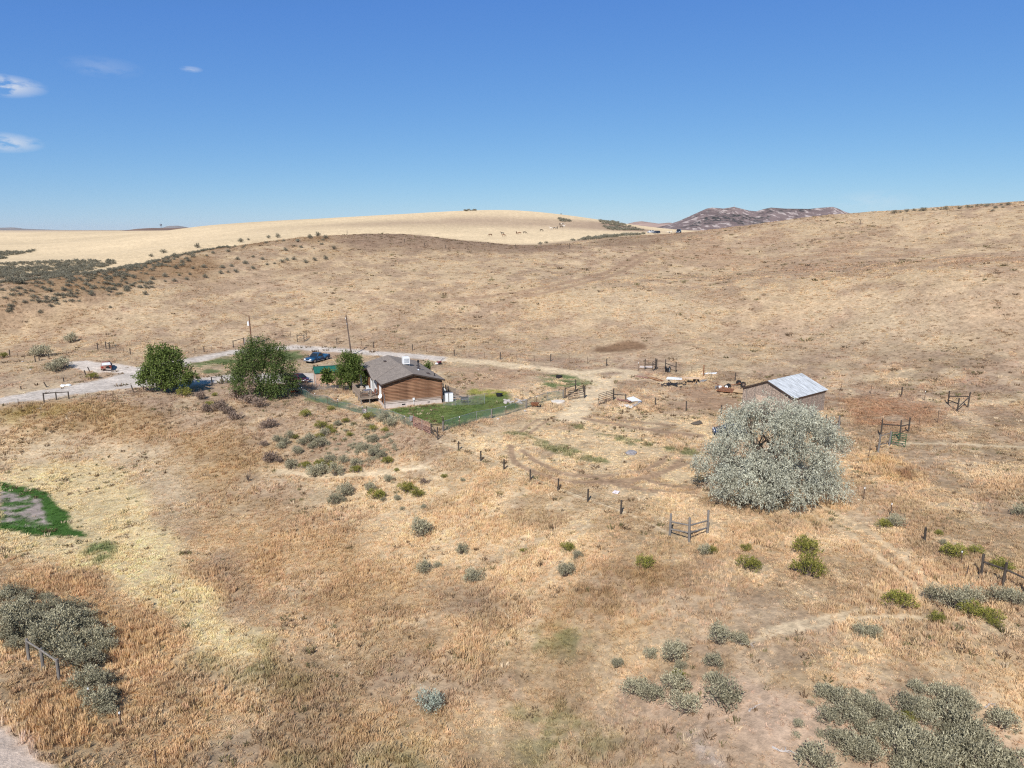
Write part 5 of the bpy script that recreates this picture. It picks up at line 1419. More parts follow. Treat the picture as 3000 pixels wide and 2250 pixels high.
# ---- things on the deck
def at_house(name, x, y, z, rz_, label, cat, group=None):
    p = hpt(x, y, z)
    return empty(name, p, HTH + rz_, label, cat, group)


t = at_house('patio_table', -1.3, 5.4, DZ + .012, .2, 'dark folding table on the wooden deck', 'table')
MB().box(-.55, .55, -.4, .4, .68, .72).build('table_top', mat('slate_blue_plastic', (.13, .14, .19), rough=.5), t)
for sx in (-.48, .48):
    for sy in (-.33, .33): MB().box(sx - .025, sx + .025, sy - .025, sy + .025, 0, .68).build('leg', M_STEEL, t)


def chair(x, y, rot, m, label):
    c = at_house('patio_chair', x, y, DZ + .012, rot, label, 'chair')
    MB().box(-.25, .25, -.24, .24, .40, .45).build('seat', m, c)
    bk = MB(); bk.bar((-.25, .22, .45), (-.25, .34, 1.0), .05, .05); bk.bar((.25, .22, .45), (.25, .34, 1.0), .05, .05)
    for i in range(5): bk.bar((-.16 + .08 * i, .225, .46), (-.16 + .08 * i, .335, .96), .05, .02)
    bk.bar((-.25, .34, 1.0), (.25, .34, 1.0), .05, .06); bk.build('backrest', m, c)
    for sx in (-.22, .22):
        for sy in (-.2, .2): MB().box(sx - .025, sx + .025, sy - .025, sy + .025, 0, .40).build('leg', m, c)
        MB().box(sx - .03, sx + .03, -.24, .24, .62, .65).build('armrest', m, c)


chair(-.9, 6.5, .5, M_WHITE, 'white plastic armchair behind the dark table on the deck')
chair(-2.1, 6.6, -.7, mat('tan_plastic', (.45, .36, .27), rough=.6), 'tan armchair by the outer railing of the deck')
chair(-.6, 4.3, -1.4, mat('red_brown_plastic', (.20, .08, .05), rough=.6), 'red-brown chair beside the house wall on the deck')
t = at_house('blanket_chest', -2.0, 4.3, DZ + .012, .1, 'brown wooden chest at the near corner of the deck', 'chest')
MB().box(-.45, .45, -.25, .25, 0, .42).build('body', M_LOG[0], t); MB().box(-.47, .47, -.27, .27, .422, .48).build('lid', M_LOG[1], t)
t = at_house('patio_umbrella', -1.6, 8.6, DZ + .012, 0, 'folded dark umbrella standing on the far part of the deck', 'umbrella')
MB().tube([(0, 0, 0), (0, 0, 2.4)], .025, 6).build('pole', M_STEEL, t); MB().tube([(0, 0, .9), (0, 0, 1.6), (0, 0, 2.3)], [.16, .13, .03], 9).build('canopy', mat('dark_canvas', (.04, .05, .05), rough=.9), t)
MB().tube([(0, 0, 0), (0, 0, .1)], [.26, .22], 12).build('base', M_BLACK, t)

# cabinet, grill
p = G(1316, 1178)
t = empty('storage_cabinet', p, math.radians(16), 'white two-door outdoor cabinet at the right end of the log wall', 'cabinet')
MB().box(-.62, .62, -.02, .5, .06, 1.35).build('body', mat('cabinet_grey', (.30, .31, .34), rough=.6), t)
for sx, w in ((-.36, .42), (.30, .60)):
    d_ = MB().box(sx - w / 2, sx + w / 2, -.055, -.022, .08, 1.33).build('door', M_WHITE, t)
MB().box(-.1, -.04, -.09, -.02, -.1, 1.5).build('post', M_GREYW, t)
p = G(1361, 1181)
t = empty('barrel_grill', p, .2, 'black barrel grill standing on the lawn behind the wire fence', 'grill')
MB().tube([(-.55, 0, .72), (.55, 0, .72)], .27, 12).build('drum', M_BLACK, t)
MB().box(-.5, .5, -.28, -.26, .62, .72).build('shelf', M_STEEL, t)
for sx in (-.42, .42):
    for sy in (-.18, .18): MB().bar((sx, sy, 0), (sx, sy * .6, .6), .05, .05).build('leg', M_BLACK, t)
MB().tube([(.4, .05, .9), (.4, .05, 1.35)], .05, 6).build('flue', M_BLACK, t)
p = G(1463, 1161)
t = empty('feed_tub', p, 0, 'black rubber tub at the far edge of the lawn', 'tub')
tv = MB(); tv.tube([(0, 0, 0), (0, 0, .42)], [.42, .52], 14, cap=False); tv.tube([(0, 0, .02), (0, 0, .42)], [.38, .48], 14); tv.build('tub_wall', M_BLACK, t)
MB().tube([(0, 0, .40), (0, 0, .44)], [.54, .54], 14, cap=False).build('rim', M_BLACK, t)
# shrub behind the house
T = empty('small_tree', hpt(9.9, 13.2, h1(*hpt(9.9, 13.2)[:2])), 0, 'leafy green treetop showing behind the right roof edge', 'tree')
B = [(0, 0, 2.2, .9, .9, 1.0), (.2, 0, 3.0, .7, .7, .8), (-.3, .1, 1.3, .9, .8, .8)]
limbs(T, B, .05, 12, sub=2); crown('crown', B, 1400, .3, M_LEAF_C, T, 31, aspect=.4, clump=.35, shell=.35, upright=.5)

# ------------------------------------------------------------------ tan shed with green roof
shed = empty('garden_shed', (-31.95, 113.14, -.02), math.radians(20.6), 'small tan shed with green metal roof behind the sapling', 'shed')
MT = mat('tan_painted_panel', (.50, .33, .235), rough=.8, var=.1, scale=2)
MG = mat('green_metal_roofing', (.02, .115, .085), rough=.45, var=.2, scale=2)
MB().prism([(0, -.3), (3.0, -.3), (3.0, 2.38), (1.5, 3.02), (0, 2.38)], 0, 4.3).build('wall', MT, shed)
for v_ in shed.children[0].data.vertices:
    x, y, zz = v_.co; v_.co = (y, x, zz)
shed.children[0].data.flip_normals()
me = None
for i in range(11):
    for sgn in (0, 1):
        x0 = -.12 + i * .414
        pts = [(x0, -.16, 2.35), (x0 + .40, -.16, 2.35), (x0 + .40, 1.5, 3.13), (x0, 1.5, 3.13)] if sgn == 0 else [(x0, 1.5, 3.13), (x0 + .40, 1.5, 3.13), (x0 + .40, 3.16, 2.35), (x0, 3.16, 2.35)]
        mb = MB(); slab(mb, pts, .03); mb.build('roof_panel', MG, shed)
        a_, b_ = Vector(pts[0]), Vector(pts[3]); mb = MB(); mb.bar(a_ + Vector((-.007, 0, .02)), b_ + Vector((-.007, 0, .02)), .035, .035); mb.build('roof_rib', MG, shed)
MB().bar((-.14, 1.5, 3.16), (4.5, 1.5, 3.16), .22, .05).build('ridge_cap', MG, shed)
MB().box(-.045, .05, -.045, .05, -.25, 2.33).build('corner_trim', M_FOUND, shed)

# ------------------------------------------------------------------ barn with corrugated roof
BO, BT, BW, BL, BZ = Vector((32.75, 98.39, .1)), math.radians(-52.1), 7.8, 8.1, 0
barn = empty('barn', BO, BT, 'weathered board barn with shiny corrugated metal roof behind the silver tree', 'barn')
M_OSB = mat('weathered_strand_board', (.25, .185, .145), rough=.95, var=.4, scale=5, detail=8, col2=(.46, .36, .285), split=(.36, .64))
M_CORR = mat('zinc_corrugated_sheet', (.56, .57, .57), rough=.42, metal=.35, var=.3, scale=1.4, stretch=(.5, 3, 1), col2=(.74, .76, .77))
ze, zr_ = 3.09, 4.77
MB().prism([(0, -.8), (BW, -.8), (BW, ze), (BW / 2, zr_ - .08), (0, ze)], 0, BL).build('wall', M_OSB, barn)
for i in range(6):                      # board joints as real battens
    x = BW * (i + .5) / 6
    MB().box(x - .03, x + .03, -.03, -.002, -.6, ze + min(x, BW - x) * .42 - .1).build('batten', M_GREYW, barn)
for i in range(6):
    y = BL * (i + .5) / 6
    MB().box(BW + .002, BW + .03, y - .03, y + .03, -.6, ze - .3).build('batten', M_GREYW, barn)
bd = MB().box(2.2, 5.2, -.06, -.032, -.4, 2.5).build('door', mat('bare_plywood_door', (.47, .35, .26), rough=.85, scale=3), barn)
nsh = 8
for sgn in (1, -1):
    for i in range(nsh):
        y0 = -.25 + i * (BL + .5) / nsh; y1 = y0 + (BL + .5) / nsh + .03
        nv = 13; vs = []; fs = []
        for j in range(nv):
            y = y0 + (y1 - y0) * j / (nv - 1); w = .018 * math.cos(j * math.pi) + .003 * i % .006 + i * .0015
            for (x, zz) in ((BW / 2, zr_), (BW / 2 + sgn * (BW / 2 + .25), ze - .04)):
                vs.append((x, y, zz + w)); vs.append((x, y, zz + w - .012))
        for j in range(nv - 1):
            a_ = j * 4; b_ = a_ + 4
            fs += [(a_, a_ + 2, b_ + 2, b_), (a_ + 1, b_ + 1, b_ + 3, a_ + 3), (a_ + 2, a_ + 3, b_ + 3, b_ + 2), (a_, b_, b_ + 1, a_ + 1)]
        mesh_obj('roof_sheet', vs, fs, M_CORR if sgn > 0 else M_CORR, barn)
bf = MB(); bf.bar((-.27, -.27, ze - .10), (BW / 2, -.27, zr_ - .05), .04, .14); bf.bar((BW / 2, -.27, zr_ - .05), (BW + .27, -.27, ze - .10), .04, .14)
bf.build('barge_board', M_TRIM, barn)
MB().box(BW + .02, BW + .06, -.2, BL + .2, ze - .38, ze - .07).build('eave_board', mat('brown_eave_board', (.27, .17, .10), rough=.8), barn)
# ------------------------------------------------------------------ fences, braces, gates
POSTS = {}


def post_mesh(kind):
    if kind in POSTS: return POSTS[kind]
    if kind == 'wood':
        mb = MB(); mb.tube([(0, 0, -.35), (.006, .004, .5), (0, 0, .985), (0, 0, 1.0)], [.095, .092, .088, .07], 8)
        o = mb.build('post', M_POST, None)
    elif kind == 'grey':
        mb = MB(); mb.tube([(0, 0, -.3), (.004, .004, .5), (0, 0, .985), (0, 0, 1.0)], [.112, .106, .1, .08], 8)
        o = mb.build('post', M_GREYW, None)
    elif kind == 'rust':
        mb = MB(); mb.tube([(0, 0, -.3), (0, 0, 1.0)], [.11, .10], 8); o = mb.build('post', M_RUST, None)
    elif kind == 'pipe':
        mb = MB(); mb.tube([(0, 0, -.3), (0, 0, 1.0)], [.03, .03], 6); o = mb.build('post', M_STEEL, None)
    elif kind == 'white':
        mb = MB(); mb.cur = 0; mb.bar((0, 0, -.3), (0, 0, .88), .065, .065); mb.cur = 1; mb.bar((0, 0, .88), (0, 0, 1.0), .07, .07)
        o = mb.build('post', [M_TPOST, M_WHITE], None)
    else:
        mb = MB(); mb.bar((0, 0, -.3), (0, 0, 1.0), .065, .065); o = mb.build('post', M_TPOST, None)
    me = o.data; bpy.data.objects.remove(o); POSTS[kind] = me
    return me


def add_post(parent, p, h, kind, lean=(0, 0), name='post'):
    o = bpy.data.objects.new(name, post_mesh(kind)); COL.objects.link(o); o.parent = parent
    o.location = Vector(p) - parent.location; o.scale = (1, 1, h)
    o.rotation_euler = (lean[0], lean[1], RND.uniform(0, 6))
    return o


def hpx(u, v, px):
    """ground point and metres for a height of px photo pixels there"""
    p = G(u, v); d = p - Vector((0, 0, CAM_Z)); dist = d.length
    return p, px * dist / FPX / max(.5, math.cos(math.asin(min(1, -d.z / dist))) ** 1.0)


def fence(name, label, posts, wires=(.35, .62, .9), wr=.011, cat='fence', wmat=None):
    P = []
    for q in posts:
        u, v, h, k = q[:4]
        p, hh = hpx(u, v, h)
        P.append((p, hh, k, q[4] if len(q) > 4 else (RND.gauss(0, .02), RND.gauss(0, .02))))
    root = empty(name, P[0][0], 0, label, cat)
    for (p, hh, k, ln) in P: add_post(root, p, hh, k, ln)
    if wires:
        mb = MB()
        for f in wires:
            for (a, b) in zip(P[:-1], P[1:]):
                ha, hb = min(a[1], 1.25) * f, min(b[1], 1.25) * f
                A = a[0] + Vector((0, 0, ha)) - root.location; Bq = b[0] + Vector((0, 0, hb)) - root.location
                mb.tube([A, (A + Bq) / 2 - Vector((0, 0, .04)), Bq], wr, 3, cap=False)
        mb.build('wire', wmat or M_TPOST, root)
    return root


def brace(name, label, posts, rails, rmat=None, rr=.075, kind='wood', cat='fence brace'):
    P = [hpx(u, v, h) for (u, v, h) in posts]
    root = empty(name, P[0][0], 0, label, cat)
    for (p, h) in P: add_post(root, p, h, kind, (RND.gauss(0, .015), RND.gauss(0, .015)))
    for (i, fi, j, fj) in rails:
        a = P[i][0] + Vector((0, 0, P[i][1] * fi)) - root.location; b = P[j][0] + Vector((0, 0, P[j][1] * fj)) - root.location
        MB().tube([a, b], [rr, rr * .85], 7).build('rail', rmat or (M_POST if kind == 'wood' else M_GREYW), root)
    return root


def gate(name, label, a, b, h, bars, m, z0=.18, mid=True, cat='gate', stub=0.0):
    A = G(*a); Bq = G(*b); root = empty(name, A, 0, label, cat)
    d = Bq - A
    up = Vector((0, 0, 1))
    e = MB(); e.tube([up * z0, up * (z0 + h)], .042, 6).build('end_upright', m, root)
    e = MB(); e.tube([d + up * z0, d + up * (z0 + h)], .042, 6).build('end_upright', m, root)
    for i in range(bars):
        t = i / (bars - 1); t = t ** .85
        MB().tube([up * (z0 + h * t), d + up * (z0 + h * t)], .036, 6).build('bar', m, root)
    if mid: MB().tube([d * .5 + up * z0, d * .5 + up * (z0 + h)], .03, 6).build('brace_upright', m, root)
    return root


z3 = lambda x, y: (1300 + x / 3.16, 980 + y / 3.16)
fence('field_fence', 'line of short dark posts slanting across the field from the yard to the corner brace',
      [(1344, 1319.5, 26, 'wood'), (1408.5, 1350, 29, 'wood'), (1476.6, 1378, 32, 'wood'), (1554, 1408, 32, 'wood'), (1635, 1438, 35, 'wood'), (1722, 1470, 36, 'wood'), (1819, 1505, 39, 'wood')], wires=(.3, .6, .92))
fence('drive_fence', 'long wire fence of alternating wood and steel posts behind the house and drive',
      [(923, 1005, 13, 'steel'), (958, 1007, 14, 'steel'), (987, 1009, 18, 'wood'), (1059, 1014, 15, 'steel'), (1094, 1019, 18, 'wood'), (1131, 1018, 13, 'steel'), (1170, 1021, 13, 'steel'), (1208, 1027, 18, 'wood'), (1250, 1031, 13, 'steel'), (1289, 1037, 14, 'steel'), (1331, 1042, 18, 'wood'),
       (1374, 1046, 15, 'steel'), (1420, 1049, 17, 'steel'), (1466, 1053, 21, 'wood'), (1514, 1055, 19, 'steel'), (1565, 1057, 17, 'steel'), (1613, 1059, 22, 'wood'), (1667, 1063, 20, 'steel'), (1721, 1066, 19, 'steel'), (1777, 1072, 21, 'wood'), (1870, 1086, 24, 'white')])
fence('corral_fence', 'wire fence running behind the barn to the right-hand brace',
      [(2026, 1092, 18, 'steel'), (2061, 1104, 34, 'rust'), (2085, 1104, 21, 'steel'), (2153, 1115, 23, 'wood'), (2226, 1115, 16, 'steel'), (2300, 1122, 18, 'steel'), (2380, 1133, 18, 'steel'), (2464, 1143, 24, 'steel'), (2550, 1154, 24, 'steel'), (2640, 1164, 27, 'wood'), (2708, 1173, 24, 'white')])
fence('paddock_fence', 'three dark posts on the bare dirt between the white sheets and the silver tree',
      [(1920, 1191, 25, 'wood'), (2010, 1204, 28, 'wood'), (2113, 1216, 28, 'wood')], wires=(.3, .65))
fence('east_fence', 'thin steel posts linking the two right-hand braces', [(2747, 1238, 30, 'steel'), (2690, 1262, 34, 'steel')], wires=())
fence('south_fence', 'sparse white-topped steel posts descending to the right below the silver tree',
      [(2545, 1340, 32, 'steel'), (2529, 1467, 35, 'white'), (2609, 1512, 33, 'white'), (2708, 1588, 38, 'wood', (.08, -.1)), (2815, 1646, 26, 'white'), (2832, 1690, 26, 'steel')], wires=(.5,))
brace('corner_brace', 'three-post wooden corner brace in the field in front of the silver tree', [(1962, 1569, 60), (2018, 1593, 71), (2072, 1563, 63)],
      [(0, .64, 1, .70), (1, .70, 2, .56), (0, .30, 1, .42), (1, .42, 2, .26)], kind='grey')
brace('rail_fence', 'dark rail fence leaving the picture at the lower right', [(2874, 1688, 52), (2938, 1716, 55), (3010, 1750, 55)], [(0, .66, 1, .70), (1, .70, 2, .70)], cat='fence')
brace('roadside_rail', 'grey rail fence in the lower left thicket', [(85, 1937, 50), (127, 1959, 46), (173, 1990, 45)], [(0, .93, 1, .93), (1, .93, 2, .93)], kind='grey', rr=.06, cat='fence')
fence('roadside_posts', 'white-topped steel posts in the tall grass at the lower left', [(262, 2052, 28, 'white'), (355, 2125, 30, 'white'), (458, 2243, 32, 'steel')], wires=())
brace('meadow_rail', 'three-post rail below the gravel road at the left', [(129.5, 1179, 23), (165.5, 1172, 20), (202, 1169, 19)], [(0, .93, 1, .93), (1, .93, 2, .93)], cat='fence')
brace('small_rail', 'small dark rail on the slope beside the big sagebrush', [(104, 1060, 15), (115, 1056, 15), (144, 1052, 14)], [(0, .9, 1, .85), (1, .85, 2, .9)], cat='fence')
brace('leaning_brace', 'two-post brace beside the fence above the rusty car', [(311, 1022, 19), (322, 1023, 18)], [(0, .85, 1, .75)])
fence('slope_fence', 'worn fence posts along the far side of the gravel road at left',
      [(29, 1042, 15, 'wood'), (52, 1046, 12, 'steel'), (72, 1051, 12, 'steel'), (196, 1042, 12, 'steel'), (287, 1026, 18, 'wood'), (341, 1028, 16, 'white'), (362, 1032, 12, 'steel'), (382, 1039, 17, 'wood'), (571, 1035, 14, 'steel'), (598, 1032, 16, 'wood'), (620, 1027, 15, 'white')])
fence('verge_posts', 'short leaning posts on the grassy verge above the gravel road', [(137, 1134, 14, 'wood', (.25, .3)), (187, 1118, 10, 'wood'), (251, 1098, 12, 'wood', (0, -.2)), (263, 1089, 13, 'wood', (0, -.3)), (62, 1141, 8, 'wood')], wires=())
fence('meadow_fence', 'thin steel posts between the gravel road and the orange meadow', [(54, 1188, 16, 'steel'), (251, 1163, 12, 'steel'), (332, 1162, 16, 'steel', (0, -.2)), (392, 1151, 21, 'wood', (.1, -.3))], wires=())
brace('fallen_rail', 'fallen post and rail at the foot of the left tree', [(421, 1142, 10), (447, 1149, 6)], [(0, .9, 1, .5)])
brace('sagging_brace', 'sagging two-rail brace on the bank between the two big trees', [(622, 1127, 21), (651, 1125, 23), (667, 1123, 15)], [(0, .9, 1, .9), (1, .9, 2, .6), (0, .2, 1, .15)], rr=.04)
brace('drive_brace', 'dark H-brace beside the gate at the top of the drive', [(871, 1002, 21), (891, 1001, 20)], [(0, .85, 1, .85), (0, .4, 1, .4)])
gate('short_gate', 'short pipe gate hinged to the H-brace at the top of the drive', (891, 1000), (899, 994), 1.3, 4, M_GATEB, mid=False)
gate('drive_gate', 'rusty pipe gate standing open behind the wide middle tree', (806, 991), (852, 990), 1.3, 4, M_TPOST)
brace('left_brace', 'post and rail brace left of the utility pole', [(684, 1018, 19), (715, 1010, 20)], [(0, .9, 1, .9)])
gate('pole_gate', 'pale steel gate behind the utility pole', (717, 1010), (760, 1004), 1.25, 5, M_STEEL)
# two braces and gate by the scrap yard
brace('yard_brace', 'dark H-brace with a small gate leaf beside the scrap yard', [(1889, 1083, 31), (1923, 1083, 31), (1920, 1080, 30)], [(0, .52, 1, .50)])
gate('walk_gate', 'narrow metal gate leaf on the scrap yard H-brace', (1922, 1083), (1911, 1089), 1.45, 5, M_GATEB, mid=False, z0=.3)
brace('second_brace', 'dark H-brace with a sloping rail right of the first one', [(1949, 1081, 28), (1980, 1091, 30)], [(0, .58, 1, .52)])
# field gates
brace('gate_frame', 'tall post frame holding the left field gate', [(1655, 1168, 32), (1686, 1148, 36), (1709, 1148, 20), (1712, 1166, 34)], [(0, .9, 1, .55), (1, .6, 3, .85), (0, .2, 1, .1)], rr=.05)
gate('field_gate', 'dark pipe gate on the left side of the field entrance', (1666, 1174), (1714, 1165), 1.35, 5, M_GATEB)
gate('open_gate', 'dark pipe gate swung open on the right of the field entrance', (1754, 1187), (1796, 1174), 1.5, 6, M_GATEB)
brace('hinge_brace', 'hinge post and brace carrying the open field gate', [(1798, 1173, 35), (1833, 1180, 25)], [(0, .5, 1, .9)])
# right-hand braces and green gate
brace('hill_brace', 'three-post brace at the foot of the right-hand hill', [(2777, 1184, 33), (2835, 1194, 38), (2804, 1208, 36)], [(0, .6, 1, .72), (1, .7, 2, .3), (2, .6, 0, .3)])
brace('lane_brace', 'three-post brace behind the green gate', [(2580, 1277, 44), (2635, 1288, 50), (2661, 1266, 37)], [(0, .7, 1, .72), (1, .70, 2, .52)])
gate('green_gate', 'green six-bar metal gate on the right side of the lane', (2610, 1304), (2651, 1311), 1.45, 7, M_GREENG, z0=.12)
brace('latch_brace', 'pale post and rails beside the green gate', [(2572, 1325, 46), (2605, 1306, 37)], [(0, .88, 1, .92), (0, .4, 1, .25)], kind='grey', rr=.045)
# ridge fence
fence('ridge_fence', 'tiny dark posts along the far brown ridge', [(1017, 688, 12, 'wood'), (1073, 692, 8, 'wood'), (1185, 710, 10, 'wood'), (1244, 722, 11, 'wood'), (1305, 727, 10, 'wood'), (1370, 729, 9, 'steel'), (1438, 727, 10, 'wood'), (1511, 726, 11, 'wood'), (1537, 727, 8, 'steel'), (1585, 727, 11, 'wood')], wires=(.9,), wr=.012)
brace('ridge_brace', 'long rail brace on the far ridge fence', [(1668, 728, 16), (1702, 726, 12)], [(0, .8, 1, .8)])
fence('upper_fence', 'sparse thin posts continuing along the far slope to the right', [(1768, 722, 8, 'steel'), (1840, 718, 8, 'steel'), (1880, 716, 8, 'steel'), (1917, 714, 9, 'steel'), (1955, 711, 9, 'steel'), (1995, 709, 9, 'steel'), (2040, 703, 8, 'steel'), (2520, 657, 10, 'wood'), (2645, 646, 10, 'wood'), (2775, 630, 9, 'steel'), (2817, 626, 9, 'steel')], wires=())

# ---- yard fence: wire with green screening
M_SCREEN = bpy.data.materials.new('green_wire_screen'); M_SCREEN.use_nodes = True
nt = M_SCREEN.node_tree; N, L = nt.nodes, nt.links
for n in list(N): N.remove(n)
o = N.new('ShaderNodeOutputMaterial'); mx = N.new('ShaderNodeMixShader'); tr = N.new('ShaderNodeBsdfTransparent'); df = N.new('ShaderNodeBsdfDiffuse')
nz = N.new('ShaderNodeTexNoise'); nz.inputs['Scale'].default_value = 1.3; nz.inputs['Detail'].default_value = 4
tc = N.new('ShaderNodeTexCoord'); L.new(tc.outputs['Object'], nz.inputs['Vector'])
mr = N.new('ShaderNodeMapRange'); mr.inputs['From Min'].default_value = .3; mr.inputs['From Max'].default_value = .7; mr.inputs['To Min'].default_value = .22; mr.inputs['To Max'].default_value = .55
L.new(nz.outputs['Fac'], mr.inputs['Value']); L.new(mr.outputs[0], mx.inputs[0])
df.inputs['Color'].default_value = (.12, .20, .155, 1)
L.new(tr.outputs[0], mx.inputs[1]); L.new(df.outputs[0], mx.inputs[2]); L.new(mx.outputs[0], o.inputs[0])
M_CHAIN = M_SCREEN.copy(); M_CHAIN.name = 'bare_chain_link'
for n in M_CHAIN.node_tree.nodes:
    if n.type == 'BSDF_DIFFUSE': n.inputs['Color'].default_value = (.40, .40, .40, 1)
    if n.type == 'MAP_RANGE': n.inputs['To Min'].default_value = .08; n.inputs['To Max'].default_value = .22


def screen_fence(name, label, pts, h, m, toprail=True, kinds=('pipe',), sag=.0, step=2.4):
    P = [G(u, v) for u, v in pts]
    root = empty(name, P[0], 0, label, 'fence')
    path = []
    for a, b in zip(P[:-1], P[1:]):
        n = max(1, int((b - a).length / .8))
        for i in range(n):
            q = a.lerp(b, i / n); path.append(Vector((q.x, q.y, h1(q.x, q.y))))
    path.append(P[-1])
    lean = []
    vs = []; fs = []
    for i, q in enumerate(path):
        off = Vector((math.sin(i * 1.7) * sag * .5, math.cos(i * 1.1) * sag, 0)) + Vector((0, -sag, 0))
        lo = q - root.location
        for k in range(4):
            f = k / 3; vs.append(lo + off * f * f + Vector((0, 0, .02 + (h - sag * .6 * (1 + math.sin(i * .9))) * f)))
    for i in range(len(path) - 1):
        for k in range(3): fs.append((i * 4 + k, i * 4 + 4 + k, i * 4 + 5 + k, i * 4 + 1 + k))
    mesh_obj('wire_mesh', vs, fs, m, root)
    if toprail:
        MB().tube([vs[i * 4 + 3] for i in range(len(path))], .022, 5).build('top_rail', M_STEEL, root)
    acc = 0; last = None; c = 0
    for i, q in enumerate(path):
        if last is None or (q - last).length >= step or i == len(path) - 1:
            add_post(root, q, h * 1.03, kinds[c % len(kinds)], (RND.gauss(0, .03), RND.gauss(0, .05))); last = q; c += 1
    return root


screen_fence('yard_fence', 'sagging wire fence curving along the top of the bank below the deck', [(862, 1147), (880, 1154), (893, 1163), (924, 1174), (959, 1184), (1000, 1196), (1035, 1206), (1075, 1216)], 1.15, M_SCREEN, kinds=('steel', 'white'), sag=.22)
screen_fence('yard_fence', 'green screened wire fence below the corner of the log wall', [(1075, 1216), (1116, 1224), (1154, 1232), (1198, 1250), (1211, 1252)], 1.25, M_SCREEN, kinds=('steel', 'white'), sag=.05)
screen_fence('yard_fence', 'green screened wire fence along the near side of the lawn', [(1298, 1264), (1345, 1249), (1396, 1234), (1440, 1226), (1482, 1217), (1521, 1203), (1560, 1190), (1605, 1174), (1650, 1168)], 1.3, M_SCREEN, kinds=('grey', 'white', 'pipe'), sag=.0)
screen_fence('inner_fence', 'bare wire fence crossing the lawn right of the log wall', [(1300, 1188), (1352, 1188), (1392, 1186), (1420, 1183)], 1.5, M_CHAIN, toprail=False, step=1.2)
screen_fence('kennel_fence', 'grey chain-link panel between the maroon car and the tan shed', [(884, 1143), (900, 1141), (917, 1139)], 1.5, M_CHAIN, step=1.0)
screen_fence('path_fence', 'low chain-link fence in front of the tan shed', [(917, 1141), (950, 1143), (985, 1146), (1003, 1142)], .9, M_CHAIN, step=1.6)
# reddish panel gate, corner posts, bucket, sign
A, Bq = G(1212, 1252), G(1263, 1275)
t = empty('stock_gate', A, 0, 'reddish-brown stock gate at the front corner of the yard fence', 'gate')
d = Bq - A
M_REDW = mat('faded_red_paint', (.27, .11, .075), rough=.8, var=.4, scale=4, col2=(.42, .25, .2))
for f in (0, .5, 1.0):
    MB().bar(d * f + Vector((0, 0, .1)), d * f + Vector((0, 0, 1.75 if f == 0 else 1.6)), .1, .1).build('upright', M_GREYW if f else M_REDW, t)
for i in range(6): MB().bar(Vector((0, 0, .25 + i * .25)), d + Vector((0, 0, .22 + i * .25)), .05, .12).build('slat', M_REDW, t)
brace('yard_corner', 'leaning braced corner posts right of the reddish stock gate', [(1264, 1275, 33), (1283, 1288, 36), (1299, 1264, 40)], [(0, .9, 1, .5), (0, .9, 2, .6), (0, .35, 1, .1)], rr=.05)
p, hh = hpx(1198, 1250, 27)
t = empty('hanging_bucket', G(1206, 1252) + Vector((0, -.1, .95)), 0, 'grey metal bucket hung on the fence beside the stock gate', 'bucket')
bk = MB(); bk.tube([(0, 0, 0), (0, 0, .5)], [.2, .27], 12, cap=False); bk.tube([(0, 0, .03), (0, 0, .04)], [.2, .2], 12); bk.build('pail', M_STEEL, t)
MB().tube([(.27 * math.cos(a), 0, .48 + .26 * math.sin(a)) for a in [i * math.pi / 8 for i in range(9)]], .012, 4).build('handle', M_STEEL, t)
t = empty('warning_sign', G(1068, 1211), -.3, 'small pink and white sign tied low on the wire fence', 'sign')
MB().box(-.32, .32, -.015, .015, .12, .62).build('panel', mat('sign_white', (.78, .66, .66), rough=.6, var=.1), t)
MP = mat('sign_faded_red', (.55, .12, .16), rough=.6)
sb = MB(); sb.bar((-.2, -.02, .2), (.12, -.02, .52), .012, .07, up=(0, 1, 0)); sb.bar((-.28, -.02, .57), (.28, -.02, .57), .012, .03); sb.bar((.22, -.02, .2), (.22, -.02, .4), .012, .06); sb.bar((-.2, -.02, .45), (-.02, -.02, .45), .012, .06)
sb.build('red_mark', MP, t)

# ------------------------------------------------------------------ utility poles
def pole(label, base, top_px, cans, arm=True):
    p = base; d = p - Vector((0, 0, CAM_Z))
    hgt = top_px
    t = empty('utility_pole', p, 0, label, 'utility pole')
    return t


pb, ph = hpx(738, 1012, 82)
t = empty('utility_pole', pb, 0, 'brown utility pole with white transformer behind the wide middle tree', 'utility pole')
MB().tube([(0, 0, -.5), (-.15, 0, ph)], [.17, .11], 9).build('pole_shaft', mat('reddish_pole_wood', (.17, .09, .055), rough=.85, var=.3, scale=5, stretch=(1, 1, .15)), t)
MB().tube([(-.38, -.1, ph - 2.2), (-.38, -.1, ph - 1.35)], .21, 10).build('transformer', M_WHITE, t)
MB().tube([(-.38, -.1, ph - 1.35), (-.38, -.1, ph - 1.1)], .05, 6).build('insulator', M_WHITE, t)
MB().bar((-.7, 0, ph - .6), (.3, 0, ph - .6), .08, .1).build('cross_arm', M_GREYW, t)
pole1 = pb + Vector((-.15, 0, ph - .3))
pb, ph = hpx(1030, 1041, 115)
t = empty('utility_pole', pb, 0, 'tall plain utility pole behind the house roof', 'utility pole')
MB().tube([(0, 0, -.5), (-.75, 0, ph)], [.17, .11], 9).build('pole_shaft', MATS['reddish_pole_wood'] if False else mat('grey_pole_wood', (.13, .095, .075), rough=.85, var=.3, scale=5, stretch=(1, 1, .15)), t)
MB().tube([(-.85, -.1, ph - .9), (-.85, -.1, ph - .6)], .06, 6).build('insulator', M_WHITE, t)
MB().tube([(-.62, -.1, ph - 2.0), (-.64, -.1, ph - 1.7)], .1, 6).build('pole_bracket', M_STEEL, t)
pole2 = pb + Vector((-.75, 0, ph - .4))
t = empty('power_line', pole1, 0, 'thin overhead wires between the two utility poles', 'wire')
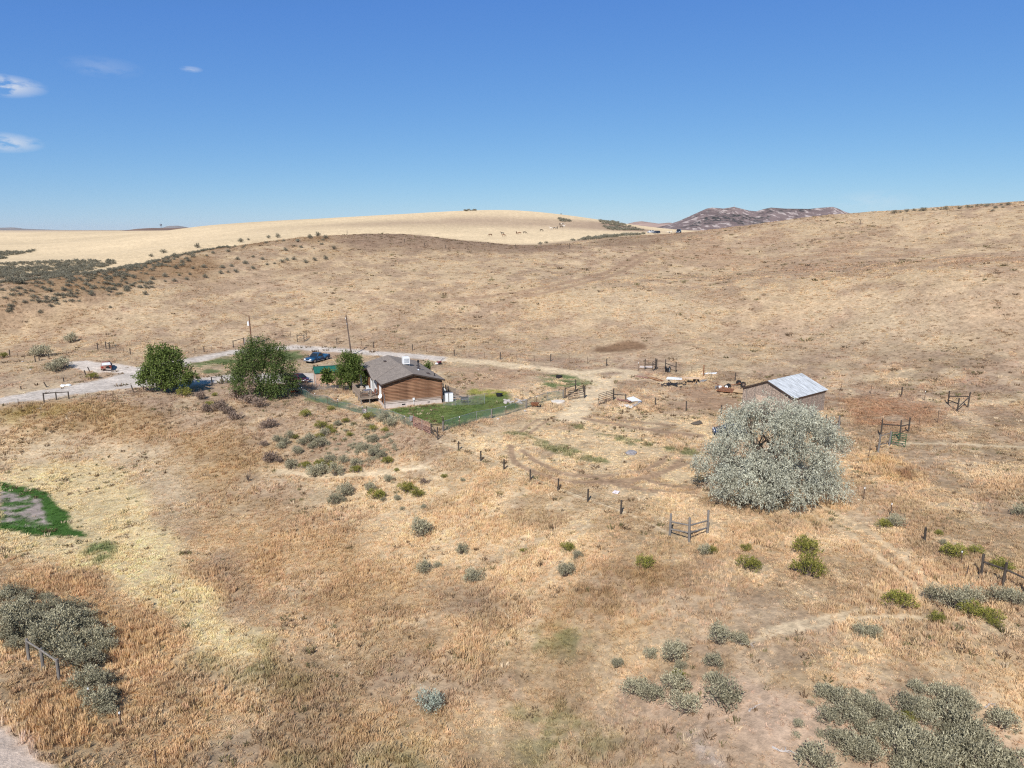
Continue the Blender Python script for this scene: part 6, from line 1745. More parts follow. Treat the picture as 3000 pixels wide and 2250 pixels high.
for dz in (0, -.5):
    a = Vector((0, 0, dz)); b = pole2 - pole1 + Vector((0, 0, dz)); MB().tube([a.lerp(b, f) - Vector((0, 0, 1.6 * f * (1 - f))) for f in [i / 10 for i in range(11)]], .012, 3, cap=False).build('strand', M_BLACK, t)
a = Vector((0, 0, 0)); b = hpt(3.0, 14.5, ZR - .2) - pole1
MB().tube([(pole2 - pole1).lerp(b, f) - Vector((0, 0, .8 * f * (1 - f))) for f in [i / 8 for i in range(9)]], .012, 3, cap=False).build('strand', M_BLACK, t)
# ------------------------------------------------------------------ vehicles
def bevelled(mb, name, m, parent, w=.06, seg=2):
    o = mb.build(name, m, parent)
    bm = bmesh.new(); bm.from_mesh(o.data)
    bmesh.ops.remove_doubles(bm, verts=bm.verts, dist=1e-4)
    bmesh.ops.recalc_face_normals(bm, faces=bm.faces)
    bmesh.ops.bevel(bm, geom=[e for e in bm.edges], offset=w, segments=seg, affect='EDGES', clamp_overlap=True)
    bm.to_mesh(o.data); bm.free()
    o.data.polygons.foreach_set('use_smooth', [True] * len(o.data.polygons))
    return o


def frustum(x0, x1, X0, X1, hw, HWt, z0, z1):
    """cab: base x0..x1 half width hw at z0, top X0..X1 half width HWt at z1"""
    mb = MB()
    mb.add([(x0, -hw, z0), (x1, -hw, z0), (x1, hw, z0), (x0, hw, z0), (X0, -HWt, z1), (X1, -HWt, z1), (X1, HWt, z1), (X0, HWt, z1)],
           [(0, 3, 2, 1), (4, 5, 6, 7), (0, 1, 5, 4), (1, 2, 6, 5), (2, 3, 7, 6), (3, 0, 4, 7)])
    return mb


def quadpanel(name, pts, m, parent, off=.012):
    a, b, c, d = [Vector(p) for p in pts]
    n = (b - a).cross(d - a).normalized() * off
    mb = MB(); mb.add([a + n, b + n, c + n, d + n, a - n, b - n, c - n, d - n], [(0, 1, 2, 3), (7, 6, 5, 4), (0, 4, 5, 1), (1, 5, 6, 2), (2, 6, 7, 3), (3, 7, 4, 0)])
    return mb.build(name, m, parent)


def lerp3(a, b, t): return tuple(a[i] + (b[i] - a[i]) * t for i in range(3))


def side_windows(parent, x0, x1, X0, X1, hw, HWt, z0, z1, cuts, m):
    for s in (-1, 1):
        for (c0, c1) in cuts:
            def P(t, f):
                xb = x0 + (x1 - x0) * t; xt = X0 + (X1 - X0) * t
                return (xb + (xt - xb) * f, s * (hw + (HWt - hw) * f), z0 + (z1 - z0) * f)
            q = [P(c0, .12), P(c1, .12), P(c1, .86), P(c0, .86)]
            quadpanel('side_window', q if s < 0 else q[::-1], m, parent)


def wheel(parent, x, y, r, w, rim=None):
    s = 1 if y > 0 else -1
    t = MB(); t.disc((0, 0, 0), (0, 1, 0), r, w, 18)
    o = t.build('wheel', M_BLACK, parent, loc=(x, y, r))
    MB().disc((0, s * w * .48, 0), (0, 1, 0), r * .62, .05, 14).build('rim', rim or M_STEEL, o)
    MB().disc((0, s * w * .56, 0), (0, 1, 0), r * .2, .05, 8).build('hub', M_BLACK if rim is None else M_STEEL, o)


def box_car(name, label, loc, rz_, paint, L_=4.5, W_=1.75, belt=.85, H_=1.42, wb=2.6, wr=.32, hood=.95, trunk=.8, cab=(.24, .24), rake=(.75, .55), glass=None, cat='car', rimm=None, suv=False):
    t = empty(name, loc, rz_, label, cat); hw = W_ / 2; gl = glass or M_GLASS
    f, r = L_ / 2, -L_ / 2
    prof = [(r, .34), (r + .03, .62), (r + .06, belt - .03), (r + trunk, belt + .03), (f - hood, belt + .02), (f - .10, belt - .16), (f, .6), (f - .02, .32), (f - .3, .24), (r + .3, .24)]
    bevelled(MB().prism(prof, -hw, hw), 'body', paint, t, .05)
    c0, c1 = r + trunk - .05 if not suv else r + .08, f - hood + .05
    X0, X1 = c0 + rake[1], c1 - rake[0]
    bevelled(frustum(c0, c1, X0, X1, hw - .06, hw - .24, belt, H_), 'cabin', paint, t, .035)
    side_windows(t, c0, c1, X0, X1, hw - .06, hw - .24, belt, H_, ((.1, .48), (.52, .9)), gl)
    y = hw - .12; yt = hw - .30
    quadpanel('windscreen', [lerp3((c1, -y, belt), (X1, -yt, H_), .1), lerp3((c1, y, belt), (X1, yt, H_), .1), lerp3((c1, y, belt), (X1, yt, H_), .88), lerp3((c1, -y, belt), (X1, -yt, H_), .88)], gl, t)
    quadpanel('rear_window', [lerp3((c0, y, belt), (X0, yt, H_), .1), lerp3((c0, -y, belt), (X0, -yt, H_), .1), lerp3((c0, -y, belt), (X0, -yt, H_), .88), lerp3((c0, y, belt), (X0, yt, H_), .88)], gl, t)
    for s in (-1, 1):
        for x in (wb / 2, -wb / 2): wheel(t, x, s * (hw - .1), wr, .2, rimm)
        MB().box(f - .08, f + .015, s * (hw - .3) - .17, s * (hw - .3) + .17, .58, .72).build('headlight', M_WHITE, t)
        MB().box(r - .015, r + .06, s * (hw - .25) - .14, s * (hw - .25) + .14, .6, .76).build('tail_light', mat('red_lens', (.35, .02, .02), rough=.3), t)
    MB().box(f - .06, f + .05, -hw + .05, hw - .05, .34, .50).build('bumper', paint if not suv else M_STEEL, t)
    MB().box(r - .05, r + .06, -hw + .05, hw - .05, .34, .52).build('bumper', paint if not suv else M_STEEL, t)
    return t


# blue pickup, nose towards the lower left
A, Bq = G(917, 1065), G(961, 1053)
hd = math.atan2(A.y - Bq.y, A.x - Bq.x)
M_BLUE = mat('blue_car_paint', (.022, .082, .165), rough=.35, var=.08, spec=.4, coat=.25)
M_BLUED = mat('dark_blue_lower_trim', (.02, .05, .11), rough=.4, var=.1)
sidev = Vector((-math.sin(hd), math.cos(hd), 0))
cen = (A + Bq) / 2
if sidev.y < 0: sidev = -sidev
cen = cen + sidev * .8
t = empty('pickup_truck', Vector((cen.x, cen.y, h1(cen.x, cen.y))), hd, 'blue extended-cab pickup truck parked on the dirt beside the drive', 'pickup')
hw = .95
bevelled(MB().prism([(2.78, .48), (2.80, .72), (2.70, .98), (1.15, 1.12), (1.1, .42), (2.4, .38)], -hw, hw), 'hood', M_BLUE, t, .06)
bevelled(MB().prism([(1.12, .42), (1.12, 1.12), (-.78, 1.12), (-.78, .42)], -hw, hw), 'cab_body', M_BLUE, t, .05)
cb = (-.72, 1.22, -.5, .45)
bevelled(frustum(*cb, hw - .05, hw - .2, 1.1, 1.78), 'cab', M_BLUE, t, .04)
side_windows(t, *cb, hw - .05, hw - .2, 1.1, 1.78, ((.07, .36), (.40, .86)), M_GLASS)
y, yt = hw - .12, hw - .27
quadpanel('windscreen', [lerp3((1.22, -y, 1.1), (.45, -yt, 1.78), .12), lerp3((1.22, y, 1.1), (.45, yt, 1.78), .12), lerp3((1.22, y, 1.1), (.45, yt, 1.78), .88), lerp3((1.22, -y, 1.1), (.45, -yt, 1.78), .88)], M_GLASS, t)
quadpanel('rear_window', [(-.68, y, 1.2), (-.68, -y, 1.2), (-.53, -yt, 1.7), (-.53, yt, 1.7)], M_GLASS, t)
for s in (-1, 1):
    bevelled(MB().box(-2.78, -.80, s * hw - (.0 if s < 0 else .1), s * hw + (.1 if s < 0 else 0), .46, 1.14), 'bed_side', M_BLUE, t, .03)
    MB().box(-2.78, 2.5, s * (hw + .008) - .006, s * (hw + .008) + .006, .47, .60).build('side_trim', M_BLUED, t)
    MB().box(-.9, 1.3, s * (hw + .02) - .08, s * (hw + .02) + .08, .33, .38).build('running_board', M_STEEL, t)
    for x in (1.85, -1.80): wheel(t, x, s * (hw - .08), .37, .24)
    MB().box(2.70, 2.815, s * .68 - .2, s * .68 + .2, .74, .93).build('headlight', M_WHITE, t)
    MB().box(1.2, 1.34, s * (hw + .12) - .1, s * (hw + .12) + .1, 1.14, 1.30).build('mirror', M_BLUED, t)
    MB().box(-2.80, -2.77, s * .86 - .07, s * .86 + .07, .75, 1.05).build('tail_light', MATS['red_lens'] if 'red_lens' in MATS else mat('red_lens', (.35, .02, .02), rough=.3), t)
MB().box(-2.76, -.81, -hw + .1, hw - .1, .62, .68).build('bed_floor', M_BLACK, t)
bevelled(MB().box(-2.79, -2.70, -hw + .02, hw - .02, .5, 1.12), 'tailgate', M_BLUE, t, .02)
MB().box(2.74, 2.815, -.46, .46, .73, .93).build('grille', M_BLUED, t)
bevelled(MB().box(2.72, 2.92, -hw, hw, .44, .66), 'bumper', M_STEEL, t, .03)
MB().box(-2.92, -2.76, -hw + .1, hw - .1, .42, .56).build('bumper', M_STEEL, t)
MB().box(-1.1, -.95, -.7, .7, .69, 1.0).build('tool_box', M_WHITE, t)

M_MAROON = mat('maroon_car_paint', (.075, .012, .022), rough=.25, var=.1, spec=.5, coat=.6)
p = G(872, 1119)
t = box_car('maroon_sedan', 'maroon sedan half hidden behind the wide middle tree', p, math.radians(-28), M_MAROON, L_=4.6, W_=1.78, H_=1.45)
MB().box(2.335, 2.36, -.26, .26, .42, .55).build('number_plate', M_WHITE, t)
p = G(313, 1080)
M_RUSTC = mat('rusted_car_paint', (.20, .075, .045), rough=.75, var=.5, scale=2.2, col2=(.38, .19, .14))
t = box_car('wrecked_car', 'rusty wrecked car on the pale gravel left of the drive', p, math.radians(118), M_RUSTC, L_=4.4, W_=1.75, H_=1.35, belt=.82, glass=mat('milky_glass', (.55, .57, .58), rough=.35), rimm=M_RUST)
MB().disc((-2.26, -.25, .55), (1, 0, 0), .3, .12, 14).build('spare_wheel', M_BLACK, t)
MB().bar((-2.28, .1, .35), (-2.36, -.75, .22), .06, .16).build('hanging_bumper', M_FOUND, t)
M_SILVERP = mat('silver_car_paint', (.50, .52, .54), rough=.3, metal=.3, var=.05)
M_NAVY = mat('navy_car_paint', (.025, .035, .06), rough=.3, var=.1)
box_car('distant_suv', 'silver sport utility vehicle parked on the far ridge', G(1906, 683), math.radians(170), M_SILVERP, L_=5.0, W_=1.95, H_=1.85, belt=1.05, wr=.38, suv=True, hood=1.1, rake=(.6, .2))
box_car('distant_suv', 'dark sport utility vehicle beside the silver one on the far ridge', G(1923, 684), math.radians(200), M_NAVY, L_=4.8, W_=1.9, H_=1.75, belt=1.0, wr=.36, suv=True, hood=1.1, rake=(.6, .2))
box_car('distant_suv', 'dark vehicle alone to the right on the far ridge', G(1988, 683), math.radians(250), M_NAVY, L_=4.6, W_=1.9, H_=1.75, belt=1.0, wr=.36, suv=True, hood=1.1, rake=(.6, .2))
t = empty('stock_trailer', G(1961, 682), math.radians(160), 'small white flat trailer between the vehicles on the far ridge', 'trailer')
MB().box(-1.6, 1.6, -.9, .9, .55, .7).build('bed', M_WHITE, t); MB().box(-1.6, -1.5, -.9, .9, .7, 1.5).build('front_rack', M_WHITE, t)
for s in (-1, 1): wheel(t, 0, s * 1.0, .35, .2)
MB().bar((1.6, 0, .55), (2.8, 0, .5), .1, .1).build('drawbar', M_STEEL, t)
p = G(2096, 1282)
t = box_car('blue_sedan', 'dark blue car almost hidden behind the left of the silver tree', p + Vector((2.3, 1.2, 0)), math.radians(172), mat('dark_blue_paint', (.02, .035, .085), rough=.3, var=.1, coat=.4), L_=4.4, W_=1.7, H_=1.4)

# ------------------------------------------------------------------ scrap yard and loose things
def plank_pile(name, label, pts, n, w, th, m, cat, part='plank', jit=.15, z=0.0):
    a, b = G(*pts[0]), G(*pts[1]); t = empty(name, a, 0, label, cat); d = b - a; d.z = 0
    side = Vector((-d.y, d.x, 0)).normalized(); rg_ = random.Random(len(label))
    for i in range(n):
        row, k = divmod(i, 3); off = side * ((k - 1) * w * 1.15 + rg_.uniform(-jit, jit)); sh_ = d.normalized() * rg_.uniform(-jit * 2, jit * 2)
        A_ = off + sh_ + Vector((0, 0, .08 + row * (th + .01))); B_ = d * rg_.uniform(.85, 1.05) + off + sh_ + Vector((0, 0, .08 + row * (th + .01)))
        A_.z += h1(a.x + A_.x, a.y + A_.y) - a.z; B_.z += h1(a.x + B_.x, a.y + B_.y) - a.z
        MB().bar(A_, B_, w, th).build(part, m if not isinstance(m, list) else m[i % len(m)], t)
    return t


def flat_panel(name, label, pts, th, m, cat, lift=.05, corr=False, tilt=0.0):
    P = [G(u, v) for u, v in pts]; t = empty(name, P[0], 0, label, cat)
    mb = MB(); Q = [q - P[0] + Vector((0, 0, lift + th + (tilt if i in (2, 3) else 0))) for i, q in enumerate(P)]
    slab(mb, Q, th); mb.build('sheet', m, t)
    if corr:
        a, b, c, d = Q
        for i in range(1, 8):
            f = i / 8; MB().bar(a.lerp(b, f) + Vector((0, 0, .012)), d.lerp(c, f) + Vector((0, 0, .012)), .04, .02).build('rib', m, t)
    return t


plank_pile('lumber_pile', 'orange-brown planks lying left of the burnt pile', ((1903, 1107), (1940, 1118)), 5, .2, .09, [M_RUST, M_PALEW], 'planks')
plank_pile('pipe_pile', 'reddish pipes lying in the grass near the H-brace', ((1865, 1102), (1905, 1110)), 3, .1, .1, M_REDW, 'pipes', part='pipe')
flat_panel('white_sheet', 'white sheet lying on the ground beside the burnt pile', [(1951, 1112), (1999, 1114), (1998, 1108), (1955, 1105)], .03, M_WHITE, 'sheet', corr=True)
flat_panel('roofing_sheet', 'long white roofing sheet behind the rust-coloured post', [(2048, 1097), (2098, 1096), (2101, 1092), (2052, 1094)], .03, M_WHITE, 'sheet', corr=True)
flat_panel('roofing_sheet', 'grey metal sheet leaning beside the sawhorse table', [(2032, 1127), (2044, 1127), (2073, 1116), (2056, 1116)], .03, M_STEEL, 'sheet', tilt=.15, corr=True)
for (a, b, lb) in (((2056, 1124), (2088, 1134), 'lowest of the loose boards between the table and the axles'), ((2062, 1121), (2092, 1131), 'middle one of the loose boards between the table and the axles'), ((2078, 1118), (2100, 1125), 'upper short board between the table and the axles'),
                   ((2060, 1129), (2085, 1136), 'near pale board between the table and the axles')):
    A, Bq = G(*a), G(*b); t = empty('loose_board', A, 0, lb, 'board'); MB().bar(Vector((0, 0, .06)), Bq - A + Vector((0, 0, .06)), .24, .05).build('plank', M_RUST if 'upper' in lb else M_PALEW, t)
# burnt pile
p = G(1969, 1128)
t = empty('burnt_pile', p, 0, 'black burnt debris pile in front of the sawhorse table', 'debris')
rg_ = random.Random(6)
for i in range(46):
    x, y = rg_.gauss(0, 1.05), rg_.gauss(0, .75); a = rg_.uniform(0, 3.14); l = rg_.uniform(.3, .8)
    d = Vector((math.cos(a), math.sin(a), rg_.uniform(-.2, .4))) * l
    MB().bar(Vector((x, y, .05 + rg_.random() * .2)) - d / 2, Vector((x, y, .1 + rg_.random() * .2)) + d / 2, .14, .1).build('charred_piece', mat('charcoal', (.022, .022, .028), rough=.9, var=.5, scale=8), t)
# sawhorse table
p = G(2026, 1124)
t = empty('sawhorse_table', p, math.radians(-12), 'plywood table on sawhorses in the scrap yard', 'table')
MB().box(-1.35, 1.25, -.65, .65, .92, .98).build('table_top', mat('plywood', (.60, .42, .27), rough=.8, var=.2, scale=2), t)
for sx in (-.95, .75):
    hs = MB(); hs.bar((sx, -.55, .88), (sx, .55, .88), .1, .1).build('beam', M_PALEW, t)
    for sy in (-.5, .5):
        for k in (-1, 1): MB().bar((sx + k * .28, sy, 0), (sx, sy, .86), .09, .06).build('leg', M_PALEW, t)
p = G(2040, 1120)
t = empty('dark_crate', p + Vector((0, .2, 0)), .2, 'dark crate in the shade under the sawhorse table', 'crate')
MB().box(-.4, .4, -.3, .3, .02, .6).build('box_side', M_BLACK, t)
for i in range(3): MB().box(-.42, .42, -.33, -.305, .06 + i * .19, .18 + i * .19).build('slat', M_TRIM, t)


def axle(name, label, u, v, rot, tyre=True, wr=.36, gap=1.3, rimm=None, cat='axle', tongue=0):
    t = empty(name, G(u, v), rot, label, cat)
    MB().tube([(0, -gap / 2, wr), (0, gap / 2, wr)], .06, 7).build('axle_beam', M_RUST, t)
    for s in (-1, 1): wheel(t, 0, s * gap / 2, wr, .2, rimm)
    if tongue: MB().bar((0, 0, wr), (-tongue, 0, .2), .1, .1).build('tongue', M_RUST, t)
    return t


axle('wheel_axle', 'axle with shiny hubcapped wheels beside the rusty platform', 2131, 1139, math.radians(-35), wr=.4, gap=.9, rimm=M_WHITE)
axle('wheel_axle', 'axle with black tyres and a long tongue left of the barn roof', 2170, 1131, math.radians(10), wr=.42, gap=1.5, tongue=2.2, rimm=M_TPOST)
t = empty('engine_block', G(2104, 1140), .4, 'heap of grey engine parts left of the hubcapped wheels', 'engine')
MB().box(-.45, .4, -.3, .3, .05, .5).build('block', M_STEEL, t); MB().disc((.1, -.35, .35), (0, 1, 0), .3, .12, 12).build('flywheel', M_WHITE, t); MB().disc((-.4, -.33, .3), (0, 1, 0), .26, .1, 12).build('pulley', M_TPOST, t)
MB().tube([(-.3, 0, .5), (-.1, .1, .8), (.3, 0, .55)], .06, 6).build('manifold', M_RUST, t)
t = flat_panel('rusty_platform', 'rusty brown flat platform in front of the hubcapped wheels', [(2098, 1150), (2146, 1155), (2152, 1146), (2115, 1139)], .12, M_RUST, 'platform', lift=.25)
for (x, y) in ((.4, .3), (2.0, .1), (2.2, .9), (1.0, 1.4)): MB().box(x - .1, x + .1, y - .1, y + .1, 0, .25).build('block', M_GREYW, t)
flat_panel('pale_plywood', 'pale plywood board leaning at the barn corner', [(2146, 1154), (2176, 1157), (2180, 1148), (2152, 1146)], .05, M_PALEW, 'plywood', lift=.3)
t = empty('tractor_engine', G(1956, 1091), .3, 'black and silver engine standing by the second H-brace', 'engine')
MB().box(-.35, .35, -.3, .3, .1, .75).build('block', M_BLACK, t); MB().disc((-.42, 0, .8), (1, 0, 0), .3, .12, 12).build('fan', M_BLACK, t); MB().tube([(.1, -.34, .2), (.2, -.36, .9)], .06, 6).build('pipe', M_STEEL, t); MB().disc((.4, 0, .8), (1, 0, .3), .28, .12, 12).build('wheel', M_BLACK, t)
flat_panel('pale_slab', 'pale sheet on the ground left of the first H-brace', [(1873, 1078), (1915, 1078), (1912, 1074), (1876, 1073)], .04, M_FOUND, 'sheet')
# white sheets by the gate
flat_panel('metal_sheet', 'white metal sheet nearest the camera beside the open gate', [(1799, 1186), (1850, 1196), (1858, 1190), (1806, 1180)], .04, M_WHITE, 'sheet', corr=True)
flat_panel('metal_sheet', 'white metal sheet at the back of the stack beside the open gate', [(1835, 1171), (1848, 1181), (1878, 1178), (1856, 1166)], .04, M_WHITE, 'sheet', lift=.22)
flat_panel('metal_sheet', 'grey-white sheet at the right end of the stack beside the open gate', [(1850, 1190), (1862, 1192), (1882, 1178), (1872, 1175)], .04, M_STEEL, 'sheet', lift=.12)
t = plank_pile('red_beams', 'reddish-brown beams resting on the white sheets', ((1813, 1177), (1852, 1184)), 4, .2, .12, M_REDW, 'beams', part='beam')
t.location.z += .28
# wheelbarrow
t = empty('wheelbarrow', G(1568, 1192), math.radians(-15), 'rusty wheelbarrow tipped on the dirt beside the yard fence', 'wheelbarrow')
mb = frustum(-.45, .35, -.6, .55, .28, .42, .25, .62); mb.build('tray', M_RUST, t)
MB().disc((.7, 0, .2), (0, 1, 0), .2, .08, 14).build('wheel', M_BLACK, t)
for s in (-1, 1): MB().bar((.7, s * .08, .22), (-1.1, s * .3, .5), .05, .05).build('handle', M_PALEW, t); MB().bar((-.35, s * .25, .3), (-.4, s * .28, 0), .04, .04).build('leg', M_RUST, t)
# well cover, paper, rock, panel, tubs
t = empty('well_cover', G(1635, 1178), 0, 'pale round concrete cover left of the field gate', 'concrete cover')
vs = []; n = 22
for zz, q in ((-.1, 1.0), (.16, 1.0), (.2, .95)):
    for k in range(n):
        a = 6.2832 * k / n; rr_ = q * (1 + .04 * math.sin(3 * a)); vs.append((1.05 * rr_ * math.cos(a), .85 * rr_ * math.sin(a), zz))
fs = [(i * n + k, i * n + (k + 1) % n, (i + 1) * n + (k + 1) % n, (i + 1) * n + k) for i in range(2) for k in range(n)] + [tuple(2 * n + k for k in range(n))]
mesh_obj('slab', vs, fs, mat('pale_concrete', (.60, .54, .47), rough=.9, var=.12), t)
MB().tube([(.3, 0, .2), (.3, 0, .26)], .14, 10).build('cap', M_FOUND, t)
flat_panel('paper_sheet', 'pinkish white sheet lying on the tracks in the field', [(1793, 1446), (1810, 1449), (1816, 1441), (1800, 1439)], .03, mat('pinkish_sheet', (.75, .66, .66), rough=.7, var=.1), 'sheet', lift=.06)
flat_panel('dark_board', 'dark board lying in the stubble left of the silver tree', [(2023, 1243), (2037, 1247), (2059, 1243), (2050, 1234)], .06, mat('dark_board_wood', (.13, .10, .07), rough=.9), 'board', lift=.1)
flat_panel('pale_tarp', 'pale sheet on the ground right of the silver tree', [(2385, 1263), (2412, 1266), (2428, 1257), (2405, 1254)], .03, mat('pale_tarp', (.55, .54, .55), rough=.7), 'tarp')


def rock(name, label, u, v, r, m, seed, cat='rock', flat=.6, group=None):
    rg2 = random.Random(seed)
    bm = bmesh.new(); bmesh.ops.create_icosphere(bm, subdivisions=2, radius=r)
    for q in bm.verts:
        q.co *= 1 + rg2.uniform(-.18, .18); q.co.z *= flat
    me = bpy.data.meshes.new(name); bm.to_mesh(me); bm.free(); me.materials.append(m)
    o = bpy.data.objects.new(name, me); COL.objects.link(o); o.location = G(u, v) + Vector((0, 0, r * flat * .4)); o.rotation_euler = (0, 0, rg2.uniform(0, 6))
    tag(o, label, cat, group)
    return o


M_ROCK = mat('grey_rock', (.27, .25, .25), rough=.95, var=.3, scale=4, bump=.4)
M_ROCKP = mat('pale_rock', (.42, .37, .33), rough=.95, var=.3, scale=4, bump=.4)
rock('boulder', 'flat grey boulder in the middle of the tracked field', 1849, 1329, .7, M_ROCK, 1, flat=.35)
rg_ = random.Random(12)
for i in range(26):
    rock('yard_stone', 'one of the pale rubble stones heaped beside the yard fence', 1478 + rg_.uniform(0, 62), 1178 + rg_.gauss(0, 4.5), rg_.uniform(.16, .36), M_ROCKP, 30 + i, group='rubble stones beside the yard fence', cat='stone')
for i, (u, v) in enumerate(((1538, 1205), (1459, 1228), (66, 1060), (90, 1083))):
    rock('field_stone', ['white stone on the dirt beside the wheelbarrow', 'white stone at the foot of the near lawn fence', 'pale stone on the slope left of the small rail', 'pale stone on the slope below the small rail'][i], u, v, .22, M_ROCKP, 80 + i, cat='stone')
# machine beyond the drive, sled, trough
t = empty('garden_tiller', G(1287, 1068), .6, 'small dark red tiller standing beyond the house', 'tiller')
MR = mat('dark_red_enamel', (.20, .025, .03), rough=.4)
MB().box(-.35, .35, -.22, .22, .3, .62).build('engine_cover', MR, t)
for s in (-1, 1): MB().disc((0, s * .3, .26), (0, 1, 0), .26, .14, 12).build('wheel', M_BLACK, t); MB().tube([(.2, s * .1, .55), (1.0, s * .25, 1.15)], .03, 5).build('handlebar', M_BLACK, t)
MB().box(-.75, -.38, -.25, .25, .15, .4).build('tine_guard', M_WHITE, t)
t = empty('plastic_sled', G(861, 1149), -.5, 'bright orange-red sled lying under the wide middle tree', 'sled')
sl = MB(); sl.prism([(-.75, .16), (-.6, .03), (.55, .03), (.8, .3), (.72, .32), (.5, .09), (-.55, .09), (-.7, .2)], -.3, .3); bevelled(sl, 'hull', mat('orange_red_plastic', (.60, .09, .045), rough=.4), t, .012)
for s in (-1, 1): MB().bar((-.65, s * .31, .16), (.62, s * .31, .2), .04, .16).build('side_wall', MATS['orange_red_plastic'], t)
t = empty('water_tub', G(1638, 1108), 0, 'dark tub on the green weeds by the track', 'tub')
tv = MB(); tv.tube([(0, 0, 0), (0, 0, .45)], [.5, .58], 14, cap=False); tv.tube([(0, 0, .02), (0, 0, .4)], [.46, .52], 14); tv.build('tub_wall', M_BLACK, t); MB().tube([(0, 0, .43), (0, 0, .47)], [.6, .6], 14, cap=False).build('rim', M_TRIM, t)
# trailer tongue right of the olive
t = axle('trailer_axle', 'black tyre and axle by the post right of the silver tree', 2443, 1246, math.radians(80), wr=.34, gap=1.2, rimm=M_BLACK)
fence('lone_post', 'two grey posts beside the trailer axle right of the silver tree', [(2457, 1257, 36, 'grey'), (2420, 1236, 18, 'wood')], wires=(), cat='posts')
# driftwood and dead stems
def snag(label, u, v, L_, seed, m=None):
    rg3 = random.Random(seed); t = empty('dead_branch', G(u, v), rg3.uniform(-.6, .6), label, 'branch')
    pts = [Vector((0, 0, .04))]
    for k in range(6): pts.append(pts[-1] + Vector((L_ / 6, rg3.uniform(-.12, .12), rg3.uniform(-.03, .06))))
    MB().tube(pts, [.06, .055, .05, .04, .03, .02, .008], 5).build('stem', m or M_GREYW, t)
    for k in range(7):
        q = pts[rg3.randrange(1, 6)]; e = q + Vector((rg3.uniform(0, .35), rg3.choice((-1, 1)) * rg3.uniform(.12, .4), rg3.uniform(.0, .16)))
        MB().tube([q, (q + e) / 2 + Vector((.05, 0, .03)), e], [.022, .014, .004], 4).build('twig', m or M_GREYW, t)


PB = mat('bleached_wood', (.42, .38, .35), rough=.9, var=.2)
for q in (('bleached branch in the orange meadow below the road', 105, 1198, 1.4, 1, PB), ('bleached branch on bare soil left of the lower right thicket', 2195, 2085, 1.3, 2, PB), ('grey branch at the base of the dark sagebrush by the track', 2165, 1886, .9, 3, PB),
          ('pale forked branch on bare soil below the little sagebrush', 2262, 2190, 1.2, 4, PB), ('bleached twigs on the soil at the right of the thicket', 2885, 2075, 1.2, 5, PB)):
    snag(*q)
t = empty('bare_shrub', G(727, 1412), 0, 'leafless twiggy shrub standing alone in the meadow', 'shrub')
rg_ = random.Random(4)
MB().tube([(0, 0, -.1), (0, 0, .3)], [.05, .04], 5).build('stem', M_STEM, t)
for k in range(12):
    a = rg_.uniform(0, 6.28); MB().tube([(0, 0, .15), (.25 * math.cos(a), .25 * math.sin(a), .7), (.6 * math.cos(a), .6 * math.sin(a), rg_.uniform(1.0, 1.6))], [.03, .02, .006], 4).build('branch', M_STEM, t)
for i, (u, v) in enumerate(((185, 1131), (200, 1130))):
    rock('white_bag', ['white bag lying on the road verge', 'second white bag lying on the road verge, nearer the drive'][i], u, v, .45, M_WHITE, 95 + i, cat='bag', flat=.45)

# ------------------------------------------------------------------ horses on the pale hill
def horse_mesh(graze, seed):
    """one continuous body: trunk, neck, head, four jointed legs, tail"""
    V = []; E = []; R = []

    def chain(pts, rads, start=None):
        pr = start
        for p, r in zip(pts, rads):
            V.append(p); R.append(r); k = len(V) - 1
            if pr is not None: E.append((pr, k))
            pr = k
        return pr
    chain([(-.75, 0, 1.22)], [.27]); hip = 0
    mid = chain([(-.3, 0, 1.14), (.2, 0, 1.12)], [.30, .30], hip)
    sh_ = chain([(.62, 0, 1.18)], [.27], mid)
    if graze: chain([(.95, 0, 1.08), (1.25, 0, .72), (1.42, 0, .42), (1.55, 0, .14)], [.17, .13, .12, .07], sh_)
    else: chain([(.92, 0, 1.45), (1.12, 0, 1.78), (1.32, 0, 1.80), (1.58, 0, 1.62)], [.18, .13, .12, .07], sh_)
    for s in (-1, 1):
        chain([(.62, s * .16, .95), (.66, s * .17, .55), (.62, s * .17, .28), (.66, s * .17, .04)], [.12, .065, .05, .06], sh_)
        chain([(-.78, s * .17, .95), (-.68, s * .18, .72), (-.92, s * .18, .48), (-.86, s * .18, .2), (-.82, s * .18, .04)], [.15, .10, .06, .05, .06], hip)
    chain([(-1.05, 0, 1.2), (-1.12, 0, .9), (-1.1, 0, .55)], [.06, .06, .03], hip)
    me = bpy.data.meshes.new('horse_skeleton'); me.from_pydata(V, E, [])
    ob = bpy.data.objects.new('horse_skeleton', me); COL.objects.link(ob)
    ob.modifiers.new('skin', 'SKIN'); ob.modifiers.new('sub', 'SUBSURF').levels = 1
    for i, r in enumerate(R): me.skin_vertices[0].data[i].radius = (r, r)
    me.skin_vertices[0].data[0].use_root = True
    bpy.context.view_layer.update()
    out_ = bpy.data.meshes.new_from_object(ob.evaluated_get(bpy.context.evaluated_depsgraph_get()))
    out_.polygons.foreach_set('use_smooth', [True] * len(out_.polygons))
    bpy.data.objects.remove(ob)
    return out_


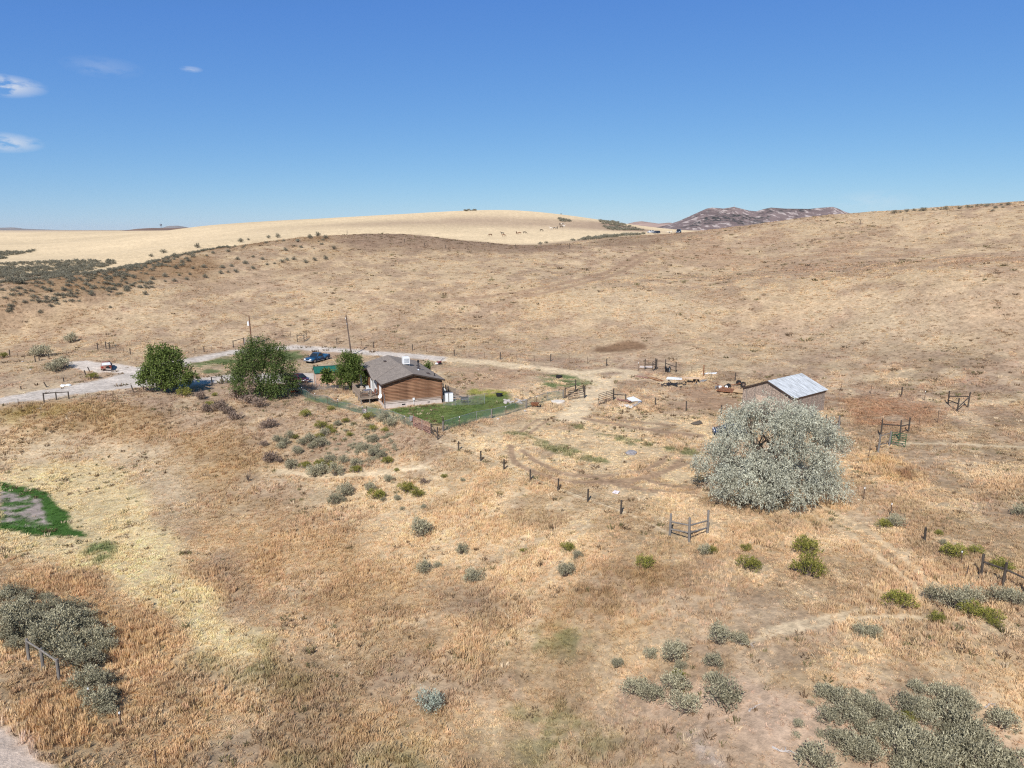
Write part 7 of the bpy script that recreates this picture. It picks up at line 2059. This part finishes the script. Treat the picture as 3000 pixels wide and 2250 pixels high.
HM = [horse_mesh(True, 1), horse_mesh(False, 2)]
COATS = {'brown': mat('brown_coat', (.11, .045, .022), rough=.6), 'dark': mat('dark_coat', (.028, .018, .014), rough=.6), 'white': mat('white_coat', (.62, .57, .50), rough=.7), 'bay': mat('bay_coat', (.17, .075, .035), rough=.6),
         'tan': mat('tan_coat', (.45, .34, .24), rough=.7), 'pinto': mat('pinto_coat', (.05, .03, .02), rough=.7, scale=1.2, col2=(.72, .68, .62), split=(.47, .53), var=.1)}
HORSES = [(312, 505, 'brown', 0, 200, 'brown horse grazing farthest left on the pale hill'), (508, 482, 'dark', 1, 170, 'dark brown horse behind a bay one on the pale hill'), (530, 512, 'bay', 0, 10, 'bay horse in front of a dark one on the pale hill'),
          (738, 472, 'brown', 1, 95, 'brown horse seen end-on in the middle of the herd'), (785, 474, 'bay', 0, 175, 'bay horse grazing beside the end-on brown one'), (870, 466, 'dark', 0, 5, 'black horse grazing alone in the middle of the herd'),
          (1140, 428, 'dark', 0, 20, 'dark horse grazing between the brown group and the white horses'), (1295, 396, 'white', 1, 190, 'white horse at the left of the upper group'), (1352, 392, 'pinto', 0, 160, 'pinto horse grazing in the upper group'),
          (1395, 390, 'dark', 1, 80, 'dark horse seen end-on right of the pinto'), (1440, 332, 'dark', 1, 100, 'black horse at the top left of the highest group'), (1480, 328, 'pinto', 1, 20, 'pinto horse standing highest on the hill'),
          (1465, 368, 'dark', 0, 200, 'dark horse grazing below the highest pinto'), (1502, 362, 'white', 1, 15, 'white horse at the right end of the herd')]
for (x, y, ct, pose, rot, lb) in HORSES:
    p = G(1380 + x / 5.53, 600 + (y + 4) / 5.53)
    o = bpy.data.objects.new('horse', HM[pose].copy()); COL.objects.link(o); o.data.materials.clear(); o.data.materials.append(COATS[ct])
    o.location = p; o.rotation_euler = (0, 0, math.radians(rot)); tag(o, lb, 'horse', 'horses on the pale hill')

# ------------------------------------------------------------------ far country
def ridge(name, sky, dist, depth, mat_, base=18.0, n=150, rows=26, rough=.1, seed=0, power=1.3, ang=0):
    """a range of hills whose crest line follows surveyed skyline pixels at a given distance"""
    us = [q[0] for q in sky]; vs_ = [q[1] for q in sky]
    U = np.linspace(us[0], us[-1], n)
    Vv = np.interp(U, us, vs_)
    X = []; Zc = []
    for u, v in zip(U, Vv):
        d = ray_dir(u, v); s = dist / d[1]; X.append(d[0] * s); Zc.append(CAM_Z + d[2] * s)
    X = np.array(X); Zc = np.array(Zc)
    verts = []; faces = []
    for j in range(rows * 2 - 1):
        f = j / (rows - 1)                       # 0 front foot, 1 crest, 2 back foot
        t = 1 - abs(1 - f)
        y = dist - depth + depth * f
        gul = np.abs(fbm(X + 40 * fbm(X, X * 0 + y, 300, seed + 5, 2), np.full(n, y * .55), depth * .22, seed, 4) - .5) * 2
        h = np.clip(Zc - base, 0, None)
        prof = t ** power
        zz = base + h * prof * (1 - rough * 4 * gul * prof * (1 - prof)) - 30 * (t == 0)
        xs = X * (y / dist)
        verts += list(zip(xs, np.full(n, y), zz))
    R2 = rows * 2 - 1
    for j in range(R2 - 1):
        for i in range(n - 1): faces.append((j * n + i, j * n + i + 1, (j + 1) * n + i + 1, (j + 1) * n + i))
    o = mesh_obj(name, verts, faces, mat_, smooth=True); o['kind'] = 'structure'
    return o


mm_ = bpy.data.materials.new('scrubby_rock_slope'); nt, b, o = nodes_of(mm_); N, L = nt.nodes, nt.links
tc = N.new('ShaderNodeTexCoord')
def nz_(sc, det=6, st=(1, 1, 1), ro=.65):
    m_ = N.new('ShaderNodeMapping'); m_.inputs['Scale'].default_value = st; L.new(tc.outputs['Object'], m_.inputs[0])
    q = N.new('ShaderNodeTexNoise'); q.inputs['Scale'].default_value = sc; q.inputs['Detail'].default_value = det; q.inputs['Roughness'].default_value = ro; L.new(m_.outputs[0], q.inputs['Vector']); return q.outputs['Fac']
def ramp_(src, lo, hi):
    q = N.new('ShaderNodeMapRange'); q.inputs['From Min'].default_value = lo; q.inputs['From Max'].default_value = hi; L.new(src, q.inputs['Value']); return q.outputs[0]
def mix_(fac, c1, c2):
    q = N.new('ShaderNodeMixRGB'); L.new(fac, q.inputs[0])
    for i, c in ((1, c1), (2, c2)):
        if hasattr(c, 'links') or hasattr(c, 'is_linked'): L.new(c, q.inputs[i])
        else: q.inputs[i].default_value = (*c, 1)
    return q.outputs[0]
c = mix_(ramp_(nz_(.004), .4, .6), (.15, .108, .10), (.22, .16, .145))
c = mix_(ramp_(nz_(.016, st=(1, .5, .55)), .53, .60), c, (.42, .345, .31))
c = mix_(ramp_(nz_(.0028, 5), .50, .58), c, mix_(ramp_(nz_(.02, 5), .42, .56), c, (.04, .038, .034)))
L.new(c, b.inputs['Base Color']); b.inputs['Roughness'].default_value = 1.0; b.inputs['Specular IOR Level'].default_value = .05
SKYL = [(1840, 676), (1900, 671), (1950, 660), (1990, 647), (2030, 629), (2070, 611), (2085, 608), (2120, 611), (2150, 606), (2175, 612), (2195, 617), (2215, 619), (2240, 612), (2258, 608), (2300, 611), (2370, 612), (2400, 609), (2440, 606), (2456, 611), (2475, 620), (2500, 628), (2560, 648), (2660, 674)]
ridge('mountain', SKYL, 7000, 900, mm_, base=22, n=260, rows=40, rough=.16, seed=3, power=.95)
hm = mat('mauve_hill', (.36, .25, .20), rough=1, var=.25, scale=.004, spec=.05)
ridge('far_hill', [(1780, 676), (1820, 660), (1860, 650), (1880, 648), (1930, 655), (1960, 652), (2000, 657), (2100, 668), (2150, 676)], 9500, 1200, hm, base=20, n=80, rows=14, seed=9)
bh = mat('distant_blue_grey_ridge', (.22, .19, .17), rough=1, var=.2, scale=.002, spec=.05)
ridge('far_hill', [(-500, 662), (-200, 660), (0, 667), (40, 666), (70, 670), (180, 674), (420, 674), (470, 669), (492, 662), (520, 661), (545, 665), (580, 672), (700, 676)], 24000, 3000, bh, base=18, n=120, rows=12, seed=12)
dh = mat('dark_brown_plain', (.20, .135, .105), rough=1, var=.3, scale=.01, spec=.05)
ridge('far_rise', [(340, 678), (405, 670), (440, 668), (500, 668), (545, 667), (640, 668), (720, 676)], 2600, 500, dh, base=20, n=90, rows=12, seed=15)
ridge('far_rise', [(-300, 676), (0, 676.5), (100, 676), (250, 677), (420, 676), (500, 678)], 4200, 700, dh, base=19, n=60, rows=10, seed=18)
# water tower and mast on the skyline
d = ray_dir(472, 668); s = 2600 / d[1]; wz = CAM_Z + d[2] * s
t = empty('water_tower', (d[0] * s, 2600, wz - 1), 0, 'tiny water tower on the far left skyline', 'water tower')
MB().tube([(0, 0, 9.5), (0, 0, 11), (0, 0, 14), (0, 0, 16)], [1.5, 4.0, 4.0, .5], 14).build('tank', mat('tower_grey', (.20, .22, .25), rough=.5), t)
for a in range(4): MB().tube([(3 * math.cos(a * 1.571 + .4), 3 * math.sin(a * 1.571 + .4), -2), (2.6 * math.cos(a * 1.571 + .4), 2.6 * math.sin(a * 1.571 + .4), 11)], .35, 5).build('leg', MATS['tower_grey'], t)
d = ray_dir(2152, 606); s = 7000 / d[1]
t = empty('radio_mast', (d[0] * s, 7000, CAM_Z + d[2] * s - 4), 0, 'thin radio mast on the mountain top', 'mast')
MB().tube([(0, 0, 0), (0, 0, 32)], [1.6, .6], 5).build('mast_tower', M_STEEL, t); MB().box(-4, 4, -3, 3, 0, 5).build('hut', M_FOUND, t)

# ------------------------------------------------------------------ dry clear air with a little haze
hz = MB().box(-46000, 46000, -46000, 46000, -60, 285).build('haze', None)
hz['kind'] = 'stuff'
vm_ = bpy.data.materials.new('thin_haze'); vm_.use_nodes = True; nt = vm_.node_tree
for n in list(nt.nodes): nt.nodes.remove(n)
o = nt.nodes.new('ShaderNodeOutputMaterial'); v = nt.nodes.new('ShaderNodeVolumePrincipled')
v.inputs['Color'].default_value = (.86, .92, 1.0, 1); v.inputs['Density'].default_value = 8e-6; v.inputs['Anisotropy'].default_value = 0.0
nt.links.new(v.outputs[0], o.inputs['Volume']); hz.data.materials.append(vm_)
